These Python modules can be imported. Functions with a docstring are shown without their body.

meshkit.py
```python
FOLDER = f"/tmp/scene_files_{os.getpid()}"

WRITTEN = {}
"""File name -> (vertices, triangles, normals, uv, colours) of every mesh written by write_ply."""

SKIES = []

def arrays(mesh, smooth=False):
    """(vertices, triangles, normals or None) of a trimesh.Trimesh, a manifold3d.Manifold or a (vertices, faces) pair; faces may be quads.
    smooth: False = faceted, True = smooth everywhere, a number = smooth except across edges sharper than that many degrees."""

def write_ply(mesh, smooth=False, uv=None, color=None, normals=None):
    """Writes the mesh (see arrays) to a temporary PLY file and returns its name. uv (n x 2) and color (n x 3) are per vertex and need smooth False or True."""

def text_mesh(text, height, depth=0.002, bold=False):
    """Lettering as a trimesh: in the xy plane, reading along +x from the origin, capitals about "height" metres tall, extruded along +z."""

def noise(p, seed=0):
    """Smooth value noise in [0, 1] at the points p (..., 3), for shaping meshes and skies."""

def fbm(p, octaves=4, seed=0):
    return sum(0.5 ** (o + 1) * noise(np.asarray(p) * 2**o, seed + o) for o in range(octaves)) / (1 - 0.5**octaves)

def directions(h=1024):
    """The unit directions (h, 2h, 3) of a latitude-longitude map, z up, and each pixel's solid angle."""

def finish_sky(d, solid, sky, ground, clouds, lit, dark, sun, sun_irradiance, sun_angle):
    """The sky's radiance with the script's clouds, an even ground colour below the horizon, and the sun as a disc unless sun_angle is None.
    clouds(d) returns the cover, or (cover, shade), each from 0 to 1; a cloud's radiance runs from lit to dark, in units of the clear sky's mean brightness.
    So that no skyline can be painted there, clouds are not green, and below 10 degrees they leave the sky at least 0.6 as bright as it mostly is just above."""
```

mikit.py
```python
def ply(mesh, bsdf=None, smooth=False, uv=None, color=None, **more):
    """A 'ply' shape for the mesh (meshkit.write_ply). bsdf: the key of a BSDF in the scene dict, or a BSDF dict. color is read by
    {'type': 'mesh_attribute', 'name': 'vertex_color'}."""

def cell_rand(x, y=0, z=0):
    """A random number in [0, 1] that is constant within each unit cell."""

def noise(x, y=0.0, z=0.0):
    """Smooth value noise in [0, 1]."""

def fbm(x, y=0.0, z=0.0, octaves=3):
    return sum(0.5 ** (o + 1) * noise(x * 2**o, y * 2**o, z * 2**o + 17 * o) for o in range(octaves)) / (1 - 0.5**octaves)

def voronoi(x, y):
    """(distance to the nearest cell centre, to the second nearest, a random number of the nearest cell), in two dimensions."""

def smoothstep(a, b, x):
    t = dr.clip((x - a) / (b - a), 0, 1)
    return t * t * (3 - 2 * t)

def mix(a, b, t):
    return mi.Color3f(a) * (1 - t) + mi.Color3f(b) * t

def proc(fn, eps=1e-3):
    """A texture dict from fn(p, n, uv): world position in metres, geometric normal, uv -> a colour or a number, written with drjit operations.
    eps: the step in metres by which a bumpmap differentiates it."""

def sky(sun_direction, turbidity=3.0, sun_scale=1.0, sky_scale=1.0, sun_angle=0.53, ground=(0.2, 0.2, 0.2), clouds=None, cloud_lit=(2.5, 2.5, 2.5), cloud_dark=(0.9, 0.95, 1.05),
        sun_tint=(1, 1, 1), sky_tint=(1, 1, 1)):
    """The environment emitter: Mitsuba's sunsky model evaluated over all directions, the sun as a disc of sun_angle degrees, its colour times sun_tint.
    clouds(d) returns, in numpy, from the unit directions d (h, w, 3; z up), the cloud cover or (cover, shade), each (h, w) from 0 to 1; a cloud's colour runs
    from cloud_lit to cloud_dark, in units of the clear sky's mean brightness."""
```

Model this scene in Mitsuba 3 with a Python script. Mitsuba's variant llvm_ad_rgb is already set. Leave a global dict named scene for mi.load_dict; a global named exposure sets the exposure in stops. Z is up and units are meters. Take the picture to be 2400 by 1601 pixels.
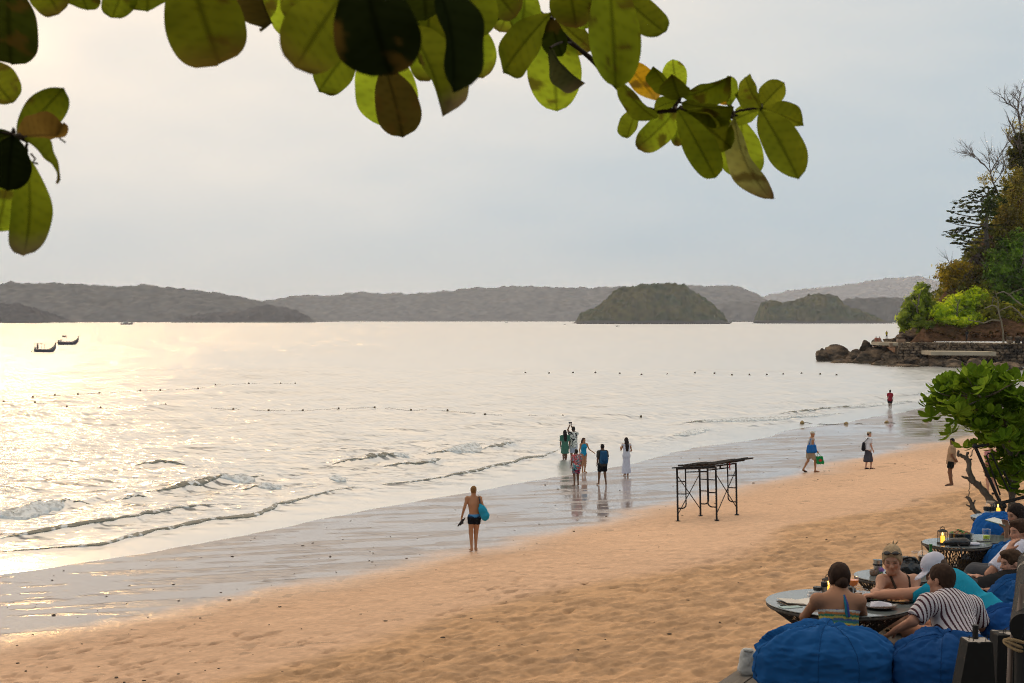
import math, random
import numpy as np, trimesh, drjit as dr, mitsuba as mi
import mikit, meshkit
from mikit import noise, fbm, smoothstep, mix, voronoi, cell_rand

# ------------------------------------------------------------------ camera, sky, exposure
T = mi.ScalarTransform4f
F, CX, HY, CAMZ = 3400.0, 1200.0, 750.0, 6.5          # focal length in photo pixels, centre column, horizon row, eye height
W_, H_ = 2400.0, 1601.0
exposure = 1.78
SUN = np.array([-0.340, 1.0, 0.40]); SUN /= np.linalg.norm(SUN)
scene, labels = {}, {}
scene['haze_air'] = {'type': 'homogeneous', 'albedo': {'type': 'rgb', 'value': [0.95, 0.955, 0.97]}, 'sigma_t': {'type': 'rgb', 'value': [0.000060, 0.000061, 0.000066]},
                     'phase': {'type': 'hg', 'g': 0.35}}
scene['camera'] = {'type': 'thinlens', 'fov': math.degrees(2 * math.atan(W_ / 2 / F)), 'fov_axis': 'x',
                   'aperture_radius': 0.0016, 'focus_distance': 26.0,
                   'near_clip': 0.1, 'far_clip': 40000.0, 'medium': {'type': 'ref', 'id': 'haze_air'},
                   'to_world': T().look_at(origin=[0, 0, CAMZ], target=[0, F, CAMZ - (H_ / 2 - HY)], up=[0, 0, 1])}


def sky_clouds(d):
    ang = np.degrees(np.arccos(np.clip(d @ SUN, -1, 1)))
    az = np.degrees(np.arctan2(d[..., 0], d[..., 1]))
    el = np.degrees(np.arcsin(np.clip(d[..., 2], -1, 1)))
    n = meshkit.fbm(np.stack([d[..., 0] * 3 + 5, d[..., 1] * 3, d[..., 2] * 9], -1), 4, 3)
    m = meshkit.fbm(np.stack([d[..., 0] * 11, d[..., 1] * 11 + 3, d[..., 2] * 40], -1), 4, 9)
    up = np.sin(np.radians(np.clip(el, 0, 90)))
    g = 0.152 * np.exp(-(ang / 26.0) ** 2) + 0.40 * up * np.exp(-(ang / 95.0) ** 2) - 0.012
    g = g + 0.10 * np.exp(-((az + 18.9) / 2.2) ** 2 - ((el - 10.2) / 1.2) ** 2)           # a bright rift in the cloud
    g = g * (1 + 0.45 * (n - 0.5) + 0.24 * (m - 0.5)) + 0.045 * (n - 0.5) + 0.022 * (m - 0.5)
    return np.ones_like(g), 1 - np.clip(g, 0, 1)


scene['sky'] = mikit.sky(SUN.tolist(), turbidity=5, sun_scale=0.05, sky_scale=1.0, sun_angle=3.0, ground=(0.25, 0.24, 0.23), clouds=sky_clouds,
                         cloud_lit=(12.4, 8.55, 4.9), cloud_dark=(1.20, 1.68, 2.04), sun_tint=(1.0, 0.80, 0.55))

# ------------------------------------------------------------------ helpers
rng = np.random.default_rng(7)
random.seed(7)
taken = set()


PIT = math.atan((H_ / 2 - HY) / F)                    # the camera looks a little down


def ray(px, py):
    v = H_ / 2 - py
    d = np.array([px - CX, F * math.cos(PIT) + v * math.sin(PIT), v * math.cos(PIT) - F * math.sin(PIT)])
    return d / d[1]


def W(px, py, Y):
    """the point at depth Y (metres ahead) that is seen at photo pixel px, py"""
    return np.array([0, 0, CAMZ]) + ray(px, py) * Y


def G(px, py, z=0.0):
    """the point at height z seen at photo pixel px, py"""
    r = ray(px, py)
    return W(px, py, (z - CAMZ) / r[2])


def numbered(name):
    k, i = name, 0
    while k in taken:
        i += 1
        k = f'{name}_{i:03d}'
    taken.add(k)
    return k


def thing(name, label, cat, group=None):
    k = numbered(name)
    labels[k] = {'label': label, 'category': cat}
    if group:
        labels[k]['group'] = group
    return k


def put(parent, name, mesh, bsdf, smooth=False, color=None, **kw):
    k = numbered(f'{parent}__{name}' if parent else name)
    lab = kw.pop('label', None)
    kind = kw.pop('kind', None)
    if color is not None and np.ndim(color) == 1:
        mesh = as_tm(mesh)
        if smooth not in (False, True):
            mesh = trimesh.graph.smooth_shade(mesh, angle=np.radians(smooth), facet_minarea=None)
            smooth = True
        color = np.tile(np.asarray(color, float), (len(mesh.vertices), 1))
    scene[k] = mikit.ply(mesh, bsdf, smooth=smooth, color=color, **kw)
    if lab or kind:
        labels.setdefault(k, {})
        if lab: labels[k]['label'] = lab
        if kind: labels[k]['kind'] = kind
    return k


def struct(name, mesh, bsdf, smooth=False, label=None, kind='structure', **kw):
    k = put(None, name, mesh, bsdf, smooth, **kw)
    labels[k] = {'kind': kind}
    if label: labels[k]['label'] = label
    if kind == 'stuff': labels[k]['category'] = name.replace('_', ' ')
    return k


def as_tm(m):
    if isinstance(m, trimesh.Trimesh):
        return m
    v, f, _ = meshkit.arrays(m)
    return trimesh.Trimesh(v, f, process=False)


def cat(ms):
    return trimesh.util.concatenate([as_tm(m) for m in ms])


def tube(pts, r, sides=6, cap=True):
    p = np.asarray(pts, float)
    r = np.broadcast_to(np.asarray(r, float), (len(p),))
    t = np.gradient(p, axis=0)
    t /= np.linalg.norm(t, axis=1, keepdims=True) + 1e-12
    ref = np.array([0.31, 0.52, 0.79]) if abs(t[0] @ np.array([0.31, 0.52, 0.79])) < 0.9 else np.array([0.9, -0.3, 0.2])
    a = np.cross(t, ref); a /= np.linalg.norm(a, axis=1, keepdims=True) + 1e-12
    b = np.cross(t, a)
    an = np.arange(sides) * 2 * np.pi / sides
    v = p[:, None] + r[:, None, None] * (np.cos(an)[None, :, None] * a[:, None] + np.sin(an)[None, :, None] * b[:, None])
    n = len(p)
    i, j = np.meshgrid(np.arange(n - 1), np.arange(sides), indexing='ij')
    q = np.stack([i * sides + j, i * sides + (j + 1) % sides, (i + 1) * sides + (j + 1) % sides, (i + 1) * sides + j], -1).reshape(-1, 4)
    f = [q[:, [0, 1, 2]], q[:, [0, 2, 3]]]
    v = v.reshape(-1, 3)
    if cap:
        v = np.vstack([v, p[:1], p[-1:]])
        k = np.arange(sides)
        f += [np.stack([np.full(sides, n * sides), (k + 1) % sides, k], 1), np.stack([np.full(sides, n * sides + 1), (n - 1) * sides + k, (n - 1) * sides + (k + 1) % sides], 1)]
    return trimesh.Trimesh(v, np.vstack(f), process=False)


def lathe(prof, sides=24, center=(0, 0, 0)):
    """prof: (r, z) pairs from bottom to top"""
    prof = np.asarray(prof, float)
    an = np.arange(sides) * 2 * np.pi / sides
    v = np.stack([prof[:, :1] * np.cos(an), prof[:, :1] * np.sin(an), np.repeat(prof[:, 1:], sides, 1)], -1).reshape(-1, 3) + np.asarray(center)
    n = len(prof)
    i, j = np.meshgrid(np.arange(n - 1), np.arange(sides), indexing='ij')
    q = np.stack([i * sides + j, i * sides + (j + 1) % sides, (i + 1) * sides + (j + 1) % sides, (i + 1) * sides + j], -1).reshape(-1, 4)
    return trimesh.Trimesh(v, np.vstack([q[:, [0, 1, 2]], q[:, [0, 2, 3]]]), process=False)


def box(c, s, rz=0.0, bevel=0.0):
    m = trimesh.creation.box(s)
    if bevel:
        from manifold3d import Manifold
        h = np.array(s) / 2 - bevel
        pts = [np.array([i, j, k]) * (h + bevel * (np.arange(3) == a)) for a in (0, 1, 2) for i in (-1, 1) for j in (-1, 1) for k in (-1, 1)]
        m = as_tm(Manifold.hull_points(pts))
    m.apply_transform(trimesh.transformations.rotation_matrix(rz, [0, 0, 1]))
    m.apply_translation(c)
    return m


def move(m, loc=(0, 0, 0), rz=0.0, rx=0.0, ry=0.0, s=1.0):
    m = as_tm(m).copy()
    R = trimesh.transformations.euler_matrix(rx, ry, rz)
    R[:3, :3] *= s
    R[:3, 3] = loc
    m.apply_transform(R)
    return m


def grid_faces(nr, nc):
    i, j = np.meshgrid(np.arange(nr - 1), np.arange(nc - 1), indexing='ij')
    a = i * nc + j
    q = np.stack([a, a + 1, a + nc + 1, a + nc], -1).reshape(-1, 4)
    return np.vstack([q[:, [0, 1, 2]], q[:, [0, 2, 3]]])


def interp_poly(pts, q):
    p = np.asarray(pts, float)
    return np.interp(q, p[:, 0], p[:, 1])


# ------------------------------------------------------------------ materials
def tex(fn, eps=1e-3): return mikit.proc(fn, eps)


VC = {'type': 'mesh_attribute', 'name': 'vertex_color'}


def pbr(col, rough=0.6, spec=0.5, two=True, **kw):
    b = {'type': 'principled', 'base_color': col if isinstance(col, dict) else {'type': 'rgb', 'value': list(col)}, 'roughness': rough, 'specular': spec, **kw}
    return {'type': 'twosided', 'bsdf': b} if two else b


scene['paint'] = pbr(VC, 0.45)                       # coloured by the thing itself
scene['cloth'] = pbr(VC, 0.92, 0.12)
scene['skin'] = pbr(VC, 0.55, 0.3)
scene['hair'] = pbr(VC, 0.7, 0.15)
scene['bark'] = pbr(tex(lambda p, n, uv: mix((0.10, 0.075, 0.055), (0.24, 0.19, 0.15), fbm(p.x * 40, p.y * 40, p.z * 12, 3))), 0.9, 0.2)
scene['leaf'] = {'type': 'principledthin', 'base_color': VC, 'roughness': 0.45, 'diff_trans': 1.6, 'spec_trans': 0.0, 'eta': 1.4}

# ------------------------------------------------------------------ shore lines (world): where the water ends, where the sand is dry
WET = [(0, 1353), (553, 1255), (965, 1191), (1200, 1140), (1370, 1108), (1600, 1065), (1800, 1025), (2000, 985), (2200, 955), (2400, 930)]
DRY = [(0, 1497), (500, 1388), (1000, 1305), (1100, 1283), (1300, 1230), (1500, 1192), (1700, 1140), (1880, 1100), (2100, 1050), (2290, 1015), (2400, 995)]
pw = np.array([G(x, y, 0.0)[:2] for x, y in WET]); pd = np.array([G(x, y, 0.12)[:2] for x, y in DRY])
CW = [float(c) for c in np.polyfit(pw[:, 1], pw[:, 0], 3)]; CD = [float(c) for c in np.polyfit(pd[:, 1], pd[:, 0], 3)]
YW, YD = (float(pw[0, 1]), float(pw[-1, 1])), (float(pd[0, 1]), float(pd[-1, 1]))


def curve_x(C, R, y, lo, hi):
    """x of a shore line at distance y: a cubic inside its range R, straight on beyond"""
    yc = lo(hi(y, R[0]), R[1])
    val = ((C[0] * yc + C[1]) * yc + C[2]) * yc + C[3]
    d0, d1 = (float(np.polyval(np.polyder(C), r)) for r in R)
    return val + hi(y - R[1], 0) * d1 + lo(y - R[0], 0) * d0


def inland(x, y, C, R, dj=False):
    lo, hi = (dr.minimum, dr.maximum) if dj else (np.minimum, np.maximum)
    return (x - curve_x(C, R, y, lo, hi)) * 0.80


def d_wet(x, y): return inland(x, y, CW, YW)
def d_dry(x, y): return inland(x, y, CD, YD)


def ground_z(x, y):
    """height of the beach"""
    a, b = d_wet(x, y), d_dry(x, y)
    z = np.where(a < 0, 0.045 * a, 0.12 * np.clip(a / np.maximum(a - b, 0.5), 0, 1))
    bb = np.maximum(b, 0)
    z = z + 0.075 * np.where(bb < 3, bb * bb / 6, bb - 1.5)
    return np.minimum(z, 3.0) + 0.0 * x


def W_ground(px, py):
    """the point of the beach seen at a photo pixel"""
    z = 0.1
    for _ in range(30):
        p = G(px, py, z); z = 0.5 * z + 0.5 * float(ground_z(p[0], p[1]))
    p = G(px, py, z)
    return p


# ------------------------------------------------------------------ the beach
def n2(x, y, s, o=3, seed=0):
    return meshkit.fbm(np.stack([np.asarray(x) * s, np.asarray(y) * s, np.full(np.shape(x), 0.5 + seed)], -1), o, seed)


def sand_relief(x, y):
    """footprints, ripples and hollows"""
    b = d_dry(x, y)
    damp = np.clip((b - 0.2) / 1.5, 0, 1)
    dry = np.clip((b - 7.9 + 2.4 * (n2(x, y, 0.12, 2, 5) - 0.5) * 2) / 0.6, 0, 1)
    along = 0.62 * x + 0.78 * y; across = 0.78 * x - 0.62 * y
    prints = np.maximum(0, 0.40 - n2(along * 1.0, across * 1.6, 2.6, 2, 1)) * 0.75
    rip = (n2(along * 0.7, across * 1.4, 2.9, 3, 2) - 0.5) * 0.21
    track = np.clip((n2(x, y, 0.22, 2, 12) - 0.5) * 6, 0, 1)
    lump = (n2(x, y, 0.5, 2, 3) - 0.5) * 0.05
    return damp * (-prints * (0.15 + 0.85 * track) * (1 - 0.4 * dry) + lump) + dry * (rip - 0.02)


rows = 15.0 * (140.0 / 15.0) ** np.linspace(0, 1, 620)
cols = np.linspace(-0.44, 0.44, 500)
gy, gx = np.meshgrid(rows, cols, indexing='ij'); gx = gx * (gy + 2)
gz = ground_z(gx, gy) + sand_relief(gx, gy)
keep = grid_faces(*gx.shape)
zc = gz.ravel()[keep].max(1)
keep = keep[zc > -1.2]
beach = trimesh.Trimesh(np.stack([gx, gy, gz], -1).reshape(-1, 3), keep, process=False)
beach.remove_unreferenced_vertices()


def m_wet(p):
    b = inland(p.x, p.y, CD, YD, True)
    w = 0.9 * (fbm(p.x * 0.35, p.y * 0.35, 3.0, 3) - 0.5) * 2 + 0.30 * (fbm(p.x * 2.0, p.y * 2.0, 1.0, 2) - 0.5)
    return b + w


def dry_color(p, n, uv):
    b = inland(p.x, p.y, CD, YD, True)
    dryness = smoothstep(7.4, 8.6, b + 2.4 * (fbm(p.x * 0.12, p.y * 0.12, 5.5, 2) - 0.5) * 2)
    big = fbm(p.x * 0.25, p.y * 0.25, 2.0, 3); fine = fbm(p.x * 9, p.y * 9, 4.0, 3)
    edge = smoothstep(1.8, -0.2, b)
    c = mix((0.515, 0.312, 0.185), (0.405, 0.230, 0.112), dryness)
    a, t = 0.9 * p.x + 0.43 * p.y, -0.43 * p.x + 0.9 * p.y
    ripple_shade = smoothstep(0.42, 0.60, fbm(a * 2.2, t * 2.6, 7.0, 3))  # shading of sand ripples put into the colour as pale and dark patches
    c = c * (0.72 + 0.18 * big + 0.34 * fine) * (1 + dryness * (0.26 * ripple_shade - 0.12))
    speck = smoothstep(0.80, 0.86, noise(p.x * 3.1, p.y * 3.1, 9.0)) * smoothstep(0.5, 0.7, noise(p.x * 0.6, p.y * 0.6, 2.0))
    return mix(c, (0.16, 0.10, 0.06), 0.35 * speck)


def sand_bump(p, n, uv):
    return 0.016 * fbm(p.x * 7, p.y * 7, 1.0, 3) + 0.035 * noise(p.x * 2.6, p.y * 2.6, 7.0)


scene['sand_dry'] = {'type': 'bumpmap', 'arbitrary': tex(sand_bump, 0.02), 'bsdf': pbr(tex(dry_color), tex(lambda p, n, uv: 0.30 + 0.65 * smoothstep(0.2, 2.6, m_wet(p))), 0.7)}


def streak(p):
    """ripples that catch the light on the wet flat: long thin lines that run with the view of the shore"""
    a, c = 0.97 * p.x + 0.25 * p.y, -0.25 * p.x + 0.97 * p.y
    q = fbm(a * 0.45, c * 2.3, 3.0, 4)
    return smoothstep(0.50, 0.60, q - 0.01 + 0.24 * (fbm(p.x * 0.10, p.y * 0.16, 4.0, 2) - 0.5))


def wet_rough(p, n, uv): return 0.06 + 0.24 * streak(p)


def wet_bump(p, n, uv):
    s = streak(p)
    return (0.0008 + 0.030 * s) * noise(p.x * 2.5 + 9, p.y * 6.0, 1.0) + 0.0008 * noise(p.x * 14, p.y * 20, 2.0)


scene['sand_wet'] = {'type': 'bumpmap', 'arbitrary': tex(wet_bump, 0.02),
                     'bsdf': {'type': 'twosided', 'bsdf': {'type': 'principled', 'base_color': tex(lambda p, n, uv: mix((0.18, 0.15, 0.145), (0.24, 0.195, 0.175), fbm(p.x * 0.5, p.y * 0.5, 1.0, 3))),
                                                           'roughness': tex(wet_rough), 'specular': 0.9}}}
scene['sand'] = {'type': 'blendbsdf', 'weight': tex(lambda p, n, uv: smoothstep(-0.3, 0.9, m_wet(p))), 'a': {'type': 'ref', 'id': 'sand_wet'}, 'b': {'type': 'ref', 'id': 'sand_dry'}}
dbr = np.random.default_rng(12); bits = []
while len(bits) < 300:
    y = 24 + 60 * dbr.random() ** 1.5; x = dbr.uniform(-0.36, 0.38) * y
    b = float(d_dry(x, y)); w_ = float(d_wet(x, y))
    if w_ < 0.5 or b > 14 or (b > 2.5 and dbr.random() < 0.7): continue
    m = trimesh.creation.icosphere(subdivisions=1); r_ = 0.010 + 0.022 * dbr.random() ** 3
    bits.append(trimesh.Trimesh(m.vertices * r_ * np.array([1.5, 1.2, 0.5]) * dbr.uniform(0.6, 1.4, 3) + np.array([x, y, float(ground_z(x, y)) + float(sand_relief(np.array([x]), np.array([y]))[0]) + r_ * 0.4]), m.faces, process=False))
scene['debris'] = pbr((0.09, 0.065, 0.045), 0.8, 0.2)
struct('beach_debris', cat(bits), 'debris', True, label='bits of shell, pebble and twig scattered over the sand', kind='stuff')
struct('beach', beach, 'sand', smooth=True, label='sandy beach that turns to mirror-wet sand at the water')

# ------------------------------------------------------------------ the sea
WAVES = [  # crest in photo pixels, height, foam from..to (share of its length)
    ([(-40, 1236), (0, 1232), (60, 1222), (130, 1207), (170, 1200), (215, 1200)], 0.34, (0.0, 0.75)),
    ([(340, 1172), (425, 1160), (502, 1147), (553, 1143), (621, 1134)], 0.36, (0.62, 0.88)),
    ([(285, 1188), (310, 1185), (345, 1182)], 0.20, None),
    ([(565, 1161), (605, 1157), (650, 1149)], 0.22, (0.3, 1.0)),
    ([(280, 1141), (350, 1138)], 0.15, None),
    ([(320, 1112), (380, 1106), (432, 1108)], 0.2, None),
    ([(783, 1106), (851, 1100), (900, 1091), (927, 1086), (952, 1083)], 0.32, (0.75, 0.95)),
    ([(893, 1108), (960, 1103), (1000, 1100), (1032, 1093)], 0.24, None),
    ([(763, 1139), (785, 1135), (802, 1132)], 0.18, (0.2, 1.0)),
    ([(-40, 1283), (0, 1279), (85, 1268), (170, 1255), (298, 1234), (383, 1215), (430, 1204), (519, 1191)], 0.16, None),
    ([(-40, 1307), (0, 1304), (149, 1293), (238, 1283), (362, 1255), (464, 1234), (595, 1213), (659, 1187), (744, 1166), (834, 1149)], 0.13, (0.25, 1.0)),
    ([(902, 1142), (1000, 1132), (1130, 1110), (1250, 1085), (1310, 1064)], 0.12, (0.5, 0.9)),
    ([(1000, 1082), (1050, 1078), (1133, 1066)], 0.28, (0.2, 0.9)),
    ([(1120, 1074), (1180, 1062), (1200, 1050)], 0.22, None),
    ([(1500, 1062), (1600, 1046), (1720, 1030)], 0.10, (0.2, 0.9)),
    ([(1530, 1040), (1620, 1022), (1680, 1010)], 0.16, (0.3, 0.9)),
    ([(1600, 1000), (1700, 992), (1860, 984), (1980, 972)], 0.20, (0.1, 0.95)),
    ([(1740, 1003), (1860, 990), (1930, 983)], 0.10, (0.3, 0.9)),
    ([(1950, 962), (2030, 955), (2140, 944)], 0.22, (0.15, 0.9)),
    ([(1830, 975), (1900, 968), (1960, 962)], 0.2, None),
    ([(2100, 935), (2180, 928), (2260, 920)], 0.16, (0.2, 0.9)),
]
rn = 27.0 * (190.0 / 27.0) ** np.linspace(0, 1, 520)
rf = 190.0 * (16000.0 / 190.0) ** np.linspace(0, 1, 60)[1:]
rows = np.concatenate([rn, rf])
cols = np.linspace(-1, 1, 560)
gy, gx = np.meshgrid(rows, cols, indexing='ij'); gx = gx * (0.50 * gy + 8)
wrng = np.random.default_rng(3)
gz = np.zeros_like(gx)
for k in range(26):
    lam = 0.9 * 1.115 ** k
    th = math.radians((-12 + wrng.normal() * 20) if lam < 5 else (-48 + wrng.normal() * 12))   # long waves run parallel to the shore
    kk = 2 * np.pi / lam
    ph = wrng.uniform(0, 6.28)
    fade = np.clip((lam / (0.009 * gy + 0.2) - 2.2) / 2.0, 0, 1)     # the grid cannot carry what is shorter
    amp = 0.0115 * lam ** 0.55
    arg = kk * (gx * math.sin(th) + gy * math.cos(th)) + ph + 3.0 * n2(gx, gy, 0.35 / lam, 2, k)
    gz += amp * fade * (1 - np.abs(np.sin(arg / 2))) * 1.6 * np.clip(n2(gx, gy, 0.16, 2, 40 + k) * 2.2 - 0.4, 0.1, 1.4)
gz *= 1.7
gz -= 0.04
dw = -d_wet(gx, gy) + 13.0 * (n2(gx, gy, 0.075, 2, 77) - 0.5) + 2.0 * (n2(gx, gy, 0.35, 3, 78) - 0.5)
gz = gz * np.clip(dw / 10, 0.0, 1) ** 1.2


def seg_dist(gx, gy, P):
    """(signed distance, position along 0..1) to a polyline"""
    best = np.full(gx.shape, 1e9); sgn = np.zeros_like(gx); along = np.zeros_like(gx)
    L = np.concatenate([[0], np.cumsum(np.linalg.norm(np.diff(P, axis=0), axis=1))])
    for i in range(len(P) - 1):
        a, b = P[i], P[i + 1]
        u = b - a; l2 = u @ u
        t = np.clip(((gx - a[0]) * u[0] + (gy - a[1]) * u[1]) / l2, 0, 1)
        ex, ey = gx - a[0] - t * u[0], gy - a[1] - t * u[1]
        d = np.hypot(ex, ey)
        m = d < best
        best = np.where(m, d, best)
        sgn = np.where(m, np.sign(u[0] * ey - u[1] * ex), sgn)
        along = np.where(m, (L[i] + t * (L[i + 1] - L[i])) / L[-1], along)
    return best * sgn, along


def densify(P, n=40):
    P = np.asarray(P, float)
    L = np.concatenate([[0], np.cumsum(np.linalg.norm(np.diff(P, axis=0), axis=1))])
    q = np.linspace(0, L[-1], n)
    return np.stack([np.interp(q, L, P[:, k]) for k in range(P.shape[1])], 1)


foam_jobs = []
parts_ = {'wave_shade': ([], [], [0]), 'foam': ([], [], [0])}  # dark strips standing for shaded wave fronts, and foam
for wi, (pix, hgt, foam) in enumerate(WAVES):
    P = np.array([G(x, y, 0.0)[:2] for x, y in pix])
    P = densify(P, 30)
    P = P + 0.55 * (np.stack([n2(P[:, 0], P[:, 1], 0.55, 2, 60 + wi), n2(P[:, 0], P[:, 1], 0.55, 2, 90 + wi)], 1) - 0.5)
    lo, hi_ = P.min(0) - 5, P.max(0) + 5
    m = (gx > lo[0]) & (gx < hi_[0]) & (gy > lo[1]) & (gy < hi_[1])
    d, t = seg_dist(gx[m], gy[m], P)
    env = np.sin(np.pi * np.clip(t * 0.94 + 0.03, 0, 1)) ** 0.55 * (0.55 + 0.9 * n2(t * 14, wi + 0 * t, 1.0, 2, wi))
    wid = hgt * 2.0
    prof = np.where(d < 0, np.exp(-(d / (0.55 * wid)) ** 2), np.exp(-(d / (3.2 * wid)) ** 2))   # steep towards the beach
    gz[m] += hgt * env * prof * 0.95
    for a0, a1, kind in ([(0.0, 1.0, 'wave_shade')] * (hgt > 0.19 or len(pix) > 4) + ([(foam[0], foam[1], 'foam')] if foam and hgt > 0.15 else [])):
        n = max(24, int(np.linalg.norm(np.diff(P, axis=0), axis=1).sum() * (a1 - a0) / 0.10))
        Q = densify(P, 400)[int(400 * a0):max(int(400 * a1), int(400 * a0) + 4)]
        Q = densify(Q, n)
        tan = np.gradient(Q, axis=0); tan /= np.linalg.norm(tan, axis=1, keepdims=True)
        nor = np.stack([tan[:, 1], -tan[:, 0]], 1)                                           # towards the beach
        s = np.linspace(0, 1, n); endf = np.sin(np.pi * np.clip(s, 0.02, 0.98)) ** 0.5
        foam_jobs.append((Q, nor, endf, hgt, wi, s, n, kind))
gz = np.where(dw < 1.0, np.minimum(gz, 0.012 + 0.060 * dw), gz)                            # the sheet slides under the sand
from scipy.interpolate import RegularGridInterpolator
sea_at = RegularGridInterpolator((np.arange(len(rows)), cols), gz, bounds_error=False, fill_value=0.0)


def sea_z(x, y): return sea_at(np.stack([np.interp(y, rows, np.arange(len(rows))), x / (0.50 * y + 8)], -1))


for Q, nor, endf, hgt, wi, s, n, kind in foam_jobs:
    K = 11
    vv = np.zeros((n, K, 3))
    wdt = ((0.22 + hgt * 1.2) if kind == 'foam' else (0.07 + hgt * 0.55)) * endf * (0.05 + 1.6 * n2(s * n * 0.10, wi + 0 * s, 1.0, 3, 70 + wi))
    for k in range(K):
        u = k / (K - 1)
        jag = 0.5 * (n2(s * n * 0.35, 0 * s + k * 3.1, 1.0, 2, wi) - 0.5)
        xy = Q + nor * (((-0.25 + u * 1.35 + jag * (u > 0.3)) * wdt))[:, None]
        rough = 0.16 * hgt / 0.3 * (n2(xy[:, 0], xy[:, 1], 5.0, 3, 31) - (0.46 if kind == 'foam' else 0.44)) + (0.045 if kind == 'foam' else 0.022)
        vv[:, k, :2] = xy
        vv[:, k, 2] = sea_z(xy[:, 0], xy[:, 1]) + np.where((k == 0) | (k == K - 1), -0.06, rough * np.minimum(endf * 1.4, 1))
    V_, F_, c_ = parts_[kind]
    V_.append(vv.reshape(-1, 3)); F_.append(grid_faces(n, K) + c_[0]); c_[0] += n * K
sea = trimesh.Trimesh(np.stack([gx, gy, gz], -1).reshape(-1, 3), grid_faces(*gx.shape), process=False)
keep = sea.vertices[:, 2][sea.faces].max(1) > -9
land = d_wet(gx, gy).ravel()
sea = trimesh.Trimesh(sea.vertices, sea.faces[(land[sea.faces].min(1) < 4.0)], process=False); sea.remove_unreferenced_vertices()


def sea_far(p): return smoothstep(120.0, 900.0, p.y)


def sea_rough(p, n, uv):
    near = inland(p.x, p.y, CW, YW, True)
    q = fbm(p.x * 0.05, p.y * 0.018, 2.0, 3)
    return 0.20 + 0.12 * sea_far(p) + 0.06 * q


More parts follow.
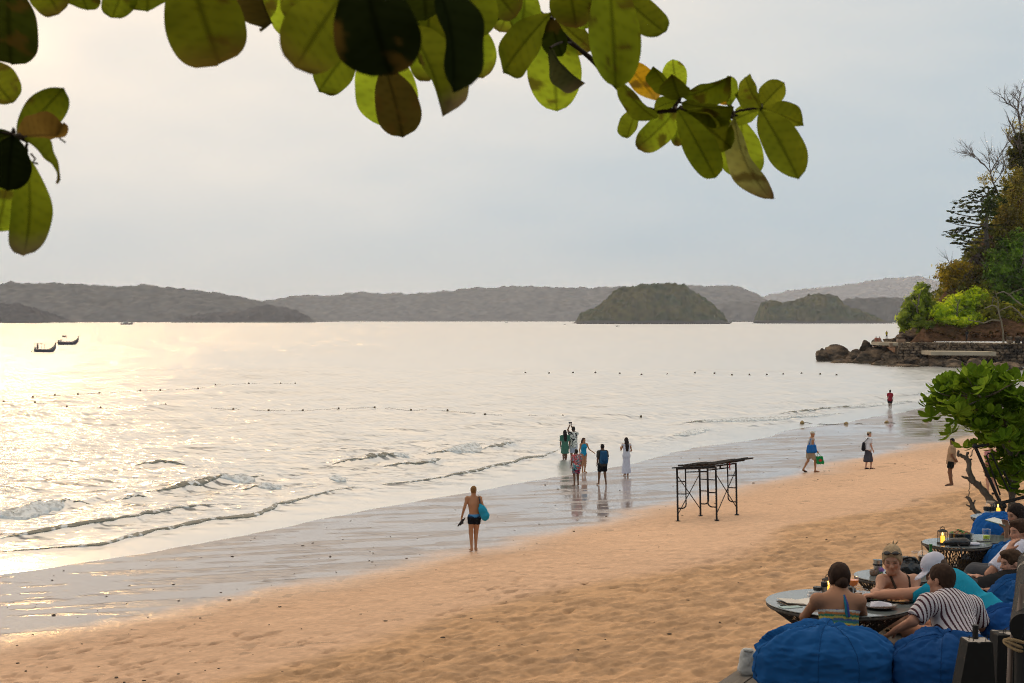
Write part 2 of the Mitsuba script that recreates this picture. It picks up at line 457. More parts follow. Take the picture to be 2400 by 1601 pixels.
def sea_bump(p, n, uv):
    k = 1 - smoothstep(200.0, 900.0, p.y)
    sh = smoothstep(-0.2, -5.0, inland(p.x, p.y, CW, YW, True))
    a, c = 0.96 * p.x + 0.28 * p.y, -0.28 * p.x + 0.96 * p.y
    w = noise(a * 1.3, c * 1.7, 3.0) + 0.5 * noise(a * 2.6 + 0.4 * c, c * 3.4, 5.0) + 0.2 * noise(a * 6, c * 9, 6.0)
    return (0.06 + 0.94 * sh) * (0.125 * k * w + 0.12 * noise(a * 0.5, c * 0.8, 8.0) + 0.30 * noise(a * 0.10, c * 0.30, 8.0) + 1.1 * smoothstep(150.0, 400.0, p.y) * noise(a * 0.45, c * 0.085, 11.0))


scene['sea_water'] = {'type': 'bumpmap', 'arbitrary': tex(sea_bump, 0.06),
                      'bsdf': {'type': 'twosided', 'bsdf': {'type': 'principled', 'base_color': {'type': 'rgb', 'value': [0.67, 0.67, 0.655]}, 'roughness': tex(sea_rough), 'specular': 1.0, 'metallic': 0.75}}}
struct('sea', sea, 'sea_water', smooth=True, label='calm rippled sea under the hazy sun')
scene['foam_white'] = pbr(tex(lambda p, n, uv: mix((0.50, 0.48, 0.44), (0.76, 0.74, 0.70), smoothstep(0.30, 0.6, fbm(p.x * 9, p.y * 9, p.z * 9, 3)))), 0.8, 0.3)
scene['churned'] = pbr(tex(lambda p, n, uv: mix((0.17, 0.155, 0.115), (0.68, 0.66, 0.62), smoothstep(0.54, 0.70, fbm(p.x * 5, p.y * 5, p.z * 5, 3)))), 0.35, 0.5)  # dim reflection of steep wave faces painted as dark colour, flecked with foam
struct('churned_water', trimesh.Trimesh(np.vstack(parts_['wave_shade'][0]), np.vstack(parts_['wave_shade'][1]), process=False), 'churned', smooth=True, label='dark strips painted along small wave fronts for their shaded faces, flecked with foam', kind='stuff')
struct('wave_foam', trimesh.Trimesh(np.vstack(parts_['foam'][0]), np.vstack(parts_['foam'][1]), process=False), 'foam_white', smooth=True, label='white foam along the breaking crests of the small waves', kind='stuff')

# ------------------------------------------------------------------ far hills and islands
def crop(pts, s, ox, oy): return [(x / s + ox, y / s + oy) for x, y in pts]


def hill_mesh(prof, base_py, depth, ridge, step, bump, bump_size, seed, steep=1.0):
    """a wooded hill: prof is its skyline in photo pixels, ridge the distance of the crest; the slope is covered with bumpy crowns"""
    Y0 = F * CAMZ / (base_py - HY)
    Yr = Y0 + ridge
    pr = np.array(prof, float)
    X = (pr[:, 0] - CX) * Yr / F
    Z = CAMZ - (pr[:, 1] - HY) * Yr / F
    nx = int((X[-1] - X[0]) / step); ny = int(depth / (step * 1.3))
    xs = np.linspace(X[0], X[-1], nx); ys = np.linspace(Y0 - 2, Y0 + depth, ny)
    gy, gx = np.meshgrid(ys, xs, indexing='ij')
    top = np.interp(gx, X, Z)
    w = 1 + 0.35 * (n2(gx, 0 * gx, 3.0 / (X[-1] - X[0] + 1) * 4, 2, seed) - 0.5)
    u = np.clip((gy - Y0) / (ridge * w), 0, None)
    sh = np.where(u < 1, np.sin(np.clip(u, 0, 1) * np.pi / 2) ** (0.8 / steep), np.clip(1 - ((u - 1) / 1.6) ** 2, 0, 1))
    sh = sh * (0.90 + 0.10 * (n2(gx, gy, 1.0 / (bump_size * 9), 3, seed) * 2 - 1) * (u < 0.85)) if True else sh
    b = bump * (meshkit.noise(np.stack([gx / bump_size, gy / bump_size, 0 * gx + seed], -1), seed) * 0.85 + meshkit.noise(np.stack([gx / bump_size * 2.1, gy / bump_size * 2.1, 0 * gx + seed], -1), seed + 1) * 0.65 - 0.45)
    gz = np.minimum(top * sh, 1e9) + b * np.clip(top * sh / (bump * 1.2), 0, 1)
    # the crest itself reaches the photographed skyline
    m = trimesh.Trimesh(np.stack([gx, gy, np.maximum(gz, -2)], -1).reshape(-1, 3), grid_faces(*gx.shape), process=False)
    return m


def forest_mat(a, b, size, rock=None):
    def col(p, n, uv):
        q = fbm(p.x / size, p.y / size, p.z / size, 3); r = noise(p.x / (size * 0.32), p.y / (size * 0.32), p.z / (size * 0.32))
        c = mix(a, b, smoothstep(0.3, 0.7, q)) * (0.55 + 0.9 * r)
        if rock is not None:
            c = mix(rock, c, smoothstep(rock_h * 0.4, rock_h, p.z + rock_h * 0.7 * (q - 0.5)))
        return c
    rock_h = 7.0
    return pbr(tex(col), 0.95, 0.1)


scene['forest_far'] = forest_mat((0.030, 0.030, 0.024), (0.046, 0.042, 0.032), 60.0)
scene['forest_islet'] = forest_mat((0.010, 0.009, 0.007), (0.018, 0.013, 0.010), 40.0)
scene['forest_island'] = forest_mat((0.020, 0.034, 0.005), (0.060, 0.052, 0.010), 22.0, rock=(0.055, 0.046, 0.042))
L = [(-260, 700), (-120, 678), (0, 669.8), (33, 660), (122, 658.7), (166, 664), (232, 665), (282, 672), (326, 664), (387, 669), (470, 680), (553, 692), (608, 708), (650, 728), (690, 742), (740, 755)]
M = [(560, 745), (600, 714), (614, 711), (652, 703), (697, 691), (774, 693), (857, 684), (968, 688), (1050, 681), (1133, 672), (1216, 667), (1302, 671), (1404, 671), (1455, 670), (1540, 668), (1624, 667), (1700, 667), (1741, 679), (1772, 699), (1800, 712), (1840, 740), (1850, 753)]
R_ = [(1700, 745), (1740, 720), (1777, 699), (1802, 689), (1864, 676), (1955, 667), (2017, 656), (2068, 648), (2154, 640), (2185, 650), (2300, 660), (2450, 690), (2600, 740)]
TL = crop([(1180, 262), (1200, 215), (1400, 200), (1490, 172), (1560, 150), (1650, 152), (1700, 145), (1780, 150), (1830, 152), (2050, 165), (2300, 200), (2400, 262)], 1.959, 1200, 620)
TM = [(1560, 755), (1600, 735), (1660, 722), (1690, 708), (1740, 703), (1790, 705), (1830, 712), (1860, 735), (1880, 754)]
I1 = crop([(286, 268), (300, 262), (310, 240), (345, 225), (400, 190), (440, 155), (470, 118), (540, 98), (590, 87), (660, 80), (700, 84), (740, 78), (800, 88), (830, 115), (870, 148), (920, 185), (950, 220), (966, 245), (974, 270)], 1.959, 1200, 620)
I2 = crop([(1144, 262), (1150, 185), (1165, 172), (1190, 168), (1240, 175), (1290, 165), (1330, 150), (1370, 135), (1450, 136), (1490, 150), (1515, 190), (1600, 215), (1660, 243), (1690, 255), (1720, 268)], 1.959, 1200, 620)
I3 = crop([(760, 245), (790, 230), (850, 212), (950, 203), (1020, 200), (1080, 180), (1130, 168), (1200, 180), (1250, 195), (1290, 220), (1305, 246)], 1.8085, 0, 620)
I4 = crop([(-330, 246), (-200, 190), (-60, 160), (0, 163), (60, 165), (130, 185), (190, 210), (245, 246)], 1.8085, 0, 620)
struct('hills', hill_mesh(R_, 752.0, 2600, 900, 16, 26, 60, 4), 'forest_islet', True, label='farthest pale blue ridge at the right behind the islets')
struct('hills', hill_mesh(M, 753.6, 1900, 700, 11, 18, 40, 2), 'forest_far', True, label='long hazy wooded ridge across the middle of the horizon')
struct('hills', hill_mesh(L, 755.3, 1200, 420, 7, 13, 26, 1), 'forest_far', True, label='grey wooded ridge at the left of the horizon')
struct('wooded_shore', hill_mesh(TL, 756.0, 420, 120, 4, 9, 17, 5), 'forest_far', True, label='low hazy tree line right of the rocky islet')
struct('wooded_shore', hill_mesh(TM, 754.6, 420, 130, 5, 9, 19, 6), 'forest_far', True, label='low hazy tree line between the two islands')
struct('island', hill_mesh(I1, 759.4, 190, 80, 1.3, 9.0, 8.5, 7, 1.15), 'forest_island', True, label='large domed green island right of the middle')
struct('island', hill_mesh(I2, 758.3, 170, 60, 1.5, 8.5, 9, 8, 1.3), 'forest_island', True, label='small islet with a pale bare cliff at its left end')
struct('island', hill_mesh(I3, 756.2, 260, 110, 2.6, 7.0, 11, 9), 'forest_islet', True, label='low brownish islet in front of the left ridge')
struct('island', hill_mesh(I4, 757.2, 260, 110, 2.4, 7.0, 11, 10), 'forest_islet', True, label='dark low islet at the left edge of the sea')

# ------------------------------------------------------------------ soft bodies: rounded bones blended into one skin
def unit(v):
    v = np.asarray(v, float)
    return v / (np.linalg.norm(v) + 1e-12)


def lerp(a, b, t): return np.asarray(a, float) * (1 - t) + np.asarray(b, float) * t


class Soft:
    def __init__(self): self.pr, self.cuts = [], []

    def cone(self, a, b, ra, rb, k=0.03, flat=False, infl=0.0):
        a, b = np.asarray(a, float), np.asarray(b, float)
        ra, rb = ra + infl, rb + infl
        ab = b - a; L2 = ab @ ab + 1e-12; L = math.sqrt(L2)

        def fn(p):
            q = p - a
            t = q @ ab / L2
            tc = np.clip(t, 0, 1)
            d = np.linalg.norm(q - tc[..., None] * ab, axis=-1) - (ra + (rb - ra) * tc)
            if flat:
                rad = np.linalg.norm(q - t[..., None] * ab, axis=-1) - (ra + (rb - ra) * tc)
                d = np.maximum(rad, np.maximum(-t, t - 1) * L)
            return d
        r = max(ra, rb)
        self.pr.append((fn, np.minimum(a, b) - r, np.maximum(a, b) + r, k))

    def ell(self, c, rad, R=None, k=0.03, infl=0.0):
        c = np.asarray(c, float); rad = np.asarray(rad, float) + infl
        R = np.eye(3) if R is None else np.asarray(R)             # rows: the ellipsoid's axes

        def fn(p):
            q = (p - c) @ R.T
            k0 = np.linalg.norm(q / rad, axis=-1); k1 = np.linalg.norm(q / rad ** 2, axis=-1)
            return k0 * (k0 - 1) / (k1 + 1e-9)
        e = np.abs(R.T * rad).sum(1)
        self.pr.append((fn, c - e, c + e, k))

    def cut(self, fn): self.cuts.append(fn)                        # removes where fn < 0

    def mesh(self, h, wrinkle=None):
        lo = np.min([p[1] for p in self.pr], 0) - 3 * h - 0.01; hi = np.max([p[2] for p in self.pr], 0) + 3 * h + 0.01
        n = np.ceil((hi - lo) / h).astype(int) + 1
        ax = [lo[i] + h * np.arange(n[i]) for i in range(3)]
        D = np.full(n, 0.2)
        for fn, a, b, k in self.pr:
            pad = k + 2.5 * h
            i0 = np.clip(np.floor((a - pad - lo) / h).astype(int), 0, n); i1 = np.clip(np.ceil((b + pad - lo) / h).astype(int) + 1, 0, n)
            sl = tuple(slice(i0[j], i1[j]) for j in range(3))
            P = np.stack(np.meshgrid(*[ax[j][sl[j]] for j in range(3)], indexing='ij'), -1)
            d = fn(P); o = D[sl]
            hh = np.maximum(k - np.abs(o - d), 0) / k
            D[sl] = np.minimum(o, d) - hh * hh * k * 0.25
        near = np.abs(D) < 0.08
        P = None
        if self.cuts or wrinkle:
            idx = np.argwhere(near | (D < 0))
            P = lo + h * idx
            d = D[tuple(idx.T)]
            for c in self.cuts:
                d = np.maximum(d, -c(P))
            if wrinkle:
                d = d + wrinkle(P)
            D[tuple(idx.T)] = d
        return nets(D, lo, h)


def nets(D, lo, h):
    S = D < 0
    c = np.zeros([x - 1 for x in D.shape], np.int8)
    for o in np.ndindex(2, 2, 2):
        c += S[o[0]:S.shape[0] - 1 + o[0], o[1]:S.shape[1] - 1 + o[1], o[2]:S.shape[2] - 1 + o[2]]
    act = np.argwhere((c > 0) & (c < 8))
    ident = np.full(c.shape, -1, int); ident[tuple(act.T)] = np.arange(len(act))
    acc = np.zeros((len(act), 3)); cnt = np.zeros(len(act))
    for axis in range(3):
        oth = [a for a in range(3) if a != axis]
        for o in np.ndindex(2, 2):
            off = np.zeros(3, int); off[oth[0]], off[oth[1]] = o
            e = np.zeros(3, int); e[axis] = 1
            a = D[tuple((act + off).T)]; b = D[tuple((act + off + e).T)]
            m = (a < 0) != (b < 0)
            t = np.where(m, a / np.where(m, a - b, 1), 0)
            pos = off + t[:, None] * e
            acc += np.where(m[:, None], pos, 0); cnt += m
    v = lo + h * (act + acc / np.maximum(cnt, 1)[:, None])
    faces = []
    for axis in range(3):
        o1, o2 = [(1, 2), (2, 0), (0, 1)][axis]
        a = np.moveaxis(S, (axis, o1, o2), (0, 1, 2)); idm = np.moveaxis(ident, (axis, o1, o2), (0, 1, 2))
        A = a[:-1, 1:-1, 1:-1]; B = a[1:, 1:-1, 1:-1]
        for flip in (False, True):
            w = np.argwhere((A & ~B) if not flip else (~A & B))
            if not len(w): continue
            i, j, k = w[:, 0], w[:, 1] + 1, w[:, 2] + 1
            q = np.stack([idm[i, j - 1, k - 1], idm[i, j, k - 1], idm[i, j, k], idm[i, j - 1, k]], 1)
            faces.append(q[:, ::-1] if flip else q)
    q = np.vstack(faces)
    q = q[(q >= 0).all(1)]
    return trimesh.Trimesh(v, np.vstack([q[:, [0, 1, 2]], q[:, [0, 2, 3]]]), process=False)


def frame(fwd, up=(0, 0, 1)):
    """rows right, forward, up of something that looks along fwd"""
    f = unit(fwd); r = unit(np.cross(f, up)); return np.array([r, f, np.cross(r, f)])


def soft_hand(S, w, d, palm, side, curl=0.6, s=1.0, spread=0.0):
    """palm, four fingers of their own lengths, a thumb from the side of the palm"""
    d = unit(d); palm = unit(np.asarray(palm, float) - (np.asarray(palm, float) @ d) * d); lat = np.cross(d, palm) * side
    w = np.asarray(w, float)
    for i, o in enumerate((-0.026, -0.009, 0.009, 0.026)):
        S.cone(w + lat * o * 0.5 * s, w + d * 0.082 * s + lat * o * s, 0.017 * s, 0.0125 * s, 0.012)
    for o, L in zip((-0.029, -0.010, 0.010, 0.028), (0.060, 0.076, 0.080, 0.070)):
        b = w + d * 0.084 * s + lat * o * s
        dd, p = unit(d + lat * o * 4 * (0.3 + spread)), b
        for sg, r0, r1 in ((0.46, 0.0098, 0.0090), (0.32, 0.0088, 0.0082), (0.26, 0.0082, 0.0070)):
            dd = unit(dd * math.cos(curl * 0.75) + palm * math.sin(curl * 0.75))
            q = p + dd * L * sg * s
            S.cone(p, q, r0 * s, r1 * s, 0.005); p = q
    b = w + d * 0.028 * s + lat * 0.030 * s
    q = b + unit(d * 0.75 + lat * 0.75 + palm * 0.35) * 0.042 * s
    S.cone(b, q, 0.0145 * s, 0.0112 * s, 0.010)
    S.cone(q, q + unit(d + palm * 0.5 + lat * 0.1) * 0.032 * s, 0.0105 * s, 0.0085 * s, 0.006)


SKIN = {'tan': (0.38, 0.175, 0.085), 'pale': (0.50, 0.27, 0.18), 'brown': (0.17, 0.080, 0.042), 'olive': (0.36, 0.19, 0.11)}


def person(name_label, J, skin='tan', hair=None, wear=(), h=0.012, s=1.0, female=False, group=None, fat=1.0, face=(0, 1, 0), brow=None, bare_feet=True, extra=None):
    """One figure. J: joints in world metres (pelvis, chest, neck, head, shl/shr, ell/elr, wrl/wrr, hil/hir, knl/knr, anl/anr, tol/tor)."""
    k = thing('person', name_label, 'person', group)
    J = {a: np.asarray(b, float) for a, b in J.items()}
    lat = unit(J['shr'] - J['shl']); up = unit(J['chest'] - J['pelvis']); fw = unit(np.cross(up, lat)); lat2 = np.cross(fw, up)
    RT = np.array([lat2, fw, up])
    hl = unit(J['hir'] - J['hil']); hup = up; hf = unit(np.cross(hup, hl)); RP = np.array([np.cross(hf, hup), hf, hup])
    HF = frame(face, unit(J['head'] - J['neck']) * 0.3 + np.array([0, 0, 1.0]))
    hc = J['head']
    H = lambda x, y, z: hc + s * (np.array([x, y, z]) @ HF)
    waist = lerp(J['pelvis'], J['chest'], 0.5)

    def torso(S, infl=0.0, lowr=0.0):
        w = 0.9 if female else 1.0
        S.ell(J['pelvis'], np.array([0.165 * (1.03 if female else 0.95), 0.112, 0.13]) * s * fat, RP, 0.05, infl)
        S.ell(waist + 0.01 * fw * (fat - 1) * 8, np.array([0.140 * w, 0.100, 0.17]) * s * fat, RT, 0.06, infl)
        S.ell(J['chest'], np.array([0.165 * w, 0.115, 0.175]) * s * (0.5 + 0.5 * fat), RT, 0.06, infl)
        S.cone(J['shl'], J['shr'], 0.056 * s * w, 0.056 * s * w, 0.06, infl=infl)
        S.cone(lerp(J['chest'], J['neck'], 0.1), J['neck'], 0.10 * s * w, 0.055 * s, 0.06, infl=infl * 0.6)
        if female:
            for sd in (-1, 1):
                S.ell(J['chest'] + lat * 0.07 * sd * s + fw * 0.095 * s + up * 0.01, np.array([0.062, 0.052, 0.062]) * s, RT, 0.04, infl)

    def leg(S, sd, infl=0.0, upto=2.0, flat=False):
        hi, kn, an = J['hi' + sd], J['kn' + sd], J['an' + sd]
        f = fat ** 0.5
        if upto >= 1:
            S.cone(hi, kn, 0.088 * s * f, 0.056 * s * f, 0.04, infl=infl)
        else:
            S.cone(hi, lerp(hi, kn, upto), 0.088 * s * f, (0.088 - 0.03 * upto) * s * f, 0.04, flat=flat, infl=infl)
        if upto > 1:
            sh = lerp(kn, an, min(1, upto - 1))
            S.cone(kn, sh, 0.054 * s * f, (0.054 - 0.021 * (upto - 1)) * s * f, 0.03, infl=infl)

    def arm(S, sd, infl=0.0, upto=2.0, flat=False):
        a, e, w = J['sh' + sd], J['el' + sd], J['wr' + sd]
        m = (0.85 if female else 1.0) * fat ** 0.5
        if upto >= 1:
            S.cone(a, e, 0.050 * s * m, 0.037 * s * m, 0.04, infl=infl)
        else:
            S.cone(lerp(a, e, -0.02), lerp(a, e, upto), 0.052 * s * m, 0.046 * s * m, 0.03, flat=flat, infl=infl)
        if upto > 1:
            S.cone(e, lerp(e, w, min(1, upto - 1)), 0.038 * s * m, (0.038 - 0.011 * (upto - 1)) * s * m, 0.02, infl=infl)

    S = Soft()
    torso(S)
    for sd, sg in (('l', -1), ('r', 1)):
        leg(S, sd); arm(S, sd)
        kn, an = J['kn' + sd], J['an' + sd]
        back = np.cross(unit(an - kn), hl)
        S.ell(lerp(kn, an, 0.28) + 0.018 * s * unit(back), np.array([0.045, 0.045, 0.105]) * s, frame(np.cross(hl, unit(kn - an)), unit(kn - an)), 0.03)
        to = J['to' + sd]
        S.cone(an, an - np.array([0, 0, 0.035 * s]) - 0.02 * unit(to - an) * s, 0.034 * s, 0.030 * s, 0.02)
        S.cone(an - np.array([0, 0, 0.02 * s]), to, 0.034 * s, 0.024 * s, 0.02)
        S.cone(lerp(an, to, 0.75) + hl * sg * 0.015 * s, to + hl * sg * 0.012 * s, 0.025 * s, 0.019 * s, 0.015)
        d = J.get('hd' + sd, J['wr' + sd] - J['el' + sd])
        soft_hand(S, J['wr' + sd], d, J.get('pa' + sd, lat * -sg), sg if 'pa' + sd not in J else sg, J.get('cu' + sd, np.array(0.45)).item(), s * (0.93 if female else 1.02))
    # head
    S.cone(J['neck'] - 0.02 * up, H(0, -0.022, -0.055), 0.058 * s * (0.85 if female else 1), 0.052 * s * (0.85 if female else 1), 0.03)
    S.ell(H(0, -0.012, 0.030), np.array([0.075, 0.094, 0.083]) * s, HF, 0.02)
    S.ell(H(0, 0.026, -0.042), np.array([0.057, 0.060, 0.074]) * s, HF, 0.03)
    S.cone(H(-0.018, 0.060, -0.096), H(0.018, 0.060, -0.096), 0.020 * s, 0.020 * s, 0.03)
    S.cone(H(-0.05, 0.0, -0.07), H(-0.018, 0.055, -0.096), 0.018 * s, 0.018 * s, 0.03); S.cone(H(0.05, 0.0, -0.07), H(0.018, 0.055, -0.096), 0.018 * s, 0.018 * s, 0.03)
    S.ell(H(0, 0.072, 0.022), np.array([0.048, 0.016, 0.011]) * s, HF, 0.015)
    S.cone(H(0, 0.082, 0.008), H(0, 0.103, -0.026), 0.008 * s, 0.0125 * s, 0.010)
    for sd in (-1, 1):
        S.ell(H(0.013 * sd, 0.094, -0.030), np.array([0.008, 0.009, 0.008]) * s, HF, 0.006)
        S.ell(H(0.037 * sd, 0.058, -0.022), np.array([0.022, 0.022, 0.024]) * s, HF, 0.02)
        S.ell(H(0.078 * sd, -0.006, -0.008), np.array([0.010, 0.019, 0.031]) * s, HF, 0.006)
    S.ell(H(0, 0.080, -0.056), np.array([0.022, 0.013, 0.007]) * s, HF, 0.006); S.ell(H(0, 0.078, -0.069), np.array([0.020, 0.013, 0.007]) * s, HF, 0.006)

    def sock(p):
        q = (p - hc) @ HF.T / s
        return np.minimum(*[np.linalg.norm(q - np.array([0.031 * sd, 0.095, 0.004]), axis=-1) - 0.016 for sd in (-1, 1)]) * s
    S.cut(sock)
    m = S.mesh(h)
    v = m.vertices
    base = np.array(SKIN[skin] if isinstance(skin, str) else skin)
    col = base * (0.93 + 0.14 * meshkit.fbm(v * 9, 2, 3))[:, None]
    q = (v - hc) @ HF.T / s
    hcol = np.array(hair[1]) if hair else base * 0.3
    g = lambda c, r: np.exp(-(((q - np.array(c)) / np.array(r)) ** 2).sum(1))[:, None]
    for sd in (-1, 1):
        col = col + g((0.04 * sd, 0.07, -0.025), (0.022, 0.03, 0.02)) * base * np.array([0.10, 0.0, 0.0])
        e = np.clip(1.6 * g((0.031 * sd, 0.082, 0.002), (0.015, 0.02, 0.0058)), 0, 1); col = col * (1 - e) + e * np.array([0.05, 0.04, 0.035])
        b = np.clip(1.3 * g((0.032 * sd, 0.085, 0.024), (0.022, 0.02, 0.006)), 0, 1); col = col * (1 - b) + b * (hcol if brow is None else np.array(brow))
    l = np.clip(1.4 * g((0, 0.09, -0.062), (0.021, 0.02, 0.010)), 0, 1) * 0.35; col = col * (1 - l) + l * base * np.array([0.85, 0.45, 0.42])
    if hair and len(hair) > 3 and hair[3] == 'beard':
        b = np.clip(1.5 * g((0, 0.05, -0.092), (0.06, 0.06, 0.033)), 0, 1) * 0.65 * (1 - l); col = col * (1 - b) + b * hcol
    put(k, 'body', m, 'skin', True, color=np.clip(col, 0.005, 1))
    # hair
    if hair:
        style, hcol, L = hair[0], np.array(hair[1]), hair[2]
        S = Soft()
        S.ell(H(0, -0.016, 0.036), np.array([0.082, 0.102, 0.090]) * s, HF, 0.02)

        def face_cut(p):
            q = (p - hc) @ HF.T / s
            return (0.036 - (q[..., 1] * 0.85 - q[..., 2] * 0.52)) * s
        if style in ('short', 'cropped'):
            S.ell(H(0, -0.055, -0.02), np.array([0.070, 0.045, 0.060]) * s, HF, 0.03)
            if L: S.ell(H(0, 0.045, 0.095), np.array([0.060, 0.05, 0.024]) * s, HF, 0.03)
        S.cut(face_cut)
        if style == 'cropped' or style == 'short':
            S.cut(lambda p: (((p - hc) @ HF.T / s)[..., 2] + 0.058) * s)
        if style in ('long', 'bun', 'updo'):
            for sd in (-1, 1):
                S.ell(H(0.062 * sd, -0.01, 0.0), np.array([0.022, 0.06, 0.06]) * s, HF, 0.02)
        mm = [S]
        if style == 'long':
            S2 = Soft()
            nb = J['neck'] - fw * 0.085 * s
            a = H(0, -0.075, 0.0)
            pts = [a, lerp(a, nb, 0.6) - fw * 0.03 * s, J['chest'] + up * 0.09 * s - fw * 0.135 * s, J['chest'] + up * (0.09 - L) * s - fw * 0.14 * s]
            for i, (r0, r1) in enumerate(((0.070, 0.066), (0.066, 0.062), (0.062, 0.022))):
                for o in (-0.035, 0, 0.035):
                    S2.cone(pts[i] + lat * o * s, pts[i + 1] + lat * o * (1 if i < 2 else 1.2) * s, r0 * 0.75 * s, r1 * 0.7 * s, 0.03)
            for sd in (-1, 1):
                S2.cone(H(0.066 * sd, -0.02, 0.02), J['neck'] + lat * 0.062 * sd * s - fw * 0.03 * s, 0.032 * s, 0.030 * s, 0.03)
                S2.cone(J['neck'] + lat * 0.062 * sd * s - fw * 0.03 * s, J['chest'] + up * (0.11 - L * 0.5) * s + lat * 0.06 * sd * s - fw * 0.11 * s, 0.032 * s, 0.015 * s, 0.03)
            mm.append(S2)
        if style == 'bun':
            S2 = Soft(); S2.ell(H(0, -0.105, -0.030), np.array([0.038, 0.034, 0.038]) * s, HF, 0.02); S2.ell(H(0, -0.07, -0.045), np.array([0.055, 0.035, 0.04]) * s, HF, 0.02); mm.append(S2)
        if style == 'updo':
            S2 = Soft(); S2.ell(H(0, -0.085, 0.055), np.array([0.045, 0.045, 0.045]) * s, HF, 0.03)
            for i in range(7):
                an = i * 0.9
                S2.cone(H(0, -0.09, 0.07), H(0.05 * math.cos(an), -0.10 + 0.03 * math.sin(an * 2), 0.10 + 0.025 * math.sin(an)), 0.012 * s, 0.005 * s, 0.01)
            mm.append(S2)
        ms = []
        for S in mm:
            f = 90 if h < 0.01 else 45
            ms.append(S.mesh(h * 0.8, wrinkle=lambda P: 0.011 * s * (meshkit.fbm(((P - hc) @ HF.T) * np.array([f, f * 0.8, f * 0.30]), 3, 5) - 0.5) + (0.010 * s * (meshkit.noise(P * 28, 8) - 0.5) if style == 'short' else 0)))
        m = cat(ms)
        st = meshkit.fbm(((m.vertices - hc) @ HF.T) * np.array([110, 110, 22]), 3, 6)
        put(k, 'hair', m, 'hair', True, color=np.clip(hcol * (0.45 + 1.1 * st)[:, None], 0.004, 1))
    # clothes
    for g_ in wear:
        kind, name, colr = g_[0], g_[1], g_[2]
        o = g_[3] if len(g_) > 3 else {}
        S = Soft(); infl = o.get('infl', 0.014) * s
        if kind == 'top':
            torso(S, infl)
            for sd in ('l', 'r'):
                if o.get('sleeve', 0.5) > 0:
                    arm(S, sd, infl + 0.006, o.get('sleeve', 0.5), True)
            hem = o.get('hem', 0.06)
            if hem > 0:
                S.cone(waist, J['pelvis'] - up * hem * s, 0.125 * s * fat, (0.145 + o.get('flare', 0.0)) * s * fat, 0.05, flat=True, infl=infl * 0.5)
                S.ell(J['pelvis'] - up * hem * 0.4 * s, np.array([0.172, 0.13, 0.12]) * s * fat, RP, 0.05, infl * 0.4)
            zc = -hem * s if hem > 0 else hem
            S.cut(lambda p: (p - J['pelvis']) @ up - zc * 1.0)
            nk = o.get('neck', 0.0)
            S.cut(lambda p: (J['neck'] - p) @ up + 0.028 * s - nk * s)
            if 'strap' in o:                                           # bare shoulders: only below the given height over the chest
                S.cut(lambda p: (J['chest'] - p) @ up + o['strap'] * s)
        elif kind == 'shorts':
            S.ell(J['pelvis'] - 0.01 * up, np.array([0.170, 0.118, 0.12]) * s * fat, RP, 0.05, infl)
            for sd in ('l', 'r'):
                leg(S, sd, infl + o.get('loose', 0.006), o.get('len', 0.5), True)
            top = o.get('top', 0.09)
            S.cut(lambda p: (J['pelvis'] - p) @ up + top * s)
        elif kind == 'skirt':
            an = lerp(J['anl'], J['anr'], 0.5); L = o.get('len', 0.6)
            b = lerp(J['pelvis'], an, L)
            for off in (-0.05, 0.05):
                S.cone(J['pelvis'] + up * 0.10 * s + lat * off * 0.5, b + lat * off * o.get('wide', 1.0), 0.10 * s, (0.15 + o.get('flare', 0.03)) * s, 0.06, flat=True)
            S.ell(J['pelvis'], np.array([0.170, 0.122, 0.14]) * s, RP, 0.06, infl)
        elif kind == 'suit':
            torso(S, 0.006 * s)
            for sd in ('l', 'r'):
                S.cut(lambda p, sd=sd: np.linalg.norm(p - lerp(J['hi' + sd], J['kn' + sd], 0.30) - hl * (0.045 if sd == 'r' else -0.045), axis=-1) - 0.125 * s)
                S.cut(lambda p, sd=sd: np.linalg.norm(p - J['sh' + sd] - up * 0.02, axis=-1) - 0.085 * s)
            S.cut(lambda p: (p - J['pelvis']) @ up + 0.13 * s)
            S.cut(lambda p: (J['neck'] - p) @ up - 0.035 * s)
        elif kind == 'cap':
            S.ell(H(0, -0.014, 0.045), np.array([0.086, 0.106, 0.088]) * s, HF, 0.02)
            S.cut(lambda p: (((p - hc) @ HF.T / s)[..., 2] - 0.028) * s)
            S.ell(H(0, 0.115, 0.032), np.array([0.072, 0.075, 0.008]) * s, HF, 0.012)
        elif kind == 'trousers':
            S.ell(J['pelvis'], np.array([0.170, 0.118, 0.12]) * s * fat, RP, 0.05, infl)
            for sd in ('l', 'r'):
                leg(S, sd, infl, 1.9)
        elif kind == 'shoes':
            for sd in ('l', 'r'):
                an, to = J['an' + sd], J['to' + sd]
                zl = np.array([0, 0, 0.020 * s])
                S.cone(an - np.array([0, 0, 0.045 * s]) - 0.02 * unit(to - an), to - zl + 0.02 * unit(to - an), 0.040 * s, 0.036 * s, 0.02)
            S.cut(lambda p: np.minimum(J['anl'][2], J['anr'][2]) * 0 + (np.where(np.linalg.norm(p - J['anl'], axis=-1) < np.linalg.norm(p - J['anr'], axis=-1), J['anl'][2], J['anr'][2]) - p[..., 2]) - o.get('low', 0.0))
        amp = o.get('wr', 0.010) * s
        m = S.mesh(h, wrinkle=lambda P: amp * (meshkit.fbm(P * np.array([11, 11, 6]), 3, 4) - 0.5))
        c = colr(m.vertices, J, up, lat, fw) if callable(colr) else np.tile(np.array(colr, float), (len(m.vertices), 1))
        if not isinstance(colr, str):
            c = np.clip(c * (0.90 + 0.2 * meshkit.fbm(m.vertices * 14, 2, 9))[:, None], 0.003, 1)
        if len(g_) > 4:
            put(k, name, m, g_[4], True)
        else:
            put(k, name, m, 'cloth', True, color=c)
    if extra: extra(k, J, H, HF, up, lat, fw)
    return k


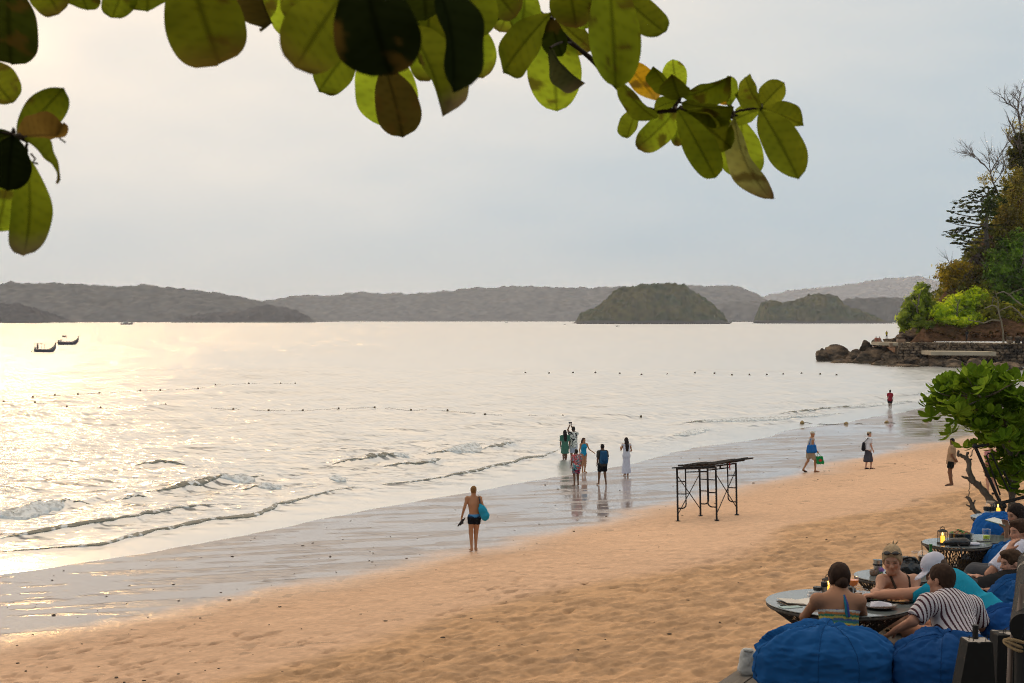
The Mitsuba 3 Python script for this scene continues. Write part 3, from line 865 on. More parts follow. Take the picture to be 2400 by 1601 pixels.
def standing(pos, heading, Ht=1.7, step=(0.0, 0.0), arms=None, lean=0.0, apart=0.09, hip_shift=0.0, floor=None):
    """joints of a standing or walking figure; heading 0 looks away from the camera, in degrees anticlockwise. step: how far the left and right foot are ahead."""
    s = Ht / 1.75
    a = math.radians(heading); f = np.array([-math.sin(a), math.cos(a), 0]); r = np.array([math.cos(a), math.sin(a), 0]); u = np.array([0, 0, 1.0])
    o = np.asarray(pos, float)
    P = lambda x, y, z: o + s * (r * x + f * y + u * z)
    ln = math.tan(math.radians(lean))
    J = dict(pelvis=P(hip_shift, 0, 0.94), chest=P(hip_shift * 0.5, 0.35 * ln, 1.27), neck=P(0, 0.57 * ln, 1.49), head=P(0, 0.68 * ln + 0.015, 1.635),
             shl=P(-0.172, 0.5 * ln, 1.425), shr=P(0.172, 0.5 * ln, 1.425), hil=P(hip_shift - 0.085, 0, 0.90), hir=P(hip_shift + 0.085, 0, 0.90))
    for sd, sg, st in (('l', -1, step[0]), ('r', 1, step[1])):
        lift = 0.10 if st < -0.15 else 0.0
        J['an' + sd] = P(sg * apart, st - 0.02, 0.075 + lift * 0.5)
        J['kn' + sd] = P(sg * (apart + 0.085) / 2, st * 0.55 + 0.045 + (0.05 if abs(st) > 0.1 else 0), 0.495)
        J['to' + sd] = P(sg * (apart + 0.03), st + 0.135, 0.030)
        if arms and arms.get(sd):
            e, w = arms[sd]
            J['el' + sd], J['wr' + sd] = P(*e), P(*w)
        else:
            J['el' + sd] = P(sg * 0.225, -0.03 + 0.4 * ln, 1.13); J['wr' + sd] = P(sg * 0.225, 0.06 + 0.3 * ln, 0.89)
        J['pa' + sd] = r * -sg
    return J, s, f, r, P


# ------------------------------------------------------------------ leaves
def leaf_mesh(B, Tp, width, roll=0.0, fold=0.25, bend=0.12, na=18, nw=10, rnd=None, shape=(0.62, 0.42), col=(0.1, 0.2, 0.03), vein=0.55, curl=0.0, tipcol=None, eye=(0, 0, CAMZ), spots=0):
    """an obovate leaf from its base to its tip: folded along the midrib, bent, wavy at the edge; returns mesh and colours"""
    B, Tp = np.asarray(B, float), np.asarray(Tp, float)
    a = Tp - B; L = np.linalg.norm(a); a = a / L
    view = unit(lerp(B, Tp, 0.5) - np.asarray(eye))
    sd = unit(np.cross(a, view)); n = np.cross(sd, a)
    c, s_ = math.cos(roll), math.sin(roll)
    sd, n = c * sd + s_ * n, -s_ * sd + c * n
    t = np.linspace(0, 1, na)[:, None]; u = np.linspace(-1, 1, nw)[None, :]
    pr = np.maximum(t, 1e-4) ** shape[0] * np.maximum(1 - t, 0) ** shape[1]; pr = pr / pr.max()
    pr = np.maximum(pr, 0.035 * (t < 0.15))
    w = pr * width / 2
    r = rnd or random
    ph = r.uniform(0, 6.28)
    x = u * w * math.cos(fold)
    z = np.abs(u) * w * math.sin(fold) + bend * L * (np.sin(np.pi * t) * 0.6 - 0.25 * t * t) + 0.045 * width * np.sin(t * 13 + ph + u) * u * u + curl * L * (u * t) ** 2
    y = t * L + 0 * u
    v = B + y[..., None] * a + x[..., None] * sd + z[..., None] * n
    uu = np.abs(u) * 1.0
    mid = np.exp(-(u * w / (0.016 * width + 0.0004)) ** 2)
    lat = np.exp(-(((t * 7.5 - uu * 0.9 * pr) % 1.0 - 0.5) / 0.10) ** 2) * 0.45 * (uu > 0.02)
    dark = 1 - (1 - vein) * np.clip(mid + lat, 0, 1)
    cc = np.asarray(col)[None, None] * dark[..., None] * (0.88 + 0.24 * meshkit.fbm(v * 30 / max(L / 0.15, 0.3), 2, 2))[..., None]
    if spots:
        e = (np.clip((meshkit.fbm(v * spots + ph, 3, 5) - 0.60) / 0.06, 0, 1) * 0.75)[..., None]; cc = cc * (1 - e) + e * np.array([0.10, 0.06, 0.012])
    if tipcol is not None:
        e = np.clip((t - 0.72) / 0.28 + 0.25 * (uu - 0.6), 0, 1)[..., None] * np.ones_like(cc); cc = cc * (1 - e) + np.asarray(tipcol) * e
    return trimesh.Trimesh(v.reshape(-1, 3), grid_faces(na, nw), process=False), np.clip(cc, 0.003, 1).reshape(-1, 3)


def wiggle(P, n, amp, seed):
    Q = densify(P, n); q = np.linspace(0, 1, n)
    for k in range(3):
        Q[:, k] += amp * (meshkit.fbm(np.stack([q * 6, q * 0 + seed, q * 0 + k * 9.1], -1), 3, seed) - 0.5) * 2 * np.minimum(1, q * 8)
    return Q


def crown_mesh(blobs, n, size, seed, cols, flat=0.0, droop=0.0):
    """foliage: leaf clumps spread through the volume of several ellipsoids (centre, radii); returns mesh and colours"""
    g = np.random.default_rng(seed)
    vol = np.array([np.prod(b[1]) ** (2 / 3) for b in blobs]); cnt = (n * vol / vol.sum()).astype(int) + 1
    C, Nn, K = [], [], []
    for bi, ((c, r), m) in enumerate(zip(blobs, cnt)):
        sub = max(4, m // 26)
        d = g.normal(size=(sub, 3)); d /= np.linalg.norm(d, axis=1, keepdims=True)
        cl = d * (g.uniform(0.35, 1.0, (sub, 1)) ** 0.6)
        w = g.integers(0, sub, m)
        p = cl[w] + g.normal(size=(m, 3)) * 0.17
        C.append(np.asarray(c) + p * np.asarray(r)); Nn.append(unit_rows(p + g.normal(size=(m, 3)) * 0.6 + np.array([0, 0, 0.5 + flat * 3]))); K.append(g.uniform(0, 1, sub)[w] * 0.65 + 0.35 * g.uniform(0, 1, m))
    C, Nn, K = np.vstack(C), np.vstack(Nn), np.concatenate(K)
    a = unit_rows(np.cross(Nn, g.normal(size=Nn.shape))); b = np.cross(Nn, a)
    sz = size * g.uniform(0.6, 1.4, (len(C), 1))
    V = np.stack([C - a * sz * 0.5, C + b * sz * 0.28 - Nn * sz * 0.06, C + a * sz * 0.5 - np.array([0, 0, droop]) * sz, C - b * sz * 0.28 - Nn * sz * 0.06], 1)
    i = np.arange(len(C))[:, None] * 4
    f = np.vstack([i + [0, 1, 2], i + [0, 2, 3]])
    cols = np.asarray(cols, float)
    kk = K * (len(cols) - 1); lo = np.clip(kk.astype(int), 0, len(cols) - 2)
    col = cols[lo] * (1 - (kk - lo))[:, None] + cols[lo + 1] * (kk - lo)[:, None]
    col = col * g.uniform(0.75, 1.25, (len(C), 1))
    return trimesh.Trimesh(V.reshape(-1, 3), f, process=False), np.repeat(np.clip(col, 0.003, 1), 4, 0)


def unit_rows(a): return a / (np.linalg.norm(a, axis=-1, keepdims=True) + 1e-12)


def limbs(base, top, r, nb, spread, seed, depth=2, sides=6):
    """trunk and forking limbs as one mesh; returns mesh and limb ends"""
    g = np.random.default_rng(seed)
    out, ends = [], []

    def grow(a, b, r0, lv):
        n = 7
        P = wiggle([a, b], n, 0.05 * np.linalg.norm(np.asarray(b) - a), int(g.integers(1e6)))
        out.append(tube(P, np.linspace(r0, r0 * (0.55 if lv else 0.2), n), sides if lv > 0 else 4, cap=False))
        ends.append(P[-1])
        if lv > 0:
            d = unit(np.asarray(b) - a); L = np.linalg.norm(np.asarray(b) - a)
            for i in range(nb):
                k = int(n * g.uniform(0.45, 0.98)); k = min(k, n - 1)
                w = unit(d * 0.7 + g.normal(size=3) * spread + np.array([0, 0, 0.25]))
                grow(P[k], P[k] + w * L * g.uniform(0.45, 0.75), r0 * 0.5, lv - 1)
    grow(np.asarray(base, float), np.asarray(top, float), r, depth)
    return cat(out), np.array(ends)


def rock_mesh(c, r, seed, sub=3, rough=0.35, flat=0.0):
    m = trimesh.creation.icosphere(subdivisions=sub)
    v = m.vertices * 1.0
    g = np.random.default_rng(seed)
    for _ in range(9):                                                # split faces
        d = g.normal(size=3); d /= np.linalg.norm(d); k = g.uniform(0.55, 0.85)
        x = v @ d; v = v - np.maximum(x - k, 0)[:, None] * d * 0.92
    n = meshkit.fbm(v * 1.7 + seed, 4, seed) - 0.5
    v = v * (1 + rough * n)[:, None]
    an = g.uniform(0, 6.28); ca, sa = math.cos(an), math.sin(an)
    v = v @ np.array([[ca, sa, 0], [-sa, ca, 0], [0, 0, 1.0]])
    return trimesh.Trimesh(v * np.asarray(r) + np.asarray(c), m.faces, process=False)

# ------------------------------------------------------------------ the rocky point at the right, 200 m away
HLx = np.array([40, 57, 60, 63, 67, 70.5, 73, 77, 90, 130.0]); HLz = np.array([-4, 1.5, 4.0, 9.0, 14.0, 20.0, 27.0, 31, 38, 46.0])
ys, xs = np.meshgrid(np.linspace(206.2, 330, 90), np.linspace(52, 135, 90), indexing='ij')
side = np.interp(xs * 215 / ys, HLx, HLz)
front = np.interp(ys, [200, 206, 209, 212, 226, 240, 330], [3.2, 3.2, 6.5, 8.0, 26.0, 33.0, 46.0])
zz = np.minimum(side, front) + (n2(xs, ys, 0.35, 3, 4) - 0.5) * 2.2 * np.clip((ys - 206) / 6, 0, 1)
hl = trimesh.Trimesh(np.stack([xs, ys, zz], -1).reshape(-1, 3), grid_faces(*xs.shape), process=False)
scene['red_bank'] = pbr(tex(lambda p, n, uv: mix((0.045, 0.026, 0.014), (0.20, 0.095, 0.045), fbm(p.x * 0.9, p.y * 0.9, p.z * 1.3, 4)) * (0.5 + 0.9 * noise(p.x * 4, p.y * 4, p.z * 4))), 0.95, 0.1)
struct('hillside', hl, 'red_bank', True, label='steep reddish brown hillside behind the shore path')
scene['stone'] = {'type': 'bumpmap', 'arbitrary': tex(lambda p, n, uv: 0.10 * fbm(p.x * 2.2, p.y * 2.2, p.z * 3.0, 4), 0.03),
                  'bsdf': pbr(tex(lambda p, n, uv: mix((0.030, 0.023, 0.017), (0.20, 0.135, 0.085), smoothstep(0.30, 0.72, fbm(p.x * 0.8, p.y * 0.8, p.z * 1.4, 4))) * (0.6 + 0.8 * noise(p.x * 5, p.y * 5, p.z * 5))), 0.9, 0.2)}
scene['path_stone'] = pbr(tex(lambda p, n, uv: mix((0.30, 0.235, 0.16), (0.46, 0.37, 0.26), fbm(p.x * 0.8, p.y * 0.8, p.z, 3))), 0.95, 0.1)
# promenade and its lower landing
a0, a1, a2 = W(2062, 812, 208), W(2120, 806, 205), W(2420, 803, 194)
path = np.array([[a0[0], 208.5], [a1[0], 205], [66, 199.5], [72, 196], [86, 190], [86, 200], [72, 205], [62, 210], [a0[0], 213.0]])
from shapely.geometry import Polygon
pm = trimesh.creation.extrude_polygon(Polygon(path), 0.45, engine='earcut'); pm.apply_translation([0, 0, 2.85])
struct('shore_path', pm, 'path_stone', label='pale walkway on top of the sea wall')
land = trimesh.creation.extrude_polygon(Polygon([[56.5, 195.5], [64.5, 193.2], [64.8, 198], [57, 202]]), 0.5, engine='earcut'); land.apply_translation([0, 0, 1.75])
struct('landing', land, 'path_stone', label='lower landing halfway down the sea wall')
# sea wall of laid stones
wk = thing('sea_wall', 'rough stone sea wall below the walkway at the right edge', 'wall')
core = trimesh.creation.extrude_polygon(Polygon([[a1[0] - 1, 204.6], [66, 199.2], [72, 195.7], [86, 189.7], [86, 199], [66, 206], [a1[0], 210]]), 5.3, engine='earcut'); core.apply_translation([0, 0, -2.5])
put(wk, 'core', core, 'stone')
g = np.random.default_rng(5); st = []
line = densify([[a1[0] - 1, 204.4], [66, 199.0], [72, 195.5], [86, 189.5]], 400)
z = 0.1
while z < 3.9:
    hh = g.uniform(0.34, 0.52); i = 0.0
    while i < 396:
        wd = g.uniform(0.45, 1.0); j = i + wd / 0.090
        c = line[min(int((i + j) / 2), 399)]
        if z < 3.2 or c[0] > 67.5:
            m = trimesh.creation.icosphere(subdivisions=1)
            v = np.sign(m.vertices) * np.abs(m.vertices) ** 0.55 * np.array([wd * 0.53, 0.32, hh * 0.55]) * g.uniform(0.8, 1.05, 3) + g.normal(size=m.vertices.shape) * 0.035
            st.append(move(trimesh.Trimesh(v, m.faces, process=False), (c[0], c[1] + g.uniform(-0.1, 0.12), z + hh / 2), rz=-0.45 + g.normal() * 0.1))
        i = j + 0.6
    z += hh
put(wk, 'stones', cat(st), 'stone', 50, kind='stuff')
# rocks of the point: photo pixels of the middle, width and height, and the distance
ROCKS = [(1928, 836, 32, 32, 223), (1958, 829, 60, 40, 224), (1981, 852, 66, 22, 216), (2030, 813, 34, 27, 218), (2007, 822, 20, 14, 219), (2003, 836, 42, 30, 217), (2048, 842, 64, 44, 211), (2057, 804, 26, 20, 217),
         (2081, 799, 26, 18, 216), (2101, 797, 26, 17, 215), (2143, 790, 76, 42, 216), (2093, 844, 48, 34, 206), (2108, 861, 60, 18, 199), (2134, 863, 52, 17, 197), (2134, 847, 52, 24, 202), (2164, 852, 36, 28, 198),
         (2198, 852, 58, 40, 197), (2238, 858, 56, 30, 194), (2283, 859, 54, 34, 191), (2323, 864, 56, 32, 188), (2371, 866, 64, 34, 185), (2060, 820, 40, 18, 213), (2020, 850, 40, 24, 213), (2070, 857, 44, 22, 206), (2425, 868, 60, 36, 182), (1998, 845, 30, 22, 218),
         (2115, 830, 46, 26, 208), (2080, 828, 40, 24, 211)]
RL = ['squared dark rock farthest out at the tip of the point', 'tall tilted slab of rock beside the squared rock at the tip', 'long low rock lying in the water next to the tip', 'round dark boulder on the ridge of the point', 'small rock between the tilted slab and the round boulder',
      'brown sloping rock below the small one near the tip', 'large smooth sloping rock in the middle of the point', 'boulder under the pink figures on the point', 'boulder the yellow figure sits on', 'dark boulder right of the yellow figure', 'largest dark boulder under the leaning tree', 'brown rock right of the large sloping rock',
      'flat rock at the water below the brown rock', 'second flat rock at the water further right', 'rock ledge above the two flat rocks', 'pale brown rock left of the lower landing', 'rock under the left part of the lower landing', 'rock under the right part of the lower landing',
      'dark rock at the foot of the sea wall', 'second dark rock at the foot of the sea wall', 'dark rock at the foot of the sea wall near the picture edge', 'low rock in front of the pink figures', 'low rock at the water between the tip and the sloping rock', 'wet rock at the foot of the large sloping rock', 'last rock at the foot of the sea wall',
      'jagged rock beside the long low one', 'rock below the wooden crates', 'rock between the crates and the sloping rock']
for i, (x, y, w, hh, Y) in enumerate(ROCKS):
    k = Y / F
    c = W(x, y, Y)
    lo = -0.6 if c[2] - hh * k / 2 < 1.4 else c[2] - hh * k / 2 - 0.3
    top = c[2] + hh * k / 2
    m = rock_mesh((c[0], c[1], (top + lo) / 2), (w * k * 0.56, max(w, hh) * k * 0.5, (top - lo) / 2 * 1.08), 20 + i, 4 if w > 30 else 3, 0.7)
    kk = struct('rock', m, 'stone', 35, kind='thing'); labels[kk] = {'label': RL[i], 'category': 'rock', 'group': 'rocks of the point'}
# crates on the walkway
for (x, y, w, hh, lab) in ((2093, 809, 18, 10, 'low brown wooden crate on the point, left of the taller one'), (2111, 804, 18, 17, 'taller brown wooden crate on the walkway end')):
    c = W(x, y + hh / 2, 207); k = 207 / F; w, hh = w * k, hh * k
    ck = thing('wooden_crate', lab, 'crate')
    put(ck, 'body', box((c[0], c[1], c[2] + hh / 2), (w * 0.94, 0.8, hh)), 'paint', color=(0.20, 0.11, 0.06))
    for i in range(3):
        put(ck, 'slat', box((c[0], c[1] - 0.42, c[2] + hh * (i + 0.5) / 3), (w, 0.03, hh * 0.24)), 'paint', color=(0.27, 0.155, 0.085))
    put(ck, 'lid', box((c[0], c[1], c[2] + hh + 0.03), (w * 1.04, 0.86, 0.06)), 'paint', color=(0.30, 0.18, 0.10))


def B(px, py, Y, w, h_, d=None):
    k = Y / F
    return (W(px, py, Y), (w * k / 2, (d or w * 0.8) * k / 2, h_ * k / 2))


def tree(name, label, trunk, r, blobs, n, size, seed, cols, nb=4, bark='bark', depth=2, flat=0.0, spread=0.55, droop=0.1, cat_='tree'):
    k = thing(name, label, cat_)
    tm, ends = limbs(trunk[0], trunk[1], r, nb, spread, seed, depth)
    put(k, 'trunk', tm, bark, True)
    if n:
        m, c = crown_mesh(blobs, int(n * 2.2), size, seed, np.asarray(cols) * np.array([3.6, 3.5, 3.0]), flat, droop)
        put(k, 'crown', m, 'leaf', color=c)
    return k


scene['pale_bark'] = pbr(tex(lambda p, n, uv: mix((0.13, 0.10, 0.065), (0.30, 0.25, 0.17), fbm(p.x * 3, p.y * 3, p.z * 3, 3))), 0.9, 0.2)
scene['twig_bark'] = pbr(tex(lambda p, n, uv: mix((0.10, 0.075, 0.06), (0.22, 0.16, 0.13), fbm(p.x * 3, p.y * 3, p.z * 3, 3))), 0.9, 0.2)
OL = [(0.045, 0.06, 0.012), (0.10, 0.125, 0.02), (0.20, 0.23, 0.03)]
LIME = [(0.06, 0.085, 0.008), (0.16, 0.20, 0.014), (0.33, 0.36, 0.02)]
AUT = [(0.055, 0.045, 0.007), (0.115, 0.088, 0.010), (0.20, 0.155, 0.012)]
DK = [(0.022, 0.034, 0.010), (0.05, 0.075, 0.014), (0.10, 0.14, 0.022)]
BR = [(0.05, 0.045, 0.014), (0.11, 0.095, 0.022), (0.19, 0.155, 0.035)]
t = lambda x, y, Y: W(x, y, Y)
tree('seaside_tree', 'leaning green tree at the left end of the slope over the large boulder', (t(2196, 800, 209), t(2150, 735, 210)), 0.28,
     [B(2150, 712, 211, 60, 60), B(2130, 745, 210, 54, 44), B(2170, 760, 209, 56, 34), B(2160, 690, 212, 44, 44), B(2185, 735, 211, 54, 50), B(2122, 762, 210, 30, 24)], 1900, 0.75, 1, OL, spread=0.75)
tree('lime_tree', 'bright lime green spreading tree in the lower middle of the slope', (t(2250, 798, 207), t(2235, 735, 210)), 0.25,
     [B(2212, 735, 209, 70, 48), B(2250, 715, 210, 84, 54), B(2285, 700, 211, 70, 50), B(2235, 752, 208, 80, 26), B(2270, 745, 209, 70, 34)], 2600, 0.55, 2, LIME, spread=0.8)
tree('autumn_tree', 'yellow and orange tree with a fan of fine branches above the lime green tree', (t(2262, 740, 214), t(2245, 660, 215)), 0.2,
     [B(2240, 632, 215, 84, 44), B(2218, 645, 214, 50, 34), B(2275, 640, 216, 70, 50), B(2250, 665, 215, 80, 44), B(2295, 665, 216, 60, 50)], 2100, 0.42, 3, AUT, nb=7, spread=0.6)
tree('broad_green_tree', 'dense dark green tree at the right edge halfway up the slope', (t(2385, 760, 212), t(2370, 640, 214)), 0.35,
     [B(2360, 590, 214, 80, 60), B(2400, 570, 215, 80, 60), B(2345, 635, 213, 80, 70), B(2400, 640, 214, 90, 90), B(2335, 680, 213, 70, 50), B(2380, 700, 213, 90, 50)], 3400, 0.6, 4, [(0.03, 0.05, 0.010), (0.065, 0.105, 0.016), (0.13, 0.19, 0.024)])
tree('olive_tree', 'olive green tree between the lime green tree and the picture edge', (t(2330, 800, 208), t(2325, 730, 210)), 0.22,
     [B(2310, 705, 211, 70, 54), B(2345, 725, 210, 70, 44), B(2385, 735, 210, 70, 46), B(2310, 740, 209, 64, 30), B(2330, 675, 213, 60, 40)], 1700, 0.5, 5, [(0.05, 0.06, 0.012), (0.12, 0.12, 0.02), (0.22, 0.20, 0.03)], spread=0.8)
# the tall layered tree
k = thing('layered_tree', 'tall dark tree with flat layered branches standing out against the sky', 'tree')
P = wiggle([t(2318, 650, 218), t(2313, 590, 218), t(2312, 520, 218), t(2318, 436, 218)], 12, 0.25, 3)
put(k, 'trunk', tube(P, np.linspace(0.55, 0.12, 12), 8), 'bark', True)
tiers = [(438, 2300, 2372), (446, 2272, 2340), (458, 2262, 2330), (470, 2234, 2310), (482, 2238, 2320), (494, 2224, 2310), (510, 2228, 2330), (517, 2213, 2280), (535, 2226, 2330), (543, 2214, 2290), (552, 2212, 2275), (566, 2226, 2300), (580, 2246, 2300), (528, 2300, 2370), (560, 2310, 2360)]
lb, bl = [], []
for i, (y, xa, xb) in enumerate(tiers):
    yy = 218 + (i * 37 % 7 - 3) * 0.8
    tip, root = t(xa + 4, y + 3, yy), t(2313, y + 16, 218)
    lb.append(tube(wiggle([root, lerp(root, tip, 0.5) + np.array([0, 0, -0.25]), tip], 8, 0.12, i), np.linspace(0.13, 0.04, 8), 5, cap=False))
    nb_ = max(3, int((xb - xa) / 13))
    for j in range(nb_):
        q = (j + 0.5) / nb_
        bl.append(B(xa + (xb - xa) * q, y + 2.0 * math.sin(j * 2.1 + i) + 2, yy, 22, 8 + 3 * (j % 2), 50))
put(k, 'branches', cat(lb), 'bark', True)
m, c = crown_mesh(bl, 3000, 0.5, 8, [(0.026, 0.034, 0.010), (0.06, 0.075, 0.014), (0.12, 0.13, 0.022)], 0.6)
put(k, 'crown', m, 'leaf', color=c)
m, c = crown_mesh([B(2318, 488, 215, 60, 50), B(2330, 470, 216, 60, 40), B(2255, 556, 216, 60, 12)], 900, 0.5, 9, [(0.04, 0.06, 0.012), (0.09, 0.13, 0.02), (0.16, 0.20, 0.03)])
put(k, 'young_leaves', m, 'leaf', color=c, label='brighter green young leaves in the middle of the crown')
# dry trees
tree('bare_tree', 'leafless twiggy tree above the layered tree', (t(2345, 470, 222), t(2315, 392, 222)), 0.16, [B(2318, 415, 222, 60, 44)], 160, 0.3, 11, BR, nb=7, bark='twig_bark', depth=3, spread=0.5)
tree('bare_tree', 'leafless twiggy tree at the very top of the slope', (t(2396, 350, 226), t(2388, 262, 226)), 0.2, [B(2385, 300, 226, 60, 60)], 150, 0.3, 12, BR, nb=7, bark='twig_bark', depth=3, spread=0.55)
tree('bare_tree', 'purple brown leafless bush beside the trunk of the layered tree', (t(2300, 640, 217), t(2290, 606, 217)), 0.1, [B(2292, 612, 217, 50, 26)], 90, 0.3, 13, BR, nb=7, bark='twig_bark', depth=3, spread=0.8)
tree('ivy_tree', 'dark tree wrapped in ivy below the topmost bare tree', (t(2396, 420, 224), t(2392, 330, 224)), 0.4, [B(2388, 330, 224, 36, 36), B(2378, 362, 224, 36, 40), B(2400, 350, 224, 50, 70), B(2390, 385, 224, 50, 30)], 1500, 0.55, 14, [(0.02, 0.026, 0.008), (0.05, 0.052, 0.012), (0.10, 0.085, 0.02)])
tree('brown_tree', 'olive brown tree with thin pale stems right of the layered tree', (t(2378, 560, 220), t(2372, 430, 220)), 0.16, [B(2375, 420, 220, 54, 60), B(2390, 470, 220, 60, 90), B(2362, 470, 219, 40, 60), B(2395, 520, 219, 60, 60), B(2350, 510, 220, 50, 70)], 2300, 0.42, 15, BR, nb=6, bark='pale_bark', spread=0.35)
k = thing('white_barked_tree', 'pale crooked tree with bare white limbs in front of the brown bank', 'tree')
L1 = [tube(wiggle([t(a, b, 206) for a, b in pts], 14, 0.12, i), np.linspace(r0, r0 * 0.45, 14), 6, cap=False) for i, (pts, r0) in enumerate([
    ([(2352, 803), (2352, 780), (2347, 752), (2342, 735), (2336, 718), (2325, 716), (2308, 722)], 0.16), ([(2347, 752), (2330, 750), (2305, 757), (2292, 754), (2270, 750)], 0.12),
    ([(2398, 745), (2385, 730), (2372, 718), (2350, 724), (2340, 732)], 0.13), ([(2395, 715), (2380, 704), (2366, 690), (2352, 683), (2335, 688)], 0.12), ([(2342, 735), (2338, 700), (2330, 680)], 0.07), ([(2366, 690), (2385, 680), (2400, 676)], 0.06)])]
put(k, 'trunk', cat(L1), 'pale_bark', True)
# scrub that nobody could count on the bank and the upper slope
sb = [B(2330 + 20 * (i % 5), 545 + 18 * (i // 5), 216 + i % 3, 44, 36) for i in range(15)] + [B(2420 + 25 * (i % 3), 380 + 45 * (i // 3), 222, 60, 60) for i in range(24)] + [B(2200 + 36 * i, 762 + 7 * (i % 3), 208.5, 44, 22) for i in range(6)] + [B(2290, 585 + 0 * i, 216, 40, 30) for i in range(1)] + [B(2300 + 14 * i, 660 - 9 * i, 215, 44, 44) for i in range(5)]
hp = np.random.default_rng(31)
for _ in range(330):
    x_, y_ = hp.uniform(60, 92), hp.uniform(211, 243)
    z_ = float(min(np.interp(x_ * 215 / y_, HLx, HLz), np.interp(y_, [200, 206, 209, 212, 226, 240, 330], [3.2, 3.2, 6.5, 8.0, 26.0, 33.0, 46.0])))
    if z_ > 7.5: sb.append(((x_, y_ - 0.6, z_ + 0.5), hp.uniform(1.1, 2.2, 3)))
m, c = crown_mesh(sb, 17000, 0.62, 17, [(0.10, 0.105, 0.014), (0.22, 0.22, 0.028), (0.36, 0.33, 0.05)])
struct('undergrowth', m, 'leaf', color=c, label='tangled dry scrub covering the slope between the trees', kind='stuff')
sb = [B(2185 + 24 * i, 780 + 3 * (i % 3), 206.5, 34, 16) for i in range(10)]
m, c = crown_mesh(sb, 700, 0.4, 18, [(0.08, 0.05, 0.02), (0.17, 0.09, 0.04), (0.22, 0.15, 0.05)])
struct('dry_leaves', m, 'leaf', color=c, label='dry brown leaves along the foot of the bank', kind='stuff')

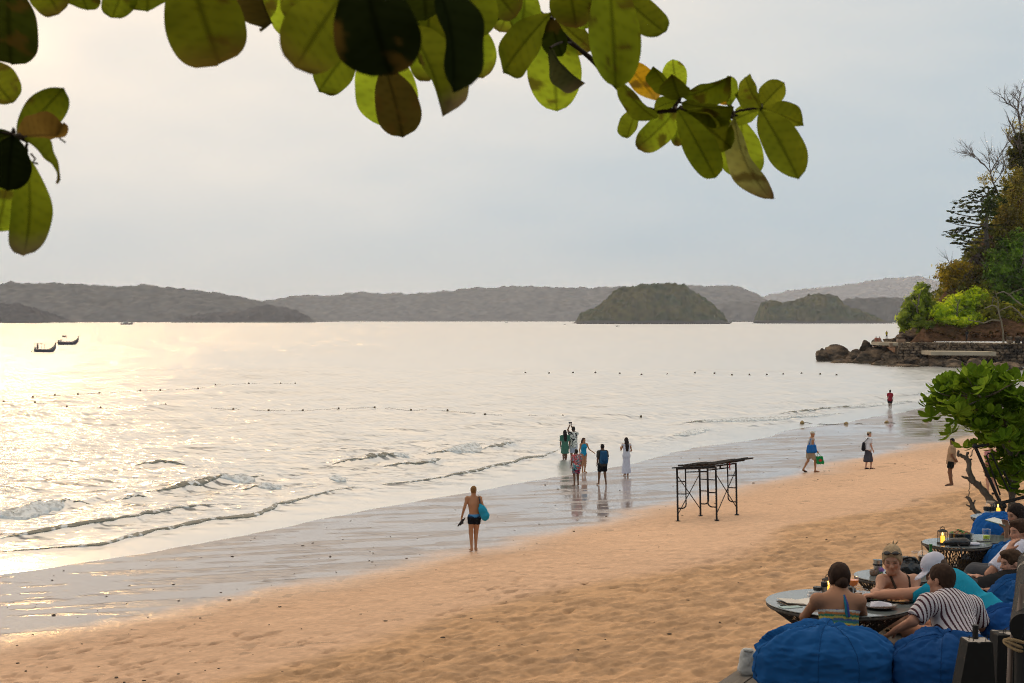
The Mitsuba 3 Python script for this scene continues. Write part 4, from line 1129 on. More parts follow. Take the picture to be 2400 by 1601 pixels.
# ------------------------------------------------------------------ the almond branch that hangs into the view
tk = thing('almond_tree', 'overhanging almond branch with large backlit green leaves along the top of the view', 'tree')
lr = random.Random(4)
scene['dark_bark'] = pbr(tex(lambda p, n, uv: mix((0.022, 0.015, 0.011), (0.075, 0.05, 0.035), fbm(p.x * 160, p.y * 160, p.z * 60, 3))), 0.8, 0.3)
TONE = {'d': (0.045, 0.060, 0.007), 'o': (0.18, 0.205, 0.012), 'm': (0.215, 0.265, 0.014), 'b': (0.36, 0.47, 0.025), 'k': (0.012, 0.018, 0.005), 'y': (0.62, 0.36, 0.015), 'p': (0.36, 0.36, 0.10), 'r': (0.26, 0.15, 0.03), 'n': (0.10, 0.075, 0.014), 'g': (0.10, 0.11, 0.045)}
LV = [  # base px, tip px, width px, depth, tone, roll, fold, bend
    (20, -60, 25, 152, 140, 2.0, 'd', .2, .2, .1), (70, -80, 140, 33, 95, 2.0, 'o', .3, .2, .1), (-60, 140, 30, 242, 90, 2.05, 'o', -.3, .2, .1), (300, -80, 264, 43, 78, 2.1, 'm', .3, .25, .1),
    (340, -100, 347, 31, 95, 2.15, 'm', -.2, .15, .1), (430, -110, 512, 146, 186, 1.95, 'o', .1, .12, .08), (600, -90, 592, 56, 98, 2.2, 'm', .2, .2, .1), (608, -70, 636, 56, 60, 2.1, 'n', 1.15, .5, .1),
    (42, 322, 150, 205, 88, 1.9, 'm', .15, .15, .06), (42, 324, 134, 318, 60, 1.9, 'r', .9, .3, .05), (55, 326, 146, 420, 46, 1.85, 'o', 1.2, .4, .12), (30, 318, 18, 449, 100, 1.8, 'k', .1, .2, .1),
    (62, 365, 60, 602, 96, 1.9, 'm', .35, .35, .18), (20, 400, -4, 536, 84, 1.95, 'b', .2, .2, .1), (35, 312, -90, 335, 60, 1.9, 'd', .5, .2, .1),
    (815, -30, 690, 160, 158, 1.5, 'o', .15, .18, .1), (838, 95, 745, 216, 98, 2.4, 'm', .3, .2, .1), (872, 110, 915, 300, 150, 2.45, 'b', .25, .3, .1), (900, 150, 945, 322, 108, 2.2, 'n', .2, .25, .14),
    (845, -90, 915, 178, 205, 1.3, 'k', .1, .35, .16), (955, 60, 1042, 271, 92, 2.0, 'o', .75, .5, .14), (1010, -70, 1068, 216, 100, 1.4, 'k', .95, .4, .12), (1075, -90, 1120, 96, 118, 2.3, 'm', .2, .2, .1),
    (1090, 50, 1132, 184, 98, 2.5, 'b', .1, .15, .08), (1290, 32, 1176, 172, 92, 2.5, 'o', .4, .3, .1), (1215, -50, 1172, 76, 64, 2.7, 'b', .3, .2, .1), (1296, 62, 1305, 261, 128, 2.6, 'b', .1, .12, .06),
    (1290, 112, 1369, 197, 44, 2.45, 'g', .9, .5, .16), (1292, 42, 1318, 132, 60, 2.5, 'd', .5, .3, .1), (1305, 42, 1390, 118, 64, 2.6, 'o', .3, .2, .1), (1290, 35, 1400, -12, 92, 2.6, 'o', .3, .2, .1),
    (1425, -90, 1444, 207, 124, 2.2, 'm', .1, .15, .06), (1440, -30, 1558, 77, 78, 2.3, 'o', .3, .3, .1), (1462, 145, 1540, 236, 62, 2.7, 'y', .3, .25, .1), (1445, 175, 1537, 281, 46, 2.55, 'm', .7, .5, .14),
    (1592, 230, 1530, 156, 44, 2.65, 'm', .6, .4, .1), (1592, 228, 1576, 142, 58, 2.7, 'b', .2, .2, .1), (1594, 232, 1574, 174, 70, 2.6, 'o', .3, .3, .1), (1600, 226, 1714, 180, 58, 2.65, 'm', .6, .4, .14),
    (1712, 248, 1706, 178, 36, 2.7, 'b', .4, .2, .1), (1708, 246, 1680, 211, 32, 2.72, 'y', .3, .2, .1), (1596, 240, 1720, 252, 52, 2.6, 'o', .8, .4, .1), (1592, 252, 1496, 346, 68, 2.7, 'b', .3, .3, .1),
    (1590, 236, 1532, 256, 36, 2.65, 'm', .6, .3, .1), (1588, 256, 1678, 417, 78, 2.55, 'm', .15, .2, .08), (1606, 258, 1712, 344, 86, 2.6, 'o', .2, .2, .08), (1588, 262, 1584, 332, 36, 2.75, 'b', .3, .2, .1),
    (1738, 276, 1742, 426, 100, 2.75, 'b', .1, .15, .08), (1722, 270, 1800, 469, 62, 2.6, 'p', .7, .6, .2), (1782, 256, 1872, 420, 92, 2.6, 'o', .25, .25, .1), (1785, 254, 1884, 294, 62, 2.65, 'o', .3, .3, .1),
    (1782, 252, 1722, 222, 56, 2.65, 'o', .4, .3, .1), (1782, 254, 1838, 194, 60, 2.7, 'o', .3, .3, .1), (1784, 254, 1746, 180, 46, 2.6, 'o', .6, .4, .1), (1784, 258, 1720, 280, 46, 2.7, 'm', .5, .3, .1),
    (1120, -60, 1210, 40, 96, 2.5, 'o', .4, .3, .1), (1200, 5, 1255, 66, 70, 2.6, 'o', .3, .3, .1), (980, -90, 1000, 50, 120, 2.0, 'd', .3, .2, .1), (700, -90, 742, 70, 120, 1.7, 'o', .3, .2, .1), (1330, -80, 1350, 60, 100, 2.4, 'o', .2, .2, .1),
    (660, -70, 705, 95, 96, 2.35, 'b', .3, .2, .1), (960, 20, 1010, 190, 84, 2.4, 'b', .4, .3, .12), (1010, -20, 985, 150, 80, 2.35, 'o', .5, .3, .1), (1075, 10, 1062, 160, 70, 2.55, 'm', .6, .3, .1), (1230, -30, 1220, 90, 80, 2.55, 'b', .3, .2, .1),
    (1390, -60, 1372, 70, 84, 2.45, 'b', .4, .2, .1), (1250, 20, 1262, 130, 60, 2.65, 'm', .6, .4, .1), (1640, 262, 1655, 330, 44, 2.72, 'b', .4, .2, .1), (1700, 268, 1690, 320, 40, 2.7, 'b', .5, .3, .1), (1640, 258, 1665, 205, 40, 2.72, 'm', .5, .3, .1), (1500, 248, 1470, 320, 44, 2.72, 'm', .5, .3, .1), (520, -70, 540, 40, 90, 2.2, 'b', .4, .2, .1), (180, -60, 205, 26, 80, 2.1, 'm', .4, .2, .1),
    (770, -60, 800, 130, 110, 2.3, 'm', .2, .2, .1), (905, 10, 960, 140, 100, 2.2, 'd', .2, .2, .1), (1030, -50, 1060, 120, 90, 2.5, 'm', .3, .2, .1), (1165, -60, 1150, 60, 90, 2.6, 'd', .3, .2, .1),
]
NODES = []
for i, (bx, by, tx, ty, w, Y, tn, roll, fold, bend) in enumerate(LV):
    Bp, Tp = W(bx, by, Y), W(tx, ty, Y - 0.04 + 0.08 * lr.random())
    wid = w * Y / F / max(0.45, math.cos(roll) * math.cos(fold))
    tip = {'p': (0.20, 0.12, 0.05), 'y': (0.60, 0.40, 0.06)}.get(tn)
    if (tx, ty) in ((60, 602), (1042, 271), (1369, 197)): tip = (0.22, 0.17, 0.10)
    if tn in 'ob' and lr.random() < 0.3: tip = (0.16, 0.11, 0.02)
    m, c = leaf_mesh(Bp, Tp, wid, roll * (1 if lr.random() < 0.5 else -1), fold, bend, 26, 15, lr, (lr.uniform(0.62, 0.85), lr.uniform(0.42, 0.58)), np.array(TONE[tn]) * lr.uniform(0.85, 1.2), 0.48, tipcol=tip, curl=0.45 * (lr.random() - 0.35), spots=lr.choice((0, 34, 48)))
    kk = put(tk, 'leaf', m, 'leaf', True, color=c)
    lab = {'y': 'small yellow leaf among the green ones' if Y > 2.71 else 'bright yellow leaf hanging by the branch', 'p': 'pale curled withered leaf at the end of the branch', 'r': 'reddish brown folded leaf in the left cluster'}.get(tn)
    if lab: labels[kk] = {'label': lab}
    NODES.append((Bp, i))
br = [([(700, -420), (960, -180), (1130, -60), (1230, 3), (1300, 55), (1340, 100), (1385, 135), (1445, 200), (1500, 248), (1545, 262), (1600, 258), (1690, 265), (1722, 275)], [2.0, 2.3, 2.5, 2.6, 2.6, 2.6, 2.62, 2.65, 2.66, 2.66, 2.66, 2.66, 2.68], 12, 7),
      ([(1570, 258), (1586, 248), (1596, 228)], [2.66] * 3, 6, 4), ([(1690, 265), (1740, 258), (1786, 250)], [2.66, 2.66, 2.66], 5, 4),
      ([(-700, 100), (-300, 330), (-60, 300), (30, 312), (66, 330)], [1.9] * 5, 9, 5), ([(-700, 100), (0, -330), (300, -280), (700, -420)], [1.9, 2.0, 2.0, 2.0], 20, 14), ([(300, -280), (440, -160), (600, -90), (850, -95)], [2.0, 1.97, 2.1, 1.9], 10, 6),
      ([(960, -180), (900, -60), (880, 80), (905, 150)], [2.3, 2.3, 2.35, 2.3], 7, 5)]
bm = []
for pts, Ys, w0, w1 in br:
    P = np.array([W(x, y, Y) for (x, y), Y in zip(pts, Ys)])
    Q = wiggle(P, 8 * len(pts), 0.004, len(pts))
    bm.append(tube(Q, np.linspace(w0 * 1.3, w1 * 1.5, len(Q)) * 2.4 / F / 2 * (1 + 0.12 * np.sin(np.arange(len(Q)) * 1.7)), 8))
for Bp, i in NODES:                                                  # leaf stalks back to the wood
    allp = np.vstack([b.vertices for b in bm[:7]])
    j = np.argmin(np.linalg.norm(allp - Bp, axis=1))
    if np.linalg.norm(allp[j] - Bp) < 0.40:
        bm.append(tube(wiggle([allp[j], lerp(allp[j], Bp, 0.5) + np.array([0, 0, 0.006]), Bp], 6, 0.002, i), 0.0022, 5, cap=False))
tr = W(-700, 100, 1.9)
bm.append(tube(wiggle([tr + np.array([-0.5, 0.1, -6.4]), tr + np.array([-0.35, 0.0, -2.5]), tr + np.array([0.0, 0, 0.0]), tr + np.array([0.1, 0.1, 0.9])], 20, 0.05, 3), np.linspace(0.11, 0.03, 20), 10))
put(tk, 'branch', cat(bm), 'dark_bark', True)
seedm = [tube(wiggle([W(134, 318, 1.9), W(146, 330, 1.9), W(154, 334, 1.9)], 8, 0.001, 2), 0.0012, 5), tube(wiggle([W(72, 360, 1.88), W(84, 372, 1.88), W(76, 380, 1.88), W(88, 384, 1.88)], 8, 0.001, 4), 0.0014, 5)]
put(tk, 'flower_spike', cat(seedm), 'bark', True)

# ------------------------------------------------------------------ the shrub at the right, on the terrace edge
sk = thing('seaside_shrub', 'glossy green shrub with a crooked bare trunk at the right edge behind the tables', 'shrub')
SY = 18.0
RO = [(150, 400), (215, 290), (300, 220), (350, 440), (330, 560), (420, 150), (480, 260), (560, 110), (620, 300), (560, 480), (650, 190), (720, 130), (640, 420), (620, 600), (740, 300), (830, 420), (700, 700), (850, 560), (920, 110), (900, 260), (1000, 170),
      (1060, 300), (980, 430), (1130, 150), (1180, 330), (1090, 500), (960, 620), (1150, 640), (790, 890), (860, 760), (1000, 800), (1180, 800), (900, 960), (1020, 1080), (950, 1200), (1120, 1150), (1080, 1320), (1200, 1000), (1220, 1250)]
g = np.random.default_rng(21)
cen = []
for i, (rx, ry) in enumerate(RO):
    px, py = rx / 5.225 + 2160, ry / 5.225 + 860
    cen.append(W(px, py, SY + g.uniform(-0.55, 0.75)))
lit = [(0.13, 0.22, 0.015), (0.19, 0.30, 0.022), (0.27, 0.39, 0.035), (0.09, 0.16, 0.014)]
for i, c in enumerate(cen):
    up = unit(np.array([-0.15, -0.15, 1.0]) + g.normal(size=3) * 0.28)
    for j in range(7):
        a = j * 2.4 + g.uniform(0, 0.5)
        e1 = unit(np.cross(up, [0.3, 0.9, 0.1])); e2 = np.cross(up, e1)
        d = unit(up * (0.35 + 0.55 * (j / 7)) + (e1 * math.cos(a) + e2 * math.sin(a)))
        L = g.uniform(0.135, 0.195)
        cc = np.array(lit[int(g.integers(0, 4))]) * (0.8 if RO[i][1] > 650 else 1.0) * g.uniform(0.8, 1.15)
        if (i, j) in ((12, 2), (14, 5)): cc = np.array((0.55, 0.30, 0.02))
        b = c - up * 0.03 * (1 - j / 7) + d * 0.01
        ex = c + up * 0.5
        m, col = leaf_mesh(b, b + d * L, L * 0.50, 0.0, 0.30, 0.10, 9, 5, lr, (0.75, 0.30), cc, 0.8, eye=ex + d * 0.2)
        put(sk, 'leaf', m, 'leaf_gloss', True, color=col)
# the rest of its leaves, too many to pick apart
mm, cc_ = [], []
lo, hi2 = np.min(cen, 0), np.max(cen, 0)
for i in range(200):
    c = cen[int(g.integers(0, len(cen)))] + g.normal(size=3) * np.array([0.09, 0.35, 0.09]) + np.array([0.10, 0.12, -0.10])
    up = unit(np.array([-0.1, -0.1, 1.0]) + g.normal(size=3) * 0.35)
    e1 = unit(np.cross(up, [0.3, 0.9, 0.1])); e2 = np.cross(up, e1)
    tone = np.array(lit[int(g.integers(0, 4))])
    for j in range(8):
        a = j * 2.4 + g.uniform(0, 0.6); d = unit(up * (0.2 + 0.6 * j / 8) + e1 * math.cos(a) + e2 * math.sin(a)); L = g.uniform(0.13, 0.20)
        m, col = leaf_mesh(c, c + d * L, L * 0.5, 0.0, 0.3, 0.1, 6, 5, lr, (0.75, 0.30), tone * g.uniform(0.7, 1.1), 0.8, eye=c + up * 0.5 + d * 0.2)
        mm.append(m); cc_.append(col)
put(sk, 'leaves', cat(mm), 'leaf_gloss', True, color=np.vstack(cc_), kind='stuff')
scene['leaf_gloss'] = {'type': 'principledthin', 'base_color': VC, 'roughness': 0.34, 'diff_trans': 0.9, 'spec_trans': 0.0, 'eta': 1.5}
wd = lambda pts, w0, w1, Y=SY, sd=1, n=18: tube(wiggle([W(x, y, Y) for x, y in pts], n, 0.02, sd), np.linspace(w0, w1, n) * SY / F / 2 * (1 + 0.16 * np.sin(np.arange(n) * 2.3 + sd)), 8)
tw = [wd([(2362, 1262), (2345, 1215), (2331, 1181), (2307, 1150), (2281, 1127), (2272, 1102), (2271, 1083), (2264, 1074)], 22, 11, sd=1, n=30), wd([(2264, 1076), (2254, 1068), (2244, 1066)], 9, 7, sd=2, n=8), wd([(2244, 1068), (2247, 1056)], 8, 5, sd=3, n=6), wd([(2266, 1074), (2267, 1060)], 8, 6, sd=4, n=6), wd([(2268, 1078), (2278, 1076)], 6, 3, sd=5, n=6),
      wd([(2283, 1130), (2268, 1122), (2254, 1117)], 12, 3, sd=6, n=10), wd([(2300, 1142), (2298, 1130)], 5, 2, sd=7, n=5), wd([(2273, 1128), (2271, 1164)], 2, 2, sd=8, n=8), wd([(2362, 1262), (2330, 1230), (2307, 1212), (2283, 1198), (2278, 1178), (2270, 1168)], 18, 8, sd=9, n=20), wd([(2283, 1196), (2272, 1188), (2264, 1183)], 6, 3, sd=10, n=7),
      wd([(2281, 1182), (2285, 1172)], 5, 3, sd=11, n=5), wd([(2270, 1168), (2265, 1164)], 6, 3, sd=12, n=5), wd([(2274, 1070), (2284, 1052)], 3, 2, sd=13, n=6), wd([(2360, 1270), (2372, 1180), (2378, 1090), (2372, 1020), (2350, 970), (2300, 935)], 20, 6, sd=14, n=26), wd([(2374, 1150), (2400, 1060), (2420, 990), (2400, 930)], 12, 4, sd=15, n=16), wd([(2376, 1080), (2350, 1040), (2330, 1010)], 8, 3, sd=16, n=10)]
tree_pts = np.vstack([x.vertices for x in (tw[13], tw[14], tw[15])])
for i, c in enumerate(cen):
    j = np.argmin(np.linalg.norm(tree_pts - c, axis=1) + 0.6 * np.maximum(tree_pts[:, 2] - c[2] + 0.05, 0))
    tw.append(tube(wiggle([tree_pts[j], lerp(tree_pts[j], c, 0.5) + np.array([0, 0, -0.05]), c - np.array([0, 0, 0.03])], 9, 0.02, i), np.linspace(0.013, 0.006, 9), 5, cap=False))
put(sk, 'trunk', cat(tw), 'bark', True)

# ------------------------------------------------------------------ people on the beach
def feet(px, py): return W_ground(px, py)


def height(px_h, pos): return px_h * pos[1] / F


def plain(c): return tuple(c)


def ramp_cols(cols, scale, seed, sharp=8.0):
    cols = np.asarray(cols, float)

    def fn(v, J, up, lat, fw):
        q = meshkit.noise(v * scale, seed); q2 = meshkit.noise(v * scale * 1.3 + 7, seed + 1)
        i = ((q * 2.7 + q2 * 1.7) * len(cols) / 1.6).astype(int) % len(cols)
        return cols[i]
    return fn


def bands(fn):
    return lambda v, J, up, lat, fw: fn(v, J, up, lat, fw)


HB = 0.015
# walker with the blue bag
p = feet(1110, 1292)
J, s, f, r, P = standing(p, 4, height(153, p), (-0.05, 0.05), arms={'l': ((-0.255, -0.05, 1.16), (-0.315, 0.02, 0.92)), 'r': ((0.27, -0.06, 1.15), (0.245, 0.10, 0.98))}, apart=0.055, hip_shift=0.02)
trunk_col = lambda v, J, up, lat, fw: np.where((((v - J['pelvis']) @ up) > -0.02 + 0.05 * (meshkit.noise(v * 14, 2) - 0.5))[:, None], np.where((meshkit.noise(v * np.array([9, 9, 26]), 4) > 0.5)[:, None], (0.06, 0.22, 0.42), (0.015, 0.05, 0.12)), (0.008, 0.009, 0.012))


def walker_extra(k, J, H, HF, up, lat, fw):
    a, b = J['shr'] + up * 0.05 - lat * 0.03, J['pelvis'] + lat * 0.20 + up * 0.10
    put(k, 'bag_strap', tube([a + fw * 0.05, a + up * 0.012, a - fw * 0.075, lerp(a, b, 0.45) - fw * 0.13], 0.016, 6), 'paint', color=(0.015, 0.015, 0.018))


pk = person('shirtless man in blue and black swim trunks walking away with bag and sandals', J, 'tan', ('short', (0.20, 0.10, 0.035), 0), [('shorts', 'swim_trunks', trunk_col, {'len': 0.40, 'top': 0.12, 'infl': 0.01})], HB, s, extra=walker_extra)
bk = thing('shoulder_bag', 'turquoise blue dry bag hanging at the hip of the shirtless walker', 'bag')
S = Soft(); a, b = P(0.17, -0.15, 1.26), P(0.30, -0.13, 0.98)
S.cone(a, lerp(a, b, 0.5), 0.035 * s, 0.105 * s, 0.05); S.cone(lerp(a, b, 0.4), b, 0.095 * s, 0.115 * s, 0.05); S.cone(b, b + np.array([0.0, 0, -0.05]), 0.105 * s, 0.10 * s, 0.04)
put(bk, 'body', S.mesh(0.012, wrinkle=lambda q: 0.02 * (meshkit.fbm(q * 16, 3, 2) - 0.5)), 'cloth', True, color=(0.02, 0.24, 0.36))
put(bk, 'cord', tube([a + np.array([0, 0, 0.03]), P(0.155, -0.12, 1.40)], 0.012, 6), 'paint', color=(0.015, 0.015, 0.018))


def sandal(c, d, u, nm, label):
    k = thing('sandal', label, 'sandal')
    d, u = unit(d), unit(u); l = np.cross(d, u)
    t_ = np.linspace(0, 2 * np.pi, 24, endpoint=False)
    ox = 0.135 * np.cos(t_); oy = (0.046 + 0.008 * np.cos(t_)) * np.sin(t_)
    pl = trimesh.creation.extrude_polygon(Polygon(np.stack([ox, oy], 1)), 0.022, engine='earcut')
    R = np.eye(4); R[:3, 0], R[:3, 1], R[:3, 2], R[:3, 3] = d, l, u, c
    pl.apply_transform(R)
    put(k, 'sole', pl, 'paint', color=(0.012, 0.012, 0.014))
    c = np.asarray(c)
    put(k, 'strap', tube([c + d * 0.02 - l * 0.045 + u * 0.02, c + d * 0.05 + u * 0.055, c + d * 0.02 + l * 0.045 + u * 0.02], 0.012, 6), 'paint', color=(0.02, 0.02, 0.022))


w = J['wrl'] + np.array([-0.01, 0.02, -0.10])
sandal(w + np.array([-0.035, 0.01, -0.05]), (-0.55, 0.2, -0.8), (0.7, -0.3, -0.5), 0, 'black sandal held in the left hand of the shirtless walker, the front one')
sandal(w + np.array([0.02, 0.05, -0.03]), (-0.5, 0.2, -0.8), (0.75, -0.3, -0.45), 1, 'black sandal held in the left hand of the shirtless walker, the one behind')

LHAIR = (0.018, 0.013, 0.011)
# the group at the water
p = feet(1324, 1090)
J, s, f, r, P = standing(p, 8, 1.60, (0.0, 0.04), apart=0.05)
person('woman in a loose green dress with long dark hair standing in the shallows', J, 'brown', ('long', LHAIR, 0.16), [('top', 'dress', (0.055, 0.14, 0.095), {'sleeve': 0.75, 'hem': 0.36, 'flare': 0.05, 'infl': 0.025})], HB, s, True)
p = feet(1344, 1088)
J, s, f, r, P = standing(p, 2, 1.72, (0.0, 0.0), arms={'l': ((-0.26, 0.10, 1.60), (-0.17, 0.12, 1.80)), 'r': ((0.06, 0.22, 1.52), (-0.10, 0.16, 1.78))})
J['hdl'] = J['hdr'] = np.array([0.2, 0.0, 1.0])
person('person in a black and white patterned shirt raising both arms to take a picture', J, 'brown', ('short', LHAIR, 1), [('top', 'shirt', ramp_cols([(0.02, 0.02, 0.02), (0.62, 0.59, 0.52), (0.60, 0.57, 0.50)], 11, 3), {'sleeve': 0.7, 'hem': 0.16, 'infl': 0.025}), ('shorts', 'shorts', (0.42, 0.43, 0.48), {'len': 0.9, 'loose': 0.02})], HB, s)
ph = thing('phone', 'phone held up by the person in the patterned shirt', 'phone')
c = lerp(J['wrl'], J['wrr'], 0.5) + np.array([0.0, 0.02, 0.13])
put(ph, 'body', box(c, (0.15, 0.010, 0.075), 0.05, 0.003), 'paint', color=(0.012, 0.012, 0.014)); put(ph, 'screen', box(c + np.array([0, -0.0068, 0]), (0.138, 0.0015, 0.066), 0.05), 'paint', color=(0.10, 0.11, 0.12))
p = feet(1351, 1139)
J, s, f, r, P = standing(p, 20, height(86, p), (0.0, 0.06), apart=0.11, arms={'l': ((-0.23, 0.02, 1.15), (-0.21, 0.15, 0.93)), 'r': ((0.235, -0.02, 1.14), (0.27, 0.10, 0.90))})
person('person in a red, white and turquoise patterned shirt and shorts on the wet sand', J, 'brown', ('short', LHAIR, 1), [('top', 'shirt', ramp_cols([(0.45, 0.04, 0.07), (0.50, 0.42, 0.38), (0.10, 0.28, 0.30), (0.04, 0.03, 0.05), (0.55, 0.12, 0.09)], 12, 5), {'sleeve': 0.8, 'hem': 0.15, 'infl': 0.03}), ('shorts', 'shorts', ramp_cols([(0.42, 0.04, 0.09), (0.03, 0.03, 0.05), (0.12, 0.30, 0.28)], 12, 8), {'len': 0.75, 'loose': 0.025})], HB, s, fat=1.05)
p = feet(1368, 1108)
J, s, f, r, P = standing(p, 205, height(82, p), (0.03, -0.02), apart=0.05, arms={'l': ((-0.30, 0.02, 1.16), (-0.47, 0.10, 1.03)), 'r': ((0.21, -0.04, 1.15), (0.16, -0.10, 0.94))})
person('woman in a bright blue swimsuit facing the beach with one arm held out', J, 'tan', ('long', (0.05, 0.022, 0.014), 0.10), [('suit', 'swimsuit', (0.015, 0.22, 0.36))], HB, s, True, face=(0.55, -0.8, 0.05))
p = feet(1412, 1137)
J, s, f, r, P = standing(p, 14, height(96, p), (0.08, -0.02), apart=0.15)


def pack_extra(k, J, H, HF, up, lat, fw):
    for sd in ('l', 'r'):
        a = J['sh' + sd] * 0.65 + J['neck'] * 0.35
        put(k, 'bag_strap', tube([a + fw * 0.11 - up * 0.10, a + fw * 0.06 + up * 0.035, a - fw * 0.09 + up * 0.02], 0.018, 6), 'cloth', color=(0.015, 0.07, 0.14))


person('young man in a dark t-shirt and black shorts with a backpack on the wet sand', J, 'brown', ('short', LHAIR, 1), [('top', 't_shirt', (0.055, 0.05, 0.042), {'sleeve': 0.8, 'hem': 0.13, 'infl': 0.022}), ('shorts', 'shorts', (0.010, 0.010, 0.012), {'len': 0.78, 'loose': 0.02})], HB, s, extra=pack_extra)
bk = thing('backpack', 'blue backpack worn by the young man on the wet sand', 'backpack')
S = Soft()
for o in (-0.07, 0.07): S.cone(P(o, -0.175, 1.40), P(o * 1.25, -0.19, 1.02), 0.085 * s, 0.10 * s, 0.06)
put(bk, 'body', S.mesh(0.014, wrinkle=lambda q: 0.012 * (meshkit.fbm(q * 14, 2, 4) - 0.5)), 'cloth', True, color=(0.018, 0.075, 0.15))
S = Soft(); S.ell(P(0, -0.27, 1.08), np.array([0.13, 0.05, 0.10]) * s, frame(f), 0.03)
put(bk, 'pocket', S.mesh(0.012), 'cloth', True, color=(0.012, 0.05, 0.11))
p = feet(1468, 1116)
J, s, f, r, P = standing(p, 12, height(91, p), (0.06, -0.04), apart=0.05, arms={'l': ((-0.24, 0.04, 1.18), (-0.22, 0.20, 1.25)), 'r': ((0.235, -0.02, 1.15), (0.20, 0.16, 1.10))})
person('woman in a long white dress with long dark hair seen from behind', J, 'tan', ('long', (0.022, 0.014, 0.012), 0.22), [('top', 'dress_top', (0.60, 0.58, 0.62), {'sleeve': 0, 'hem': 0.10, 'neck': 0.06}), ('skirt', 'dress_skirt', (0.58, 0.55, 0.60), {'len': 0.92, 'flare': 0.02, 'wr': 0.05})], HB, s, True)
# far woman in red
p = feet(2086, 963)
J, s, f, r, P = standing(p, -15, height(49, p), (0.02, -0.02), apart=0.07)
person('far person in a red top and black shorts standing alone where the water ends', J, 'brown', ('short', LHAIR, 1), [('top', 'top', (0.24, 0.02, 0.03), {'sleeve': 0.7, 'hem': 0.12, 'infl': 0.02}), ('shorts', 'shorts', (0.012, 0.012, 0.014), {'len': 0.6, 'loose': 0.02})], 0.022, s, True)
# old man with two bags
p = feet(1898, 1107)
J, s, f, r, P = standing(p, -78, height(96, p), (-0.26, 0.24), apart=0.05, lean=9, arms={'l': ((-0.2, 0.02, 1.16), (-0.18, 0.16, 0.92)), 'r': ((0.21, 0.02, 1.16), (0.20, 0.22, 0.93))})
person('elderly man in a beige cap and tan shorts walking right with two bags', J, 'tan', None, [('top', 'vest', (0.40, 0.36, 0.32), {'sleeve': 0, 'hem': 0.06, 'neck': 0.06, 'strap': 0.20}), ('shorts', 'shorts', (0.36, 0.28, 0.19), {'len': 0.80, 'loose': 0.025, 'top': 0.10}), ('cap', 'cap', (0.50, 0.45, 0.36)), ('shoes', 'sandals', (0.05, 0.035, 0.03), {'low': 0.045})], HB, s, face=(1, 0.2, -0.05))
bk = thing('tote_bag', 'large blue tote bag on the shoulder of the elderly man', 'bag')
S = Soft()
for o in (-0.14, 0.0, 0.14): S.cone(P(0.23, -0.02 + o, 1.14), P(0.24, -0.02 + o * 1.1, 0.92), 0.065 * s, 0.085 * s, 0.06)
put(bk, 'body', S.mesh(0.014, wrinkle=lambda q: 0.03 * (meshkit.fbm(q * 12, 3, 6) - 0.5)), 'cloth', True, color=(0.015, 0.12, 0.36))
put(bk, 'strap', tube([P(0.24, -0.15, 1.16), P(0.20, -0.05, 1.46), P(0.17, 0.05, 1.46), P(0.24, 0.13, 1.16)], 0.016, 6), 'cloth', color=(0.012, 0.09, 0.30))
bk = thing('shopping_bag', 'green shopping bag with a red print carried by the elderly man', 'bag')
hnd = J['wrr'] + np.array([0.06, 0, -0.09])
S = Soft()
for o in (-0.10, 0.0, 0.10): S.cone(hnd + np.array([0.06 + o, 0, -0.16]), hnd + np.array([0.10 + o * 1.1, 0, -0.42]), 0.04 * s, 0.052 * s, 0.05)
put(bk, 'body', S.mesh(0.013, wrinkle=lambda q: 0.02 * (meshkit.fbm(q * 12, 3, 7) - 0.5)), 'cloth', True, color=(0.015, 0.22, 0.06))
put(bk, 'handle', tube([hnd + np.array([-0.02, 0, -0.15]), hnd, hnd + np.array([0.02, 0, 0.0]), hnd + np.array([0.14, 0, -0.15])], 0.010, 5), 'cloth', color=(0.015, 0.20, 0.06))
put(bk, 'print', move(trimesh.creation.icosphere(subdivisions=2), hnd + np.array([0.10, -0.052 * s, -0.30]), s=1.0).apply_transform(np.eye(4)) if False else trimesh.Trimesh(trimesh.creation.icosphere(subdivisions=2).vertices * np.array([0.07, 0.012, 0.06]) + hnd + np.array([0.09, -0.050 * s, -0.30]), trimesh.creation.icosphere(subdivisions=2).faces), 'cloth', True, color=(0.40, 0.04, 0.03), label='red print on the green bag')
# woman in white and grey
p = feet(2034, 1099)
J, s, f, r, P = standing(p, -70, height(87, p), (-0.06, 0.14), apart=0.06, lean=5, arms={'l': ((-0.2, 0.03, 1.15), (-0.17, 0.12, 0.92)), 'r': ((0.21, 0.03, 1.15), (0.20, 0.14, 0.90))})
person('woman in a white t-shirt, long grey skirt and straw hat walking right', J, 'pale', ('short', (0.06, 0.04, 0.03), 1), [('top', 't_shirt', (0.62, 0.62, 0.64), {'sleeve': 0.75, 'hem': 0.05, 'infl': 0.022}), ('skirt', 'skirt', (0.055, 0.055, 0.07), {'len': 0.68, 'flare': 0.05, 'wr': 0.04}), ('cap', 'hat', (0.40, 0.31, 0.20)), ('shoes', 'shoes', (0.012, 0.012, 0.014), {'low': 0.03})], HB, s, True, face=(1, -0.15, -0.05), fat=1.12)
bk = thing('shoulder_bag', 'black bag on the back of the woman in the grey skirt', 'bag')
S = Soft(); S.cone(P(-0.02, -0.22, 1.20), P(0.0, -0.25, 0.95), 0.07 * s, 0.10 * s, 0.05)
put(bk, 'body', S.mesh(0.014, wrinkle=lambda q: 0.015 * (meshkit.fbm(q * 12, 2, 8) - 0.5)), 'cloth', True, color=(0.014, 0.014, 0.017))
put(bk, 'strap', tube([P(-0.02, -0.20, 1.26), P(0.10, -0.06, 1.46), P(0.14, 0.06, 1.44)], 0.014, 6), 'cloth', color=(0.014, 0.014, 0.017))
